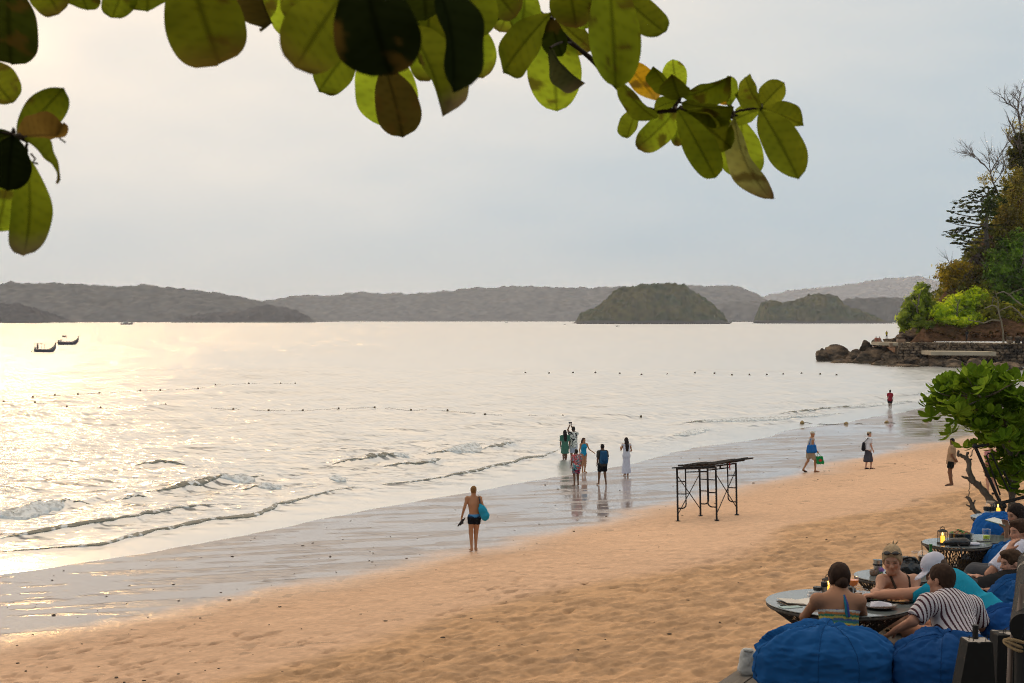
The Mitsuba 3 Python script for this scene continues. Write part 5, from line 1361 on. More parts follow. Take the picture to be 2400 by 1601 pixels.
# man in the brown shirt
p = feet(2229, 1138)
J, s, f, r, P = standing(p, 72, height(111, p), (0.03, -0.02), apart=0.06, arms={'l': ((-0.235, -0.03, 1.14), (-0.16, -0.14, 0.98)), 'r': ((0.235, -0.08, 1.15), (0.12, -0.17, 0.97))}, lean=-4)
person('man in a light brown shirt standing side on with his hands behind his back', J, 'brown', ('cropped', (0.012, 0.010, 0.009), 0, 'beard'), [('top', 'shirt', (0.33, 0.215, 0.13), {'sleeve': 0.85, 'hem': 0.15, 'infl': 0.03, 'wr': 0.02}), ('shorts', 'shorts', (0.010, 0.012, 0.012), {'len': 0.62, 'loose': 0.025}), ('shoes', 'sandals', (0.12, 0.09, 0.07), {'low': 0.045})], HB, s, face=(-0.75, -0.65, -0.05), fat=1.06)
# person in the pink shirt, mostly behind the shrub
p = feet(2322, 1158)
J, s, f, r, P = standing(p, 25, 1.70, (0.04, -0.10), apart=0.10)
person('person in a pink shirt and dark shorts partly hidden by the shrub and black frame', J, 'pale', ('short', (0.05, 0.03, 0.02), 1), [('top', 'shirt', (0.50, 0.22, 0.22), {'sleeve': 0.8, 'hem': 0.14, 'infl': 0.025}), ('shorts', 'shorts', (0.012, 0.013, 0.018), {'len': 0.75, 'loose': 0.025}), ('shoes', 'shoes', (0.015, 0.013, 0.013), {'low': 0.03})], HB, s)
# people on the rocky point
for (x, y, Y, hd, hgt, lab, cl, sc) in ((2078, 794, 215.5, 200, 1.2, 'small figure in a yellow top on a rock of the point', (0.50, 0.36, 0.02), 'brown'), (2053, 813, 214, 190, 1.55, 'first pink figure on the rocks of the point', (0.42, 0.15, 0.10), 'pale'), (2061, 812, 214, 160, 1.45, 'second pink figure on the rocks of the point, nearer the crates', (0.45, 0.20, 0.14), 'pale'), (2266, 803, 203, 120, 1.78, 'dark clothed figure walking on the sea wall path', (0.02, 0.02, 0.022), 'brown')):
    J, s, f, r, P = standing(W(x, y, Y), hd, hgt, (0.1, -0.1))
    person(lab, J, sc, ('short', LHAIR, 1), [('top', 'top', cl, {'sleeve': 0.8, 'hem': 0.12, 'infl': 0.03}), ('trousers', 'trousers', (0.025, 0.022, 0.022))], 0.035, s)

# ------------------------------------------------------------------ the scaffold on the sand
sf = thing('scaffold', 'black scaffold frame with bars piled on top standing on the sand', 'scaffold')
A, Bq, Cq, Dq = (W_ground(x, y) for x, y in ((1589, 1222), (1642, 1209), (1680, 1220), (1727, 1207)))
topz = {}
BLK = (0.012, 0.011, 0.011)
for nm, q, ty in (('A', A, 1098), ('B', Bq, 1096), ('C', Cq, 1095), ('D', Dq, 1085)):
    topz[nm] = CAMZ + (ray(q[0] / q[1] * F + CX, ty)[2]) * q[1]
Q = {'A': A, 'B': Bq, 'C': Cq, 'D': Dq}
Tt = {k: np.array([q[0] - 0.035, q[1], topz[k]]) for k, q in Q.items()}
pipe = lambda pts, r=0.028, n=None: tube(pts, r, 8)
for k in 'ABCD':
    put(sf, 'upright', pipe([Q[k] + np.array([0, 0, -0.05]), Tt[k]], 0.032), 'metal_dark', 30)
    put(sf, 'base_plate', box(Q[k] + np.array([0, 0, 0.015]), (0.14, 0.14, 0.012)), 'metal_dark')
for a, b in (('A', 'C'), ('B', 'D')):
    for k, o in ((a, b), (b, a)):
        d = unit((Q[o] - Q[k]) * np.array([1, 1, 0])); hgt = Tt[k][2] - Q[k][2]
        at = lambda fz, off: lerp(Q[k], Tt[k], fz) + d * off
        put(sf, 'ladder_bar', pipe([at(0.985, 0.27)] + [at(z_, 0.27) for z_ in (0.8, 0.5, 0.33)] + [at(0.29, 0.255), at(0.262, 0.21), at(0.25, 0.15), at(0.25, 0.0)], 0.022), 'metal_dark', 40)
        for fz in (0.76, 0.52): put(sf, 'rung', pipe([at(fz, 0), at(fz, 0.27)], 0.018), 'metal_dark', 40)
    d0, d1 = lerp(Q[a], Tt[a], 0.925), lerp(Q[b], Tt[b], 0.925)
    put(sf, 'header', pipe([lerp(d0, d1, 0.2), lerp(d0, d1, 0.8)], 0.02), 'metal_dark', 40); put(sf, 'header', pipe([lerp(Q[a], Tt[a], 0.99), lerp(Q[b], Tt[b], 0.99)], 0.026), 'metal_dark', 40)
    put(sf, 'header_post', pipe([lerp(d0, d1, 0.57), lerp(lerp(Q[a], Tt[a], 0.99), lerp(Q[b], Tt[b], 0.99), 0.57)], 0.03), 'metal_dark', 40)
for a, b in (('A', 'B'), ('C', 'D')):
    put(sf, 'brace', pipe([lerp(Q[a], Tt[a], 0.87), lerp(Q[b], Tt[b], 0.14)], 0.014), 'metal_dark', 40); put(sf, 'brace', pipe([lerp(Q[a], Tt[a], 0.13), lerp(Q[b], Tt[b], 0.87)], 0.014), 'metal_dark', 40)
top = lambda u, v, dz=0.03: (Tt['A'] * (1 - u) + Tt['C'] * u) * (1 - v) + (Tt['B'] * (1 - u) + Tt['D'] * u) * v + np.array([0, 0, dz])
g = np.random.default_rng(8)
for (u0, u1, v0, v1, dz) in ((-0.12, 1.0, -0.02, 0.0, 0.02), (-0.05, 1.25, 0.9, 0.98, 0.03), (0.0, 1.45, 0.45, 1.05, 0.06), (0.55, 1.30, 1.15, 1.05, 0.09), (-0.06, 0.9, 0.35, 0.4, 0.05), (0.3, 1.02, 0.02, 0.9, 0.08)):
    put(sf, 'top_pole', pipe([top(u0, v0, dz), top((u0 + u1) / 2, (v0 + v1) / 2, dz + 0.01), top(u1, v1, dz + 0.02)], 0.024), 'metal_dark', 40)
for i in range(22):
    u = (i + g.uniform(0, 0.6)) / 22; a, b = top(u, -0.05 + g.uniform(0, 0.2), 0.07 + 0.04 * g.random()), top(u + g.uniform(-0.03, 0.06), 0.85 + g.uniform(0, 0.25), 0.08 + 0.05 * g.random())
    m = tube([a, lerp(a, b, 0.5) + np.array([0, 0, g.uniform(-0.01, 0.02)]), b], 0.030, 4)
    put(sf, 'slat', m, 'wood_dark')
scene['metal_dark'] = pbr(tex(lambda p, n, uv: mix((0.008, 0.007, 0.007), (0.030, 0.018, 0.012), smoothstep(0.5, 0.75, fbm(p.x * 18, p.y * 18, p.z * 18, 3)))), 0.6, 0.4)
scene['wood_dark'] = pbr(tex(lambda p, n, uv: mix((0.016, 0.013, 0.011), (0.055, 0.04, 0.03), fbm(p.x * 9, p.y * 9, p.z * 9, 3))), 0.8, 0.3)
put(sf, 'cloth_strip', tube(wiggle([top(0.93, 0.8, 0.03), top(0.94, 0.82, -0.18)], 8, 0.03, 3), 0.02, 5), 'cloth', color=(0.30, 0.03, 0.04), label='small red rag tied to the top')

# ------------------------------------------------------------------ boats
def longtail(label, px, py, L, head, colr, canopy=True, detail=True, hs=1.15):
    """a slender wooden boat with a high curved prow"""
    k = thing('longtail_boat', label, 'boat')
    o = G(px, py, 0.0); a = math.radians(head); zs = np.array([0, 0, hs]); f = np.array([math.cos(a), math.sin(a), 0]); r = np.array([-math.sin(a), math.cos(a), 0])
    t_ = np.linspace(0, 1, 26); u = np.linspace(-1, 1, 11)
    bw = 0.115 * L * np.minimum(1, (0.42 + 1.5 * t_)) * np.maximum(1 - t_, 0.02) ** 0.42
    sheer = 0.10 * L + 0.020 * L * (1 - t_) ** 3 + 0.20 * L * np.maximum(t_ - 0.62, 0) ** 2 / 0.145 * 0.9
    keel = -0.03 * L + 0.14 * L * np.maximum(t_ - 0.74, 0) ** 2 / 0.068
    v = np.stack([(-0.5 + t_[:, None]) * L + 0 * u, u * bw[:, None], keel[:, None] + (sheer - keel)[:, None] * np.abs(u) ** 2.2], -1)
    inn = v.copy(); inn[..., 1] *= 0.88; inn[..., 2] += 0.02 * L
    tr = lambda q: o + q[..., :1] * f + q[..., 1:2] * r * 1.25 + q[..., 2:] * zs
    put(k, 'hull', cat([trimesh.Trimesh(tr(v).reshape(-1, 3), grid_faces(26, 11), process=False), trimesh.Trimesh(tr(inn).reshape(-1, 3), grid_faces(26, 11)[:, ::-1], process=False)]), 'paint', True, color=colr)
    pt = lambda x, y, z: o + f * x * L + r * y * L * 1.25 + zs * z * L
    for s_ in (-1, 1):
        e = np.stack([(-0.5 + t_) * L, s_ * bw, sheer + 0.006 * L], -1)
        put(k, 'rail', tube(tr(e), 0.010 * L, 5), 'paint', color=(0.34, 0.28, 0.22) if detail else colr)
    put(k, 'prow', tube([pt(0.44, 0, 0.17), pt(0.485, 0, 0.25), pt(0.50, 0, 0.30), pt(0.51, 0, 0.36)], np.array([0.020, 0.020, 0.022, 0.030]) * L, 8), 'paint', color=(0.07, 0.04, 0.03))
    put(k, 'garland', tube([pt(0.50, 0.0, 0.30), pt(0.52, 0.02, 0.26), pt(0.55, 0.03, 0.17)], 0.008 * L, 5), 'cloth', color=(0.20, 0.03, 0.03))
    for x, y in ((-0.44, -0.07), (-0.44, 0.07), (-0.12, -0.10), (-0.12, 0.10)):
        if canopy: put(k, 'post', tube([pt(x, y, 0.10), pt(x, y, 0.34)], 0.006 * L, 5), 'paint', color=(0.28, 0.22, 0.17))
    if canopy:
        put(k, 'roof_frame', cat([tube([pt(-0.45, y, 0.34), pt(-0.11, y, 0.34)], 0.006 * L, 5) for y in (-0.085, 0.085)] + [tube([pt(x, -0.085, 0.34), pt(x, 0.085, 0.34)], 0.006 * L, 5) for x in (-0.44, -0.28, -0.12)]), 'paint', color=(0.28, 0.22, 0.17))
    put(k, 'deck', box(pt(0.16, 0, 0.115), (0.40 * L, 0.15 * L, 0.015 * L), a), 'paint', color=(0.12, 0.11, 0.12))
    put(k, 'engine', cat([box(pt(-0.47, 0, 0.17), (0.07 * L, 0.05 * L, 0.06 * L), a, 0.005), tube([pt(-0.48, 0, 0.15), pt(-0.74, 0, -0.01)], 0.008 * L, 6), tube([pt(-0.44, 0, 0.18), pt(-0.33, 0, 0.21)], 0.005 * L, 5)]), 'metal_dark')
    return k, pt


def boatman(lab, pos, hd, cl):
    J, s, f, r, P = standing(pos, hd, 1.6)
    person(lab, J, 'brown', ('short', LHAIR, 1), [('top', 'shirt', cl, {'sleeve': 0.8, 'hem': 0.1, 'infl': 0.03}), ('trousers', 'trousers', (0.03, 0.03, 0.04))], 0.04, s)


k, pt = longtail('nearer long wooden boat with a high prow and a frame of poles, at the left', 106, 826, 4.6, 48, (0.060, 0.058, 0.072))
boatman('figure standing in the stern of the nearer boat', pt(-0.36, 0.0, 0.04), -40, (0.03, 0.03, 0.035))
k, pt = longtail('farther long wooden boat with a high prow, just behind the nearer one', 160, 808, 5.4, 38, (0.055, 0.05, 0.065), canopy=False)
boatman('figure in the stern of the farther boat', pt(-0.36, 0.0, -0.02), -55, (0.035, 0.03, 0.03))
bk = thing('awning', 'small rolled awning on poles above the farther boat', 'awning')
put(bk, 'cover', tube([pt(-0.30, 0, 0.37), pt(-0.2, 0, 0.35), pt(-0.10, 0, 0.36)], 0.03 * 5.4, 7), 'cloth', color=(0.05, 0.04, 0.04))
put(bk, 'pole', tube([pt(-0.30, 0.03, 0.08), pt(-0.30, 0, 0.40)], 0.02, 5), 'metal_dark'); put(bk, 'pole', tube([pt(-0.10, 0.03, 0.08), pt(-0.10, 0, 0.38)], 0.02, 5), 'metal_dark')


def far_boat(label, px, py, wpx, mast=False, colr=(0.06, 0.055, 0.055), cabin=(0.30, 0.28, 0.27)):
    k = thing('boat', label, 'boat'); o = G(px, py, 0.0); L = wpx * o[1] / F
    t_ = np.linspace(0, 1, 14); u = np.linspace(-1, 1, 7)
    bw = 0.13 * L * np.sin(np.pi * (0.12 + 0.88 * t_) * 0.98) ** 0.5
    sh = 0.11 * L + 0.12 * L * np.maximum(t_ - 0.6, 0) ** 2 / 0.16
    v = np.stack([(-0.5 + t_[:, None]) * L + 0 * u, u * bw[:, None], -0.02 * L + (sh + 0.02 * L)[:, None] * np.abs(u) ** 2], -1) + o
    put(k, 'hull', trimesh.Trimesh(v.reshape(-1, 3), grid_faces(14, 7), process=False), 'paint', True, color=colr)
    put(k, 'deck', box(o + np.array([0, 0, 0.09 * L]), (0.8 * L, 0.18 * L, 0.01 * L)), 'paint', color=colr)
    put(k, 'cabin', box(o + np.array([-0.08 * L, 0, 0.16 * L]), (0.36 * L, 0.14 * L, 0.13 * L), 0, 0.02 * L), 'paint', color=cabin)
    put(k, 'roof', box(o + np.array([-0.08 * L, 0, 0.235 * L]), (0.44 * L, 0.18 * L, 0.015 * L)), 'paint', color=(0.42, 0.40, 0.38))
    put(k, 'mast', tube([o + np.array([0.1 * L, 0, 0.1 * L]), o + np.array([0.1 * L, 0, (1.3 if mast else 0.42) * L])], 0.02 * L, 5), 'paint', color=(0.25, 0.22, 0.2))


far_boat('far low boat on the sea below the left ridge', 297, 761, 28)
far_boat('tiny far boat with a tall mast left of the domed island', 1187, 757, 7, True, cabin=(0.45, 0.45, 0.45))
far_boat('tiny dark boat just left of the domed island', 1323, 761, 6)
far_boat('small dark boat in front of the domed island', 1447, 765, 9)
far_boat('far boat just right of the domed island', 1706, 757.5, 18, cabin=(0.34, 0.30, 0.30))
far_boat('far dark boat beside the cliff of the rocky islet', 1782, 757.5, 11)

# ------------------------------------------------------------------ rows of floats
def float_mesh(s=1.0):
    return lathe([(0.001, -0.15), (0.09, -0.14), (0.16, -0.06), (0.175, 0.0), (0.16, 0.07), (0.10, 0.14), (0.05, 0.165), (0.045, 0.20), (0.001, 0.205)], 12)


def float_row(pts, labs, gname, colr, z=0.05, rope=True, sz=1.0):
    cs = []
    for i, (x, y) in enumerate(pts):
        c = G(x, y, z)
        if c[1] < 200: c[2] = max(z * 0.6 + float(sea_z(np.array([c[0]]), np.array([c[1]]))[0]), float(ground_z(c[0], c[1]))) + 0.02
        cs.append(c)
        o = ['first', 'second', 'third', 'fourth', 'fifth', 'sixth', 'seventh', 'eighth', 'ninth', 'tenth', 'eleventh', 'twelfth', 'thirteenth', 'fourteenth', 'fifteenth', 'sixteenth'][i]
        k = thing('float', f'{o} {labs}', 'float', gname)
        put(k, 'body', move(float_mesh(), c, rz=i, rx=0.5 * math.sin(i * 1.3), s=sz), 'paint', 40, color=colr)
        put(k, 'collar', move(lathe([(0.175, -0.025), (0.19, -0.02), (0.19, 0.02), (0.175, 0.025)], 12), c, rz=i, rx=0.5 * math.sin(i * 1.3), s=sz), 'paint', 40, color=tuple(0.5 * np.array(colr)))
    if rope:
        k = thing('float_rope', 'rope joining the ' + gname, 'rope')
        P = densify(cs, 14 * len(cs)); q = np.arange(len(P))
        P[:, 2] += -0.03 + 0.05 * np.sin(q * 0.9) * (np.sin(q * 0.37) > 0.2)
        P[:, 1] += 0.25 * np.sin(q * 0.45)
        put(k, 'line', tube(P, 0.022 * sz, 5), 'paint', color=(0.05, 0.04, 0.025))


near = crop([(13, 83), (120, 82), (230, 86), (346, 90), (457, 92), (570, 89), (803, 97), (925, 99), (1043, 97), (1166, 103), (1290, 99), (1415, 108), (1541, 108), (1670, 111), (1938, 121), (2207, 124)], 1.469, 0, 900)
mid_ = crop([(113, 57), (189, 52), (268, 45), (342, 42), (483, 34), (552, 31), (682, 24), (742, 18), (857, 13), (966, 6), (1017, 5)], 1.469, 0, 900)
far_ = crop([(62, 505), (170, 506), (280, 505), (383, 507), (495, 508), (595, 510), (713, 508), (840, 509), (930, 510), (1010, 511), (1090, 509), (1170, 511), (1245, 510), (1330, 509), (1415, 511), (1490, 512)], 1.959, 1200, 620)
float_row(near, 'float from the left in the nearest long row on the sea', 'floats of the nearest row', (0.16, 0.10, 0.045), sz=0.42)
float_row(mid_, 'float from the left in the slanting row farther out', 'floats of the slanting row', (0.12, 0.08, 0.045), sz=0.5)
float_row(far_, 'float from the left in the farthest row toward the point', 'floats of the farthest row', (0.07, 0.05, 0.03), rope=False, sz=0.66)
shore_row = [(1880, 992), (1983, 992), (2078, 990), (2171, 989), (2268, 988)]
float_row(shore_row, 'yellowish float from the left on the rope across the wet sand', 'floats on the stranded rope', (0.28, 0.17, 0.05), 0.08, sz=0.8)

# ------------------------------------------------------------------ the terrace with its low tables
DK_Z = 3.75
scene['deck_wood'] = pbr(tex(lambda p, n, uv: mix((0.10, 0.085, 0.07), (0.20, 0.175, 0.15), fbm(p.x * 3 + p.y * 5, p.y * 22 - p.x * 44, p.z * 9, 3))), 0.8, 0.3)
scene['post_paint'] = pbr(tex(lambda p, n, uv: mix((0.010, 0.009, 0.008), (0.34, 0.30, 0.26), smoothstep(0.70, 0.78, fbm(p.x * 9, p.y * 9, p.z * 5, 4) + 0.22 * smoothstep(0.93, 1.0, n.z)))), 0.75, 0.3)
scene['glass_pane'] = {'type': 'thindielectric', 'int_ior': 1.5}
scene['table_glass'] = pbr((0.10, 0.115, 0.115), 0.10, 0.9)
scene['rattan'] = pbr(tex(lambda p, n, uv: mix((0.045, 0.035, 0.028), (0.13, 0.105, 0.08), noise(p.x * 60, p.y * 60, p.z * 60))), 0.7, 0.3)
scene['liquid'] = pbr(VC, 0.15, 0.6)
edge = [G(1680, 1601, DK_Z)[:2], G(1760, 1548, DK_Z)[:2], np.array([2.35, 12.5]), np.array([4.25, 15.0]), np.array([5.5, 17.3]), np.array([7.0, 20.0])]
e0 = edge[0] - (edge[1] - edge[0]) * 5
dk = thing('deck', 'weathered timber terrace the bean bags stand on, its corner showing at the bottom', 'deck')
edge_all = [e0] + edge
nb = 26
for i in range(nb):
    o0, o1 = i * 0.155 + 0.004, i * 0.155 + 0.149
    L_ = np.array([q + np.array([o0 * 1.15, -0.3 * o0]) for q in edge_all]); R2 = np.array([q + np.array([o1 * 1.15, -0.3 * o1]) for q in edge_all])
    pm = trimesh.creation.extrude_polygon(Polygon(np.vstack([L_, R2[::-1]])), 0.035, engine='earcut'); pm.apply_translation([0, 0, DK_Z - 0.036 - 0.002 * (i % 3)])
    put(dk, 'plank', pm, 'deck_wood')
fr = trimesh.creation.extrude_polygon(Polygon(np.vstack([np.array(edge_all) + [0.05, 0], (np.array(edge_all) + [0.20, 0])[::-1]])), 0.16, engine='earcut'); fr.apply_translation([0, 0, DK_Z - 0.205])
put(dk, 'beam', fr, 'deck_wood')
for q in (edge[0], edge[1], edge[2], edge[3], edge[4]):
    gz_ = float(ground_z(q[0], q[1])); put(dk, 'pile', tube([(q[0] + 0.3, q[1], gz_ - 0.3), (q[0] + 0.3, q[1], DK_Z - 0.05)], 0.09, 10), 'deck_wood', 40)


def bag_mesh(px, Y, hw, top, depth=None, seed=0, lean=0.0, sub=5, back=0.0):
    """a sagging bean bag on the deck: wide at the foot, creased, its top pinched"""
    m = trimesh.creation.icosphere(subdivisions=sub); v = m.vertices.copy()
    z = v[:, 2]
    r = 1.0 + 0.14 * np.clip(-z, 0, 1) - 0.16 * np.clip(z, 0, 1) ** 2
    v[:, 0] *= r; v[:, 1] *= r
    v = np.sign(v) * np.abs(v) ** np.array([0.92, 0.92, 0.80])
    q = v * np.array([1, 1, 1.0])
    ang = np.arctan2(v[:, 1], v[:, 0])
    f1 = meshkit.fbm(np.stack([ang * 2.2 + seed, z * 1.6, ang * 0 + seed], -1), 3, seed) - 0.5
    rid = 1 - np.abs(meshkit.fbm(np.stack([v[:, 0] * 3.0 + seed, v[:, 1] * 3.0, z * 6.5], -1), 3, seed + 2) * 2 - 1)
    sm = meshkit.fbm(v * np.array([6, 6, 9.0]) + seed, 3, seed + 5) - 0.5
    top_f = np.clip((z - 0.1) / 0.7, 0, 1)
    fold = 1 - np.abs(2 * meshkit.fbm(np.stack([np.cos(ang) * 2.6 + seed, np.sin(ang) * 2.6, z * 0.55], -1), 3, seed + 9) - 1)
    d = 0.30 * f1 * (0.5 + top_f) + 0.22 * (fold - 0.6) * (0.25 + top_f) + 0.075 * rid * (0.4 + 0.8 * top_f) + 0.05 * sm
    v = v * (1 + d - 0.03)[:, None]
    pinch = np.exp(-((v[:, 0] ** 2 + v[:, 1] ** 2) / 0.10)) * (z > 0)
    v[:, 2] -= 0.10 * pinch
    h_ = (top - DK_Z)
    c = W(px, 1400, Y)
    V = np.stack([v[:, 0] * hw, v[:, 1] * (depth or hw * 0.85), np.maximum(v[:, 2], -0.85) * h_ / 1.85 * 1.0], -1)
    V[:, 2] -= V[:, 2].min()
    V[:, 2] *= h_ / V[:, 2].max()
    V[:, 0] += lean * V[:, 2]; V[:, 1] += back * V[:, 2]
    return trimesh.Trimesh(V + np.array([c[0], Y, DK_Z + 0.003]), m.faces, process=False)


zt = lambda py, Y: CAMZ + ray(1200, py)[2] * Y
BAGS = [(1937, 10.60, 0.515, zt(1456, 10.60), 0.40, 3, 0.0, 5, 'large deep blue bean bag at the bottom, behind the woman in the halter top', (0.010, 0.075, 0.225)),
        (2208, 10.45, 0.385, zt(1474, 10.45), 0.36, 11, 0.05, 5, 'dark blue bean bag at the bottom, behind the man in the striped shirt', (0.007, 0.050, 0.165)),
        (2375, 11.55, 0.30, zt(1416, 11.55), 0.34, 5, 0.05, 5, 'crumpled blue bean bag right of the man in the turquoise shirt', (0.008, 0.055, 0.20)),
        (2405, 12.85, 0.36, zt(1346, 12.85), 0.34, 7, 0.12, 5, 'blue bean bag under the man in the black t-shirt', (0.008, 0.060, 0.19)),
        (2362, 14.65, 0.27, zt(1266, 14.65), 0.30, 9, 0.10, 4, 'blue bean bag under the man in the white t-shirt', (0.009, 0.075, 0.24)),
        (2345, 16.45, 0.36, zt(1200, 16.45), 0.34, 13, 0.12, 5, 'bright blue bean bag farthest back, below the candle lantern', (0.010, 0.085, 0.29)),
        (2158, 13.15, 0.24, zt(1342, 13.15), 0.24, 15, 0.0, 4, 'blue bean bag showing between the blonde woman and the white cap', (0.009, 0.075, 0.24))]
for (px, Y, hw, tp, dp, sd, ln, sub, lab, cl) in BAGS:
    k = thing('bean_bag', lab, 'bean bag', 'blue bean bags on the terrace')
    m = bag_mesh(px, Y, hw, tp, dp, sd, ln, sub)
    put(k, 'cover', m, 'cloth', True, color=cl)
    for j, an in enumerate((0.35, 1.75, 2.8)):
        sec = m.section(plane_origin=(m.vertices[:, 0].mean(), m.vertices[:, 1].mean(), DK_Z), plane_normal=(math.cos(an), math.sin(an), 0.0))
        if sec is None: continue
        P = max(sec.discrete, key=len)
        P = P[P[:, 2] > DK_Z + 0.06]
        br_ = np.argmax(np.linalg.norm(np.diff(P, axis=0), axis=1)); P = np.roll(P, -(br_ + 1), axis=0) if np.linalg.norm(P[br_ + 1] - P[br_]) > 0.15 else P
        if len(P) > 12:
            P = densify(P, 70); put(k, 'seam', tube(P, 0.0042, 5), 'cloth', True, color=tuple(0.75 * np.array(cl)))
# canvas bag at the corner
k = thing('canvas_bag', 'crumpled white canvas bag standing at the corner of the deck', 'bag')
c = W(1757, 1540, 11.2); c[2] = DK_Z
S = Soft()
for o in (-0.045, 0.0, 0.045): S.cone(c + np.array([o, 0, 0.045]), c + np.array([o * 0.7 - 0.01, 0, 0.16]), 0.045, 0.036, 0.05)
put(k, 'body', S.mesh(0.008, wrinkle=lambda q: 0.03 * (meshkit.fbm(q * 20, 3, 2) - 0.5)), 'cloth', True, color=(0.48, 0.45, 0.41))
put(k, 'handle', tube([c + np.array([-0.04, -0.02, 0.185]), c + np.array([-0.05, -0.045, 0.205]), c + np.array([0.0, -0.055, 0.20]), c + np.array([0.02, -0.02, 0.185])], 0.010, 6), 'cloth', color=(0.46, 0.44, 0.40))

# tables
TZ = 4.20


def table(label, px, py, r, z=TZ):
    Y = (z - CAMZ) / ray(px, py)[2]; c = W(px, py, Y)
    k = thing('table', label, 'table', 'round woven tables on the terrace')
    put(k, 'table_top', lathe([(0.0, z - 0.008), (r, z - 0.008), (r + 0.004, z - 0.004), (r, z), (0.0, z)], 48, (c[0], c[1], 0)), 'table_glass', 30)
    ring = lambda R, zz, rr: tube([(c[0] + R * math.cos(a), c[1] + R * math.sin(a), zz) for a in np.linspace(0, 2 * np.pi, 41)], rr, 7, cap=False)
    put(k, 'rim', ring(r - 0.012, z - 0.026, 0.014), 'rattan', True); put(k, 'waist_ring', ring(r * 0.42, DK_Z + 0.17, 0.010), 'rattan', True); put(k, 'foot_ring', ring(r * 0.62, DK_Z + 0.012, 0.012), 'rattan', True)
    ms = []
    n = int(46 * r / 0.58) + 16
    for i in range(n):
        a = 2 * np.pi * i / n
        for sg in (-1, 1):
            a2 = a + sg * 0.42; a3 = a + sg * 0.75
            ms.append(tube([(c[0] + (r - 0.012) * math.cos(a), c[1] + (r - 0.012) * math.sin(a), z - 0.03), (c[0] + r * 0.42 * math.cos(a2), c[1] + r * 0.42 * math.sin(a2), DK_Z + 0.17), (c[0] + r * 0.62 * math.cos(a3), c[1] + r * 0.62 * math.sin(a3), DK_Z + 0.012)], 0.0048, 4, cap=False))
    put(k, 'weave', cat(ms), 'rattan', True, kind='stuff')
    return c, r


T1, r1 = table('large round glass-topped woven table in front of the woman in the halter top', 1966, 1411, 0.585)
T2, r2 = table('round woven table behind the blonde woman', 2094, 1349, 0.345)
T3, r3 = table('small round woven table with the black bowl of food', 2243, 1272, 0.345)
T4, r4 = table('small round woven table with the green drink, in front of the farthest bean bag', 2318, 1262, 0.30)
T5, r5 = table('farthest round woven table, holding the far lantern and shakers', 2338, 1211, 0.30)


def at_table(px, py, z=TZ):
    """the point on a table top (or a height) under a photo pixel"""
    return G(px, py, z)


def lit(v): return {'type': 'area', 'radiance': {'type': 'rgb', 'value': list(v)}}


def lantern(c, h=0.20, label=''):
    k = thing('lantern', label, 'lantern', 'candle lanterns on the tables')
    c = np.asarray(c); w = 0.045
    put(k, 'base', box(c + np.array([0, 0, 0.008]), (0.086, 0.086, 0.014), 0.2, 0.002), 'metal_dark')
    for x in (-1, 1):
        for y in (-1, 1): put(k, 'post', tube([c + np.array([x * 0.037, y * 0.037, 0.01]), c + np.array([x * 0.037, y * 0.037, h])], 0.005, 5), 'metal_dark')
    put(k, 'roof', lathe([(0.052, h), (0.052, h + 0.006), (0.022, h + 0.020), (0.010, h + 0.024), (0.001, h + 0.025)], 12, c), 'metal_dark')
    put(k, 'handle', tube([c + np.array([0.022 * math.cos(a), 0, h + 0.020 + 0.028 * math.sin(a)]) for a in np.linspace(0, np.pi, 9)], 0.003, 5), 'metal_dark')
    cd = put(k, 'candle', lathe([(0.0, 0.016), (0.024, 0.016), (0.026, h * 0.35), (0.024, h * 0.62), (0.014, h * 0.66), (0.0, h * 0.66)], 14, c), None, emitter=lit((0.60, 0.26, 0.032)))
    put(cd, 'flame', lathe([(0.0, h * 0.68), (0.007, h * 0.72), (0.009, h * 0.78), (0.005, h * 0.88), (0.0005, h * 0.97)], 10, c), None, emitter=lit((1.7, 0.95, 0.20)))
    return k


def shaker(c, label, h=0.12, r=0.032, body=(0.45, 0.44, 0.42), capc=(0.012, 0.012, 0.012)):
    k = thing('shaker', label, 'shaker'); c = np.asarray(c)
    put(k, 'body', lathe([(0.0, 0.0), (r, 0.0), (r * 1.05, 0.01), (r * 0.92, h * 0.6), (r * 0.85, h * 0.68), (0.0, h * 0.68)], 14, c), 'paint', 40, color=body)
    put(k, 'cap', lathe([(r * 0.95, h * 0.66), (r * 1.12, h * 0.70), (r * 1.12, h * 0.98), (r * 0.9, h), (0.0, h)], 14, c), 'paint', 40, color=capc)


def tumbler(c, label, h=0.11, r=0.036, drink=None, fill=0.4, name='drinking_glass'):
    k = thing(name, label, 'glass'); c = np.asarray(c)
    put(k, 'glass', lathe([(0.0, 0.004), (r * 0.82, 0.002), (r * 0.86, 0.01), (r, h)], 20, c), 'glass_pane', True)
    put(k, 'rim', tube([c + np.array([r * math.cos(a), r * math.sin(a), h]) for a in np.linspace(0, 2 * np.pi, 25)], 0.0016, 5, cap=False), 'paint', color=(0.5, 0.5, 0.5))
    if drink is not None: put(k, 'drink', lathe([(0.0, 0.008), (r * 0.80, 0.008), (r * 0.84, h * fill), (0.0, h * fill)], 18, c), 'liquid', 40, color=drink)


def plate(c, label, r=0.13, col=(0.014, 0.014, 0.015)):
    k = thing('plate', label, 'plate')
    put(k, 'dish', lathe([(0.0, 0.004), (r * 0.6, 0.003), (r * 0.95, 0.018), (r, 0.022), (r * 0.98, 0.025), (r * 0.62, 0.010), (0.0, 0.009)], 30, c), 'liquid', True, color=col)
    return k


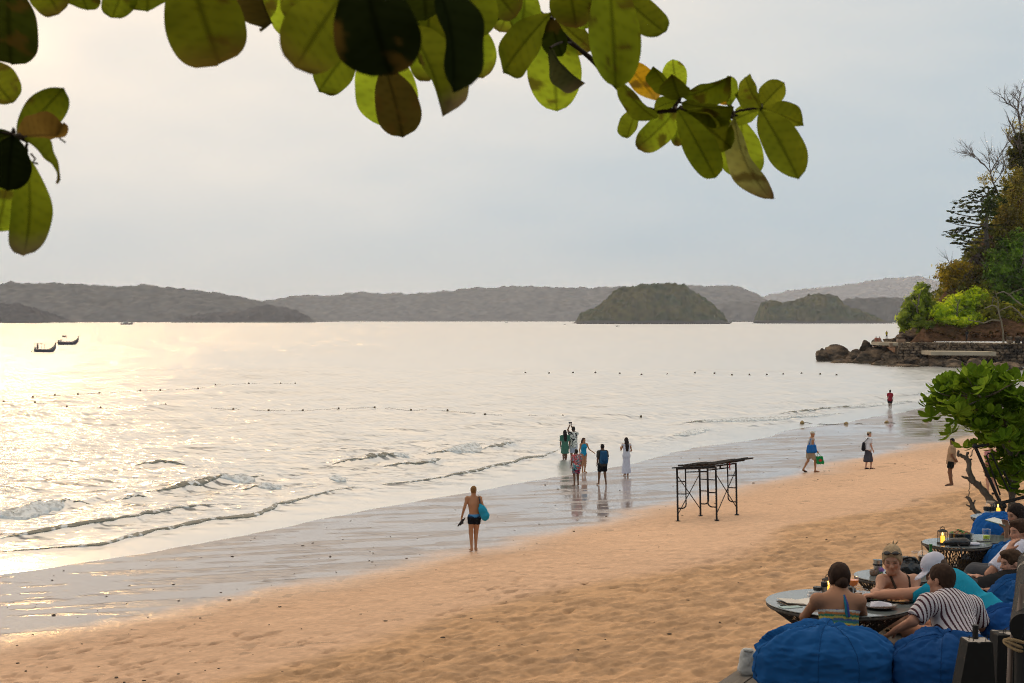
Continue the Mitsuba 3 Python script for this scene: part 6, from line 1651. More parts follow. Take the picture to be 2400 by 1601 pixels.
# table 1
c = at_table(1875, 1413)
k = thing('menu', 'open menu lying on the left of the large table', 'menu')
for i, (dx, tilt) in enumerate(((-0.075, 0.10), (0.075, -0.10))):
    put(k, 'page', move(box((0, 0, 0), (0.15, 0.21, 0.006), 0, 0.001), c + np.array([dx, 0, 0.014]), rz=0.25, ry=tilt), 'paint', color=(0.50, 0.44, 0.36) if i == 0 else (0.55, 0.50, 0.43))
put(k, 'cover', move(box((0, 0, 0), (0.315, 0.222, 0.004), 0, 0.001), c + np.array([0, 0, 0.004]), rz=0.25), 'paint', color=(0.10, 0.07, 0.05))
c = at_table(1852, 1423); k = thing('notepad', 'pale green card lying in front of the menu on the large table', 'card')
put(k, 'sheet', move(box((0, 0, 0), (0.17, 0.10, 0.003), 0, 0.0008), c + np.array([0, 0, 0.0025]), rz=0.35), 'paint', color=(0.26, 0.36, 0.34)); put(k, 'clip', move(box((0, 0, 0), (0.05, 0.014, 0.006)), c + np.array([-0.05, 0.035, 0.006]), rz=0.35), 'metal_dark')
shaker(at_table(1917, 1399), 'shaker with a wide black cap on the large table, left of the woman', 0.085, 0.036, (0.55, 0.53, 0.50))
shaker(at_table(1932, 1397), 'tall black-capped shaker beside the near lantern', 0.12, 0.026, (0.30, 0.24, 0.18))
lantern(at_table(1941, 1394), 0.125, 'lit candle lantern on the large table')
c = at_table(1903, 1404); k = thing('sugar_box', 'small white holder of sachets on the large table', 'holder')
put(k, 'box', box(c + np.array([0, 0, 0.02]), (0.075, 0.045, 0.04), 0.2, 0.004), 'paint', color=(0.55, 0.53, 0.52)); put(k, 'sachets', cat([box(c + np.array([-0.025 + 0.012 * i, 0, 0.045]), (0.005, 0.034, 0.03), 0.2 + 0.1 * i) for i in range(5)]), 'paint', color=(0.62, 0.60, 0.58))
c = at_table(2000, 1400)
k = thing('cocktail_glass', 'stemmed glass of orange cocktail on the large table', 'glass')
put(k, 'bowl', lathe([(0.004, 0.085), (0.030, 0.10), (0.043, 0.13), (0.044, 0.16), (0.036, 0.20)], 20, c), 'glass_pane', True); put(k, 'drink', lathe([(0.003, 0.088), (0.028, 0.102), (0.040, 0.13), (0.040, 0.146), (0.0, 0.146)], 20, c), 'liquid', 40, color=(0.75, 0.20, 0.02))
put(k, 'stem', lathe([(0.034, 0.0), (0.030, 0.004), (0.005, 0.008), (0.004, 0.085)], 14, c), 'liquid', True, color=(0.35, 0.35, 0.34))
tumbler(at_table(2012, 1403), 'glass of amber drink beside the cocktail on the large table', 0.10, 0.034, (0.30, 0.13, 0.03), 0.5)
tumbler(at_table(2024, 1406), 'small glass with ice next to the outstretched hand', 0.085, 0.034, (0.32, 0.30, 0.27), 0.35)
c = at_table(1990, 1396); k = thing('tea_pot', 'round dark pot on the large table behind the woman', 'pot')
put(k, 'body', lathe([(0.0, 0.0), (0.04, 0.0), (0.062, 0.03), (0.058, 0.06), (0.03, 0.08), (0.0, 0.083)], 18, c), 'liquid', True, color=(0.012, 0.012, 0.012)); put(k, 'knob', lathe([(0.0, 0.08), (0.01, 0.085), (0.011, 0.094), (0.0, 0.10)], 10, c), 'liquid', True, color=(0.02, 0.02, 0.02))
c = at_table(2062, 1426); k = plate(c, 'black plate with a white napkin nearest the camera on the large table', 0.135)
put(k, 'napkin', trimesh.Trimesh(np.array([[-0.09, -0.05, 0.024], [0.08, -0.06, 0.03], [0.10, 0.03, 0.035], [-0.06, 0.05, 0.045], [0.0, 0.0, 0.06]]) + c, [[0, 1, 4], [1, 2, 4], [2, 3, 4], [3, 0, 4]]), 'cloth', color=(0.50, 0.49, 0.55))
g = np.random.default_rng(4)


def food(k, c, r, n, cols, z=0.015, hgt=0.02):
    ms, cc = [], []
    for i in range(n):
        a = g.uniform(0, 6.28); q = r * math.sqrt(g.random())
        m = trimesh.creation.icosphere(subdivisions=1); v = m.vertices * g.uniform(0.5, 1.2, 3) * 0.016
        ms.append(trimesh.Trimesh(v + c + np.array([q * math.cos(a), q * math.sin(a), z + hgt * (1 - q / r) * g.random()]), m.faces, process=False)); cc.append(np.tile(cols[int(g.integers(0, len(cols)))], (len(v), 1)))
    put(k, 'food', cat(ms), 'paint', True, color=np.vstack(cc))


c = at_table(2104, 1411); k = plate(c, 'dark plate of fried food on the right of the large table', 0.125); food(k, c, 0.085, 46, [(0.35, 0.14, 0.04), (0.45, 0.22, 0.07), (0.25, 0.09, 0.03)])
c = at_table(2050, 1407); k = plate(c, 'plate of pale food in the middle of the large table', 0.12, (0.02, 0.02, 0.02)); food(k, c, 0.08, 30, [(0.42, 0.33, 0.24), (0.3, 0.2, 0.13), (0.15, 0.2, 0.06)])
for i, (x, y, a, lab) in enumerate(((2085, 1419, 0.2, 'fork lying between the plates on the large table'), (2128, 1404, 0.1, 'knife at the right of the fried food'))):
    c = at_table(x, y); k = thing('cutlery', lab, 'fork' if i == 0 else 'knife'); d = np.array([math.cos(a), math.sin(a), 0])
    put(k, 'handle', tube([c + np.array([0, 0, 0.006]), c + d * 0.10 + np.array([0, 0, 0.006])], 0.004, 5), 'steel'); put(k, 'head', box(c + d * 0.135 + np.array([0, 0, 0.006]), (0.07, 0.018, 0.003), a), 'steel')
scene['steel'] = pbr((0.55, 0.54, 0.52), 0.25, 0.5, metallic=1.0)
# table 2
c = at_table(2057, 1347); k = thing('metal_cup', 'tall brushed metal cup on the table behind the blonde woman', 'cup')
put(k, 'body', lathe([(0.0, 0.0), (0.035, 0.0), (0.042, 0.13), (0.044, 0.135), (0.040, 0.13), (0.034, 0.02), (0.0, 0.015)], 20, c), 'steel', 40); put(k, 'band', lathe([(0.041, 0.085), (0.044, 0.087), (0.044, 0.10), (0.042, 0.102)], 20, c), 'paint', True, color=(0.02, 0.018, 0.016))
c = at_table(2047, 1349); k = thing('candle_glass', 'small round candle glass left of the metal cup', 'candle')
put(k, 'glass', lathe([(0.0, 0.0), (0.028, 0.002), (0.036, 0.02), (0.034, 0.045), (0.028, 0.05)], 16, c), 'liquid', True, color=(0.20, 0.12, 0.08)); put(k, 'wax', lathe([(0.0, 0.03), (0.028, 0.03)], 14, c), 'paint', color=(0.5, 0.42, 0.3))
c = at_table(2066, 1350); k = thing('flower', 'purple orchid flower in a tiny green vase beside the metal cup', 'flower')
put(k, 'vase', lathe([(0.0, 0.0), (0.014, 0.0), (0.018, 0.02), (0.008, 0.04)], 10, c), 'liquid', True, color=(0.03, 0.12, 0.03))
for i in range(5):
    a = i * 1.257; d = np.array([math.cos(a), -0.4, math.sin(a)]); m, col = leaf_mesh(c + np.array([0, 0, 0.055]), c + np.array([0, 0, 0.055]) + d * 0.026, 0.022, 0, 0.2, 0.1, 6, 4, lr, (0.7, 0.4), (0.36, 0.20, 0.50), 0.8); put(k, 'petal', m, 'leaf', True, color=col)
c = at_table(2163, 1341); k = thing('iced_coffee', 'tall cup of iced coffee with a domed lid and dark straw', 'cup')
put(k, 'cup', lathe([(0.0, 0.0), (0.032, 0.0), (0.046, 0.155)], 20, c), 'glass_pane', True); put(k, 'coffee', lathe([(0.0, 0.004), (0.030, 0.004), (0.0405, 0.105), (0.0, 0.105)], 20, c), 'liquid', 40, color=(0.36, 0.19, 0.07))
put(k, 'foam', lathe([(0.0405, 0.1055), (0.0445, 0.15), (0.0, 0.15)], 20, c), 'paint', True, color=(0.55, 0.47, 0.37)); put(k, 'lid', lathe([(0.048, 0.153), (0.048, 0.160), (0.040, 0.185), (0.020, 0.200), (0.0, 0.203)], 20, c), 'glass_pane', True)
put(k, 'straw', tube([c + np.array([0.0, 0, 0.05]), c + np.array([-0.012, 0, 0.285])], 0.0042, 6), 'paint', color=(0.02, 0.015, 0.012))
c = at_table(2181, 1337); k = thing('beer_bottle', 'green glass bottle beside the iced coffee', 'bottle')
put(k, 'bottle', lathe([(0.0, 0.0), (0.031, 0.0), (0.032, 0.01), (0.032, 0.13), (0.026, 0.155), (0.015, 0.185), (0.013, 0.225), (0.015, 0.232), (0.015, 0.242), (0.0, 0.242)], 18, c), 'liquid', 40, color=(0.012, 0.13, 0.018)); put(k, 'label', lathe([(0.0325, 0.05), (0.0328, 0.052), (0.0328, 0.095), (0.0325, 0.097)], 18, c), 'paint', True, color=(0.05, 0.20, 0.06))
tumbler(at_table(2147, 1331), 'tall empty plastic cup left of the iced coffee', 0.15, 0.042, None)
c = at_table(2130, 1345); k = thing('handbag', 'shiny black bag on the table beside the blonde woman', 'bag')
S = Soft()
for o in (-0.06, 0.0, 0.07): S.cone(c + np.array([o, 0.02, 0.045]), c + np.array([o * 0.7, 0.04, 0.11]), 0.055, 0.035, 0.04)
put(k, 'body', S.mesh(0.007, wrinkle=lambda q: 0.03 * (meshkit.fbm(q * 26, 3, 4) - 0.5)), 'liquid', True, color=(0.012, 0.011, 0.011)); put(k, 'strap', tube([c + np.array([0.09 * math.cos(a), 0.0, 0.09 + 0.06 * math.sin(a)]) for a in np.linspace(0, np.pi, 12)], 0.008, 6), 'liquid', True, color=(0.012, 0.011, 0.011))
# table 3 and 4
lantern(at_table(2209, 1275), 0.13, 'lit candle lantern on the table with the black bowl')
c = at_table(2250, 1272); k = thing('bowl', 'large black bowl of salad and chilli on the small table', 'bowl')
put(k, 'dish', lathe([(0.0, 0.0), (0.10, 0.0), (0.112, 0.02), (0.116, 0.10), (0.112, 0.104), (0.106, 0.10), (0.10, 0.06), (0.0, 0.05)], 28, c), 'liquid', 40, color=(0.012, 0.018, 0.018)); food(k, c, 0.105, 90, [(0.05, 0.13, 0.02), (0.40, 0.10, 0.03), (0.30, 0.17, 0.06), (0.10, 0.20, 0.03), (0.22, 0.05, 0.03)], 0.09, 0.05)
c = at_table(2237, 1280); k = thing('case', 'flat black leather bag lying in front of the black bowl', 'bag')
S = Soft(); S.cone(c + np.array([-0.09, 0, 0.03]), c + np.array([0.13, 0.0, 0.035]), 0.026, 0.034, 0.03); S.cone(c + np.array([-0.02, 0.02, 0.05]), c + np.array([0.10, 0.02, 0.055]), 0.03, 0.03, 0.03)
put(k, 'body', S.mesh(0.007, wrinkle=lambda q: 0.012 * (meshkit.fbm(q * 24, 3, 6) - 0.5)), 'liquid', True, color=(0.013, 0.012, 0.012)); put(k, 'strap', tube([c + np.array([0.02, -0.03, 0.02]), c + np.array([0.03, -0.12, 0.0]), c + np.array([0.035, -0.13, -0.12])], 0.007, 5), 'liquid', True, color=(0.013, 0.012, 0.012))
c = at_table(2281, 1278); k = thing('face_mask', 'white face mask lying at the edge of the small table', 'mask')
put(k, 'sheet', trimesh.Trimesh(trimesh.creation.icosphere(subdivisions=3).vertices * np.array([0.075, 0.05, 0.018]) + c + np.array([0, 0, 0.014]), trimesh.creation.icosphere(subdivisions=3).faces), 'cloth', True, color=(0.52, 0.52, 0.60)); put(k, 'loop', tube([c + np.array([0.07, 0, 0.012]), c + np.array([0.12, -0.02, 0.01]), c + np.array([0.10, -0.06, -0.02]), c + np.array([0.06, -0.05, -0.01])], 0.003, 5), 'cloth', color=(0.5, 0.5, 0.56))
tumbler(at_table(2274, 1268), 'small clear glass right of the black bowl', 0.075, 0.034, (0.26, 0.24, 0.23), 0.4)
tumbler(at_table(2312, 1264), 'short glass of bright green drink', 0.105, 0.042, (0.40, 0.48, 0.02), 0.38)
c = at_table(2306, 1269); k = thing('phone', 'phone lying in front of the green drink', 'phone'); put(k, 'body', move(box((0, 0, 0), (0.14, 0.07, 0.008), 0, 0.003), c + np.array([0, 0, 0.005]), rz=0.3), 'liquid', color=(0.05, 0.05, 0.05)); put(k, 'screen', move(box((0, 0, 0), (0.13, 0.062, 0.001)), c + np.array([0, 0, 0.0098]), rz=0.3), 'liquid', color=(0.12, 0.12, 0.12))
# table 5
lantern(at_table(2339, 1210), 0.15, 'lit candle lantern on the farthest table under the shrub')
shaker(at_table(2313, 1214), 'left black-capped shaker on the farthest table', 0.13, 0.036); shaker(at_table(2326, 1214), 'right black-capped shaker on the farthest table', 0.13, 0.036)
c = at_table(2306, 1217); k = thing('napkin_box', 'small white napkin box left of the far shakers', 'box'); put(k, 'box', box(c + np.array([0, 0, 0.03]), (0.06, 0.05, 0.06), 0.1, 0.004), 'paint', color=(0.55, 0.55, 0.55)); put(k, 'napkin', box(c + np.array([0, 0, 0.066]), (0.04, 0.006, 0.02), 0.1), 'cloth', color=(0.6, 0.6, 0.6))
c = at_table(2321, 1206); k = thing('jar', 'round glass jar behind the far shakers', 'jar'); put(k, 'glass', lathe([(0.0, 0.0), (0.05, 0.002), (0.055, 0.02), (0.055, 0.12), (0.045, 0.14)], 18, c), 'glass_pane', True); put(k, 'lid', lathe([(0.047, 0.138), (0.05, 0.14), (0.05, 0.158), (0.0, 0.16)], 18, c), 'paint', 40, color=(0.35, 0.27, 0.2))
# wooden bucket
c = W(2266, 1372, 15.0); c[2] = DK_Z; k = thing('bucket', 'brown wooden bucket with a napkin standing below the small table', 'bucket')
hb = zt(1309, 15.0) - DK_Z
put(k, 'body', lathe([(0.0, 0.0), (0.075, 0.0), (0.105, hb), (0.098, hb), (0.072, 0.03), (0.0, 0.025)], 24, c), 'paint', 40, color=(0.20, 0.105, 0.04))
for z_ in (0.35, 0.75): put(k, 'hoop', lathe([(0.075 + 0.03 * z_ + 0.001, hb * z_ - 0.01), (0.075 + 0.03 * z_ + 0.005, hb * z_), (0.075 + 0.03 * z_ + 0.002, hb * z_ + 0.01)], 24, c), 'paint', True, color=(0.12, 0.06, 0.025))
put(k, 'napkin', trimesh.Trimesh(np.array([[-0.06, 0, hb - 0.01], [0.03, -0.05, hb], [0.05, 0.05, hb], [-0.02, 0.0, hb + 0.06]]) + c, [[0, 1, 3], [1, 2, 3], [2, 0, 3]]), 'cloth', color=(0.52, 0.52, 0.54))

# ------------------------------------------------------------------ the diners
HD = 0.0085


def seat(J, s=1.0):
    """fills in what the table or a bag hides: hips, knees and feet"""
    lat = unit(J['shr'] - J['shl']); lat[2] = 0; lat = unit(lat); f = unit(np.cross([0, 0, 1.0], lat))
    for sd, sg in (('l', -1), ('r', 1)):
        J.setdefault('hi' + sd, J['pelvis'] + lat * 0.09 * sg * s)
        J.setdefault('kn' + sd, J['pelvis'] + f * 0.42 * s + lat * 0.16 * sg + np.array([0, 0, 0.10]))
        J.setdefault('an' + sd, np.array([*(J['kn' + sd] + f * 0.02)[:2], DK_Z + 0.08]))
        J.setdefault('to' + sd, np.array([*(J['an' + sd] + f * 0.15)[:2], DK_Z + 0.03]))
        J['pa' + sd] = np.array([0, 0, -1.0])
    return J


# the woman in the halter top
J = seat(dict(pelvis=W(1966, 1503, 11.12), chest=W(1965, 1430, 11.18), neck=W(1965, 1388, 11.22), head=W(1966, 1354, 11.27), shl=W(1915, 1406, 11.16), shr=W(2014, 1409, 11.16),
              ell=W(1884, 1446, 11.36), elr=W(2027, 1453, 11.36), wrl=W(1936, 1402, 11.72), wrr=W(2004, 1404, 11.72)))
BAND = np.array([(0.05, 0.10, 0.20), (0.45, 0.35, 0.08), (0.03, 0.16, 0.10), (0.42, 0.14, 0.04), (0.45, 0.42, 0.36), (0.04, 0.06, 0.16), (0.32, 0.05, 0.06), (0.40, 0.33, 0.07), (0.03, 0.13, 0.12)])


def stripes(v, J, up, lat, fw):
    q = (v - J['pelvis']) @ up / 0.0165 + 0.3 * (meshkit.noise(v * 18, 3) - 0.5)
    return BAND[np.floor(q).astype(int) % len(BAND)]


def halter(k, J, H, HF, up, lat, fw):
    a = J['neck'] - fw * 0.062 + lat * 0.01 + up * 0.015
    for i, (dx, cl) in enumerate(((0.045, (0.05, 0.06, 0.22)), (0.030, (0.02, 0.14, 0.20)))):
        put(k, 'neck_tie', tube([a, lerp(a, J['chest'], 0.35) - fw * 0.062 + lat * dx * 0.4, lerp(a, J['chest'], 0.75) - fw * 0.112 + lat * dx * 0.8, J['chest'] - fw * 0.130 + lat * dx - up * 0.02, J['chest'] - fw * 0.132 + lat * (dx + 0.008) - up * 0.06], np.array([0.006, 0.008, 0.010, 0.010, 0.008]), 6), 'cloth', True, color=cl)
    put(k, 'neck_tie', tube([J['neck'] + lat * 0.05 * math.cos(t) + fw * 0.052 * math.sin(t) + up * (0.012 + 0.012 * math.sin(t)) for t in np.linspace(-math.pi / 2, 1.5 * math.pi, 22)], 0.006, 5), 'cloth', True, color=(0.25, 0.05, 0.04))


person('woman with low hair bun and striped halter top, seen from behind', J, (0.33, 0.150, 0.080), ('bun', (0.035, 0.017, 0.010), 0), [('top', 'halter_top', stripes, {'sleeve': 0, 'hem': 0.05, 'infl': 0.010, 'strap': -0.002})], HD, 0.98, True, face=(-0.1, 1, -0.15), extra=halter)

# the blonde woman facing the camera
J = seat(dict(pelvis=W(2106, 1450, 12.72), chest=W(2103, 1393, 12.66), neck=W(2098, 1350, 12.62), head=W(2091, 1311, 12.55), shl=W(2143, 1360, 12.66), shr=W(2068, 1360, 12.56), ell=W(2146, 1402, 12.50), elr=W(2054, 1398, 12.40),
              wrl=W(2082, 1386, 12.25), wrr=W(2052, 1383, 12.20), hdl=np.array([-0.9, -0.4, 0.05]), hdr=np.array([-0.3, -0.9, 0.1])))
leop = lambda v, J, up, lat, fw: np.where((meshkit.noise(v * np.array([60, 60, 38]), 5) > 0.52)[:, None], (0.015, 0.012, 0.010), (0.40, 0.26, 0.15))


def specs(k, J, H, HF, up, lat, fw):
    for sd in (-1, 1):
        m = trimesh.creation.icosphere(subdivisions=2)
        put(k, 'sunglass_lens', trimesh.Trimesh((m.vertices * np.array([0.030, 0.010, 0.020])) @ frame(HF[1] + 0.9 * HF[2] + HF[0] * sd * 0.3) + H(0.036 * sd, 0.082, 0.098), m.faces, process=False), 'liquid', True, color=(0.03, 0.018, 0.012))
        put(k, 'sunglass_arm', tube([H(0.064 * sd, 0.068, 0.092), H(0.083 * sd, 0.02, 0.06), H(0.080 * sd, -0.03, 0.03)], 0.0035, 5), 'liquid', True, color=(0.03, 0.018, 0.012))
        a = J['shl' if sd < 0 else 'shr'] * 0.55 + J['neck'] * 0.45
        put(k, 'strap', tube([a + up * 0.045 - fw * 0.03, a + up * 0.03 + fw * 0.05, J['chest'] - lat * -0.055 * sd + fw * 0.14 + up * 0.02], 0.011, 6), 'cloth', True, color=leop(np.zeros((1, 3)), J, up, lat, fw)[0] * 0 + np.array([0.06, 0.04, 0.03]))
    put(k, 'sunglass_bridge', tube([H(-0.012, 0.088, 0.10), H(0.012, 0.088, 0.10)], 0.0035, 5), 'liquid', True, color=(0.03, 0.018, 0.012))


person('blonde woman with sunglasses on her head and a leopard print top facing the camera', J, (0.46, 0.235, 0.15), ('updo', (0.36, 0.25, 0.145), 0), [('top', 'leopard_top', leop, {'sleeve': 0, 'hem': 0.06, 'infl': 0.008, 'strap': 0.0})], HD, 1.0, True, face=(-0.30, -0.92, -0.30), brow=(0.22, 0.13, 0.08), extra=specs)

# the man in turquoise
J = dict(pelvis=W(2298, 1456, 11.95), chest=W(2248, 1396, 12.05), neck=W(2206, 1362, 12.12), head=W(2192, 1333, 12.16), shl=W(2184, 1390, 11.86), shr=W(2194, 1378, 12.34), ell=W(2112, 1394, 11.80), elr=W(2140, 1398, 12.36), wrl=W(2054, 1396, 11.82), wrr=W(2084, 1390, 12.25),
         hdl=np.array([-1.0, 0.05, -0.02]), hdr=np.array([-1.0, -0.1, 0.0]))
J['knl'], J['knr'] = W(2190, 1450, 11.85), W(2200, 1440, 12.35); J['anl'], J['anr'] = W(2150, 1500, 11.9), W(2165, 1500, 12.3)
seat(J)


def cap_print(k, J, H, HF, up, lat, fw):
    q = HF[1] * 0.82 + HF[2] * 0.55; w = HF[2] * 0.82 - HF[1] * 0.55
    ms = []
    for i, (x, z, a) in enumerate(((-0.020, 0.0, 0.014), (-0.006, 0.002, 0.010), (0.008, -0.001, 0.012), (0.021, 0.001, 0.009))):
        c = H(x, 0.086, 0.070) + w * z
        ms.append(tube([c - w * 0.005 - HF[0] * a * 0.3, c + w * 0.004, c + HF[0] * a * 0.4 - w * 0.003], 0.0028, 5))
    put(k, 'cap_emblem', cat(ms), 'cloth', True, color=(0.45, 0.06, 0.06), label='small red embroidered mark on the front of the cap')


person('heavy man in turquoise t-shirt and white cap reaching across the large table', J, (0.46, 0.215, 0.13), ('cropped', (0.10, 0.06, 0.04), 0), [('top', 't_shirt', (0.012, 0.235, 0.345), {'sleeve': 0.72, 'hem': 0.14, 'infl': 0.018, 'wr': 0.012}), ('shorts', 'shorts', (0.015, 0.02, 0.06), {'len': 0.8, 'loose': 0.02}), ('cap', 'cap', (0.52, 0.50, 0.56))], HD, 1.04, face=(-0.80, -0.12, -0.62), fat=1.62, extra=cap_print)

# the man in the striped shirt
scene['striped_shirt'] = pbr(tex(lambda p, n, uv: mix((0.56, 0.50, 0.50), (0.060, 0.022, 0.030), smoothstep(0.60, 0.66, dr.abs(2 * ((p.x * 0.86 + p.y * 0.42 + p.z * 0.10) / 0.034 - dr.floor((p.x * 0.86 + p.y * 0.42 + p.z * 0.10) / 0.034)) - 1)))), 0.85, 0.2)
J = dict(pelvis=W(2243, 1496, 11.15), chest=W(2231, 1438, 11.26), neck=W(2216, 1396, 11.32), head=W(2205, 1359, 11.36), shl=W(2176, 1414, 11.14), shr=W(2278, 1418, 11.40), ell=W(2140, 1456, 11.08), elr=W(2302, 1468, 11.45), wrl=W(2098, 1478, 11.20), wrr=W(2210, 1462, 11.75), hdl=np.array([-0.5, 0.5, -0.5]))
J['knl'], J['knr'] = W(2128, 1478, 11.50), W(2176, 1466, 11.70); J['anl'], J['anr'] = W(2190, 1500, 11.62), W(2120, 1506, 11.6)
seat(J)
person('man in a white and maroon striped shirt with short dark hair, seen from behind', J, (0.42, 0.20, 0.125), ('cropped', (0.040, 0.020, 0.012), 0, 'beard'), [('top', 'striped_shirt', (0.5, 0.5, 0.5), {'sleeve': 0.85, 'hem': 0.10, 'infl': 0.022, 'wr': 0.016}, 'striped_shirt'), ('shorts', 'shorts', (0.02, 0.02, 0.025), {'len': 0.5, 'loose': 0.015})], HD, 1.04, face=(-0.72, 0.66, -0.10))

# the man in the black t-shirt
J = dict(pelvis=W(2310, 1392, 13.30), chest=W(2362, 1372, 13.36), neck=W(2380, 1350, 13.40), head=W(2370, 1320, 13.42), shl=W(2384, 1378, 13.18), shr=W(2378, 1360, 13.58), ell=W(2346, 1390, 13.10), elr=W(2332, 1368, 13.62), wrl=W(2300, 1383, 13.16), wrr=W(2290, 1352, 13.46), hdl=np.array([-1, 0.3, 0.15]), hdr=np.array([-0.8, -0.4, 0.2]))
J['knl'], J['knr'] = W(2262, 1366, 13.30), W(2262, 1360, 13.60); J['anl'], J['anr'] = W(2222, 1400, 13.4), W(2226, 1400, 13.7)
seat(J)
person('reclining man in a black t-shirt with short brown hair looking out to sea', J, (0.46, 0.225, 0.145), ('short', (0.055, 0.028, 0.014), 1, 'beard'), [('top', 't_shirt', (0.012, 0.012, 0.013), {'sleeve': 0.75, 'hem': 0.12, 'infl': 0.018, 'wr': 0.014}), ('trousers', 'trousers', (0.045, 0.045, 0.050))], HD, 1.03, face=(-0.96, -0.18, -0.10))

# the man in the white t-shirt
J = dict(pelvis=W(2350, 1350, 14.22), chest=W(2378, 1308, 14.30), neck=W(2396, 1279, 14.34), head=W(2390, 1247, 14.36), shl=W(2368, 1296, 14.06), shr=W(2402, 1288, 14.52), ell=W(2318, 1346, 14.00), elr=W(2362, 1332, 14.52), wrl=W(2362, 1292, 13.98), wrr=W(2338, 1340, 14.40), hdl=np.array([0.5, 0.1, 0.85]))
J['knl'], J['knr'] = W(2280, 1340, 14.2), W(2285, 1336, 14.5); J['anl'], J['anr'] = W(2250, 1370, 14.3), W(2255, 1370, 14.6)
seat(J)
person('man in a white t-shirt resting his chin on his hand at the right edge', J, (0.42, 0.20, 0.125), ('short', (0.045, 0.022, 0.012), 1, 'beard'), [('top', 't_shirt', (0.55, 0.53, 0.60), {'sleeve': 0.75, 'hem': 0.12, 'infl': 0.02, 'wr': 0.016}), ('trousers', 'trousers', (0.07, 0.07, 0.075))], HD, 1.04, face=(-0.94, -0.28, -0.06))

# the woman with the menu
J = dict(pelvis=W(2372, 1316, 15.5), chest=W(2382, 1268, 15.56), neck=W(2387, 1236, 15.6), head=W(2381, 1206, 15.62), shl=W(2368, 1252, 15.40), shr=W(2400, 1250, 15.80), ell=W(2362, 1284, 15.34), elr=W(2384, 1280, 15.8), wrl=W(2358, 1240, 15.25), wrr=W(2362, 1236, 15.62))
J['knl'], J['knr'] = W(2310, 1300, 15.4), W(2312, 1300, 15.8); J['anl'], J['anr'] = W(2290, 1340, 15.4), W(2292, 1340, 15.8)
seat(J)
person('dark haired woman at the right edge reading a white menu', J, (0.40, 0.20, 0.125), ('long', (0.016, 0.010, 0.008), 0.14), [('top', 'top', (0.09, 0.045, 0.03), {'sleeve': 0, 'hem': 0.06, 'infl': 0.012}), ('shorts', 'shorts', (0.05, 0.04, 0.04), {'len': 0.6})], HD, 0.98, True, face=(-0.90, -0.30, -0.25))
c = W(2342, 1222, 15.35); k = thing('menu', 'white menu held open by the dark haired woman', 'menu')
put(k, 'sheet', move(box((0, 0, 0), (0.17, 0.23, 0.005), 0, 0.001), c, rz=0.7, rx=0.16, ry=-0.05), 'paint', color=(0.56, 0.58, 0.55)); put(k, 'cover', move(box((0, 0, 0), (0.172, 0.232, 0.004), 0, 0.001), c - np.array([0, 0, 0.007]), rz=0.7, rx=0.16, ry=-0.05), 'paint', color=(0.10, 0.24, 0.15))

# ------------------------------------------------------------------ black metal frame behind the shrub
k = thing('folding_frame', 'folded black metal frame leaning beside the shrub trunk', 'frame')
FY = 17.4
for i, (pts, r_) in enumerate((([(2318, 1042), (2286, 1047)], 0.018), ([(2285, 1046), (2318, 1120), (2352, 1196)], 0.022), ([(2347, 1179), (2420, 1160)], 0.020))): put(k, 'beam', tube([W(x, y, FY) for x, y in pts], r_, 6), 'metal_dark', 40)
for i, (pts, r_) in enumerate((([(2344, 1160), (2320, 1092), (2312, 1068), (2316, 1062), (2324, 1064), (2331, 1080), (2364, 1152)], 0.012), ([(2352, 1104), (2368, 1136)], 0.014), ([(2364, 1138), (2372, 1145), (2384, 1145)], 0.010))): put(k, 'brace', tube([W(x, y, FY + 0.05) for x, y in pts], r_, 6), 'metal_dark', 40)
for pts in ([(2342, 1158), (2348, 1180)], [(2362, 1152), (2370, 1172)], [(2376, 1146), (2384, 1166)]): put(k, 'cord', tube([W(x, y, FY + 0.05) for x, y in pts], 0.003, 4), 'metal_dark')
for x, y in ((2285, 1046), (2353, 1186)): put(k, 'joint', move(trimesh.creation.icosphere(subdivisions=2), W(x, y, FY), s=0.034), 'metal_dark', True)
put(k, 'foot', tube([W(2352, 1196, FY), np.array([*W(2352, 1196, FY)[:2], DK_Z])], 0.02, 6), 'metal_dark')

# ------------------------------------------------------------------ railing posts in the near corner
def rail_post(label, px0, px1, pxb0, pxb1, ytop, Y, wdepth):
    k = thing('railing_post', label, 'post', 'black railing posts')
    a, b = W(px0, ytop, Y), W(px1, ytop, Y); zb = DK_Z
    yb = 1601; sc_ = (a[2] - zb) / (a[2] - W(px0, yb, Y)[2])
    c0, c1 = W(px0 + (pxb0 - px0) * sc_, ytop, Y), W(px1 + (pxb1 - px1) * sc_, ytop, Y)
    V = []
    for zz, l, r, g_ in ((zb, c0[0], c1[0], 0), (a[2] - 0.006, a[0], b[0], 0), (a[2], a[0] + 0.006, b[0] - 0.006, 0.006)):
        V += [[l, Y + g_, zz], [r, Y + g_, zz], [r, Y + wdepth - g_, zz], [l, Y + wdepth - g_, zz]]
    f = [[0, 1, 5], [0, 5, 4], [1, 2, 6], [1, 6, 5], [2, 3, 7], [2, 7, 6], [3, 0, 4], [3, 4, 7], [4, 5, 9], [4, 9, 8], [5, 6, 10], [5, 10, 9], [6, 7, 11], [6, 11, 10], [7, 4, 8], [7, 8, 11], [8, 9, 10], [8, 10, 11]]
    put(k, 'timber', trimesh.Trimesh(V, f, process=False), 'post_paint')
    return k, (a + b) / 2 + np.array([0, wdepth / 2, 0])


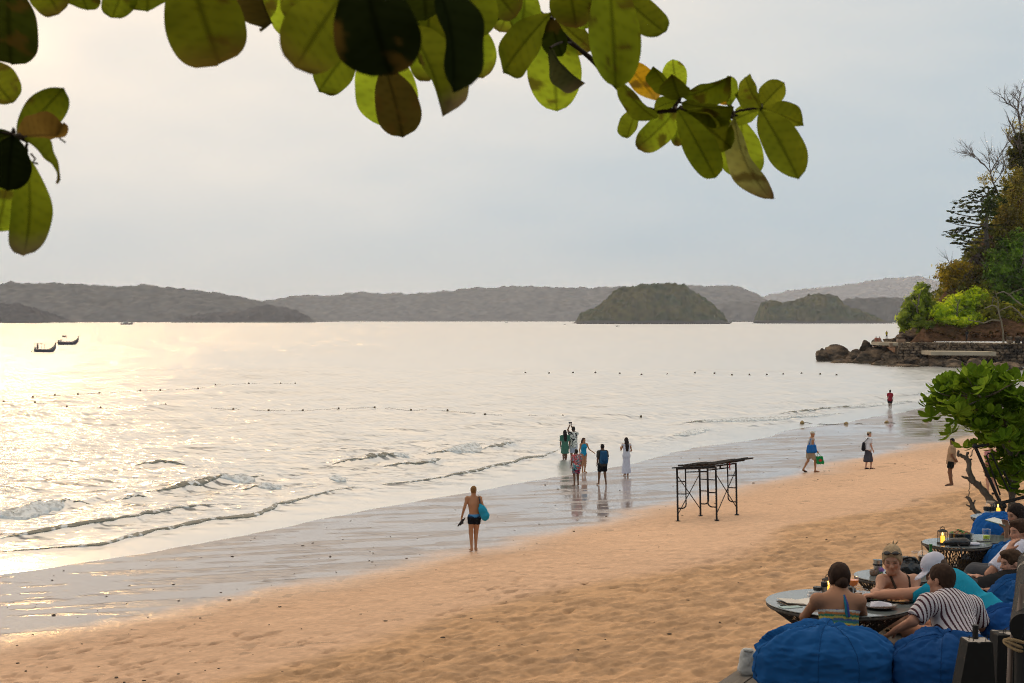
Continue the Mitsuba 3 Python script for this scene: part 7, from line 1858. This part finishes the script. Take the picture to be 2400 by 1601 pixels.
k, c = rail_post('black painted post with nails and a short pipe on top, left of the two', 2269, 2327, 2252, 2333, 1505, 8.6, 0.15)
put(k, 'pipe', tube([c + np.array([0.0, 0.02, -0.01]), c + np.array([0.0, 0.02, 0.082])], 0.018, 12), 'metal_dark', 40)
for x, y in ((-0.055, -0.03), (-0.035, -0.05), (0.035, -0.06), (0.058, -0.02)): put(k, 'nail', tube([c + np.array([x, y, -0.01]), c + np.array([x + 0.003, y, 0.030])], 0.0026, 5), 'metal_dark')
k, c = rail_post('second black post with bent nails, half hidden by the lashed rail', 2339, 2410, 2336, 2414, 1488, 8.9, 0.15)
for x, y in ((-0.05, -0.05), (-0.03, -0.02)): put(k, 'nail', tube([c + np.array([x, y, -0.01]), c + np.array([x, y, 0.025]), c + np.array([x + 0.02, y, 0.034])], 0.0026, 5), 'metal_dark')
RY = 6.6
k = thing('lashed_rail', 'round dark rail end lashed with rope to a thin pole at the right edge', 'rail')
c = W(2401, 1472, RY)
put(k, 'log', cat([tube([c, c + np.array([0.25, 0.65, 0.02]), c + np.array([0.6, 1.6, 0.03])], np.array([0.066, 0.068, 0.07]), 20)]), 'post_paint', 50)
put(k, 'pole', tube([W(2364, 1640, RY + 0.10), W(2369, 1512, RY + 0.10), W(2390, 1430, RY + 0.10), W(2398, 1370, RY + 0.10)], 0.013, 10), 'pole_wood', True)
put(k, 'post', tube([np.array([W(2418, 1500, RY)[0], RY + 0.02, DK_Z]), W(2418, 1505, RY + 0.02)], 0.075, 16), 'post_paint', 40)
for i in range(3): put(k, 'rope', tube([c + np.array([0.072 * math.cos(t) * 1.0, 0.05 + 0.075 * math.sin(t), -0.066 - 0.012 * i + 0.012 * math.sin(2 * t + i)]) for t in np.linspace(0, 2 * np.pi, 20)], 0.0075, 6), 'rope_fibre', True)
scene['pole_wood'] = pbr(tex(lambda p, n, uv: mix((0.07, 0.045, 0.035), (0.26, 0.19, 0.15), smoothstep(0.3, 0.7, fbm(p.x * 30, p.y * 30, p.z * 7, 3)))), 0.6, 0.4)
scene['rope_fibre'] = pbr(tex(lambda p, n, uv: mix((0.16, 0.10, 0.05), (0.36, 0.26, 0.14), noise(p.x * 260, p.y * 260, p.z * 400))), 0.9, 0.2)

# ------------------------------------------------------------------ unseen building the view is taken from, added to block sky light
k = thing('restaurant', 'unseen timber building added behind the viewpoint to shade the foreground, upper floor and roof', 'building')
for nm, c_, sz in (('floor', (3.0, 0.9, 4.80), (16.0, 9.4, 0.20)), ('wall', (3.0, -4.0, 6.6), (17.0, 0.2, 8.0)), ('roof', (3.0, -2.6, 10.7), (18.0, 5.4, 0.25))): put(k, nm, box(c_, sz, 0, 0.01), 'deck_wood')
for x in (-4.6, -1.0, 3.0, 7.0, 10.6): put(k, 'post', box((x, -0.4, 7.7), (0.18, 0.18, 5.7), 0, 0.008), 'deck_wood')
for x in (-4.6, 3.0, 10.6): put(k, 'pile', box((x, 5.0, 2.9), (0.25, 0.25, 3.6), 0, 0.008), 'deck_wood')

# ------------------------------------------------------------------ haze: one closed box of air
scene['haze'] = {'type': 'cube', 'bsdf': {'type': 'null'}, 'interior': {'type': 'ref', 'id': 'haze_air'},
                 'to_world': T().translate([0, 7000, 198]).scale([9500, 9300, 200.5])}
labels['haze'] = {'kind': 'stuff', 'label': 'thin warm sea haze over the whole bay', 'category': 'haze'}
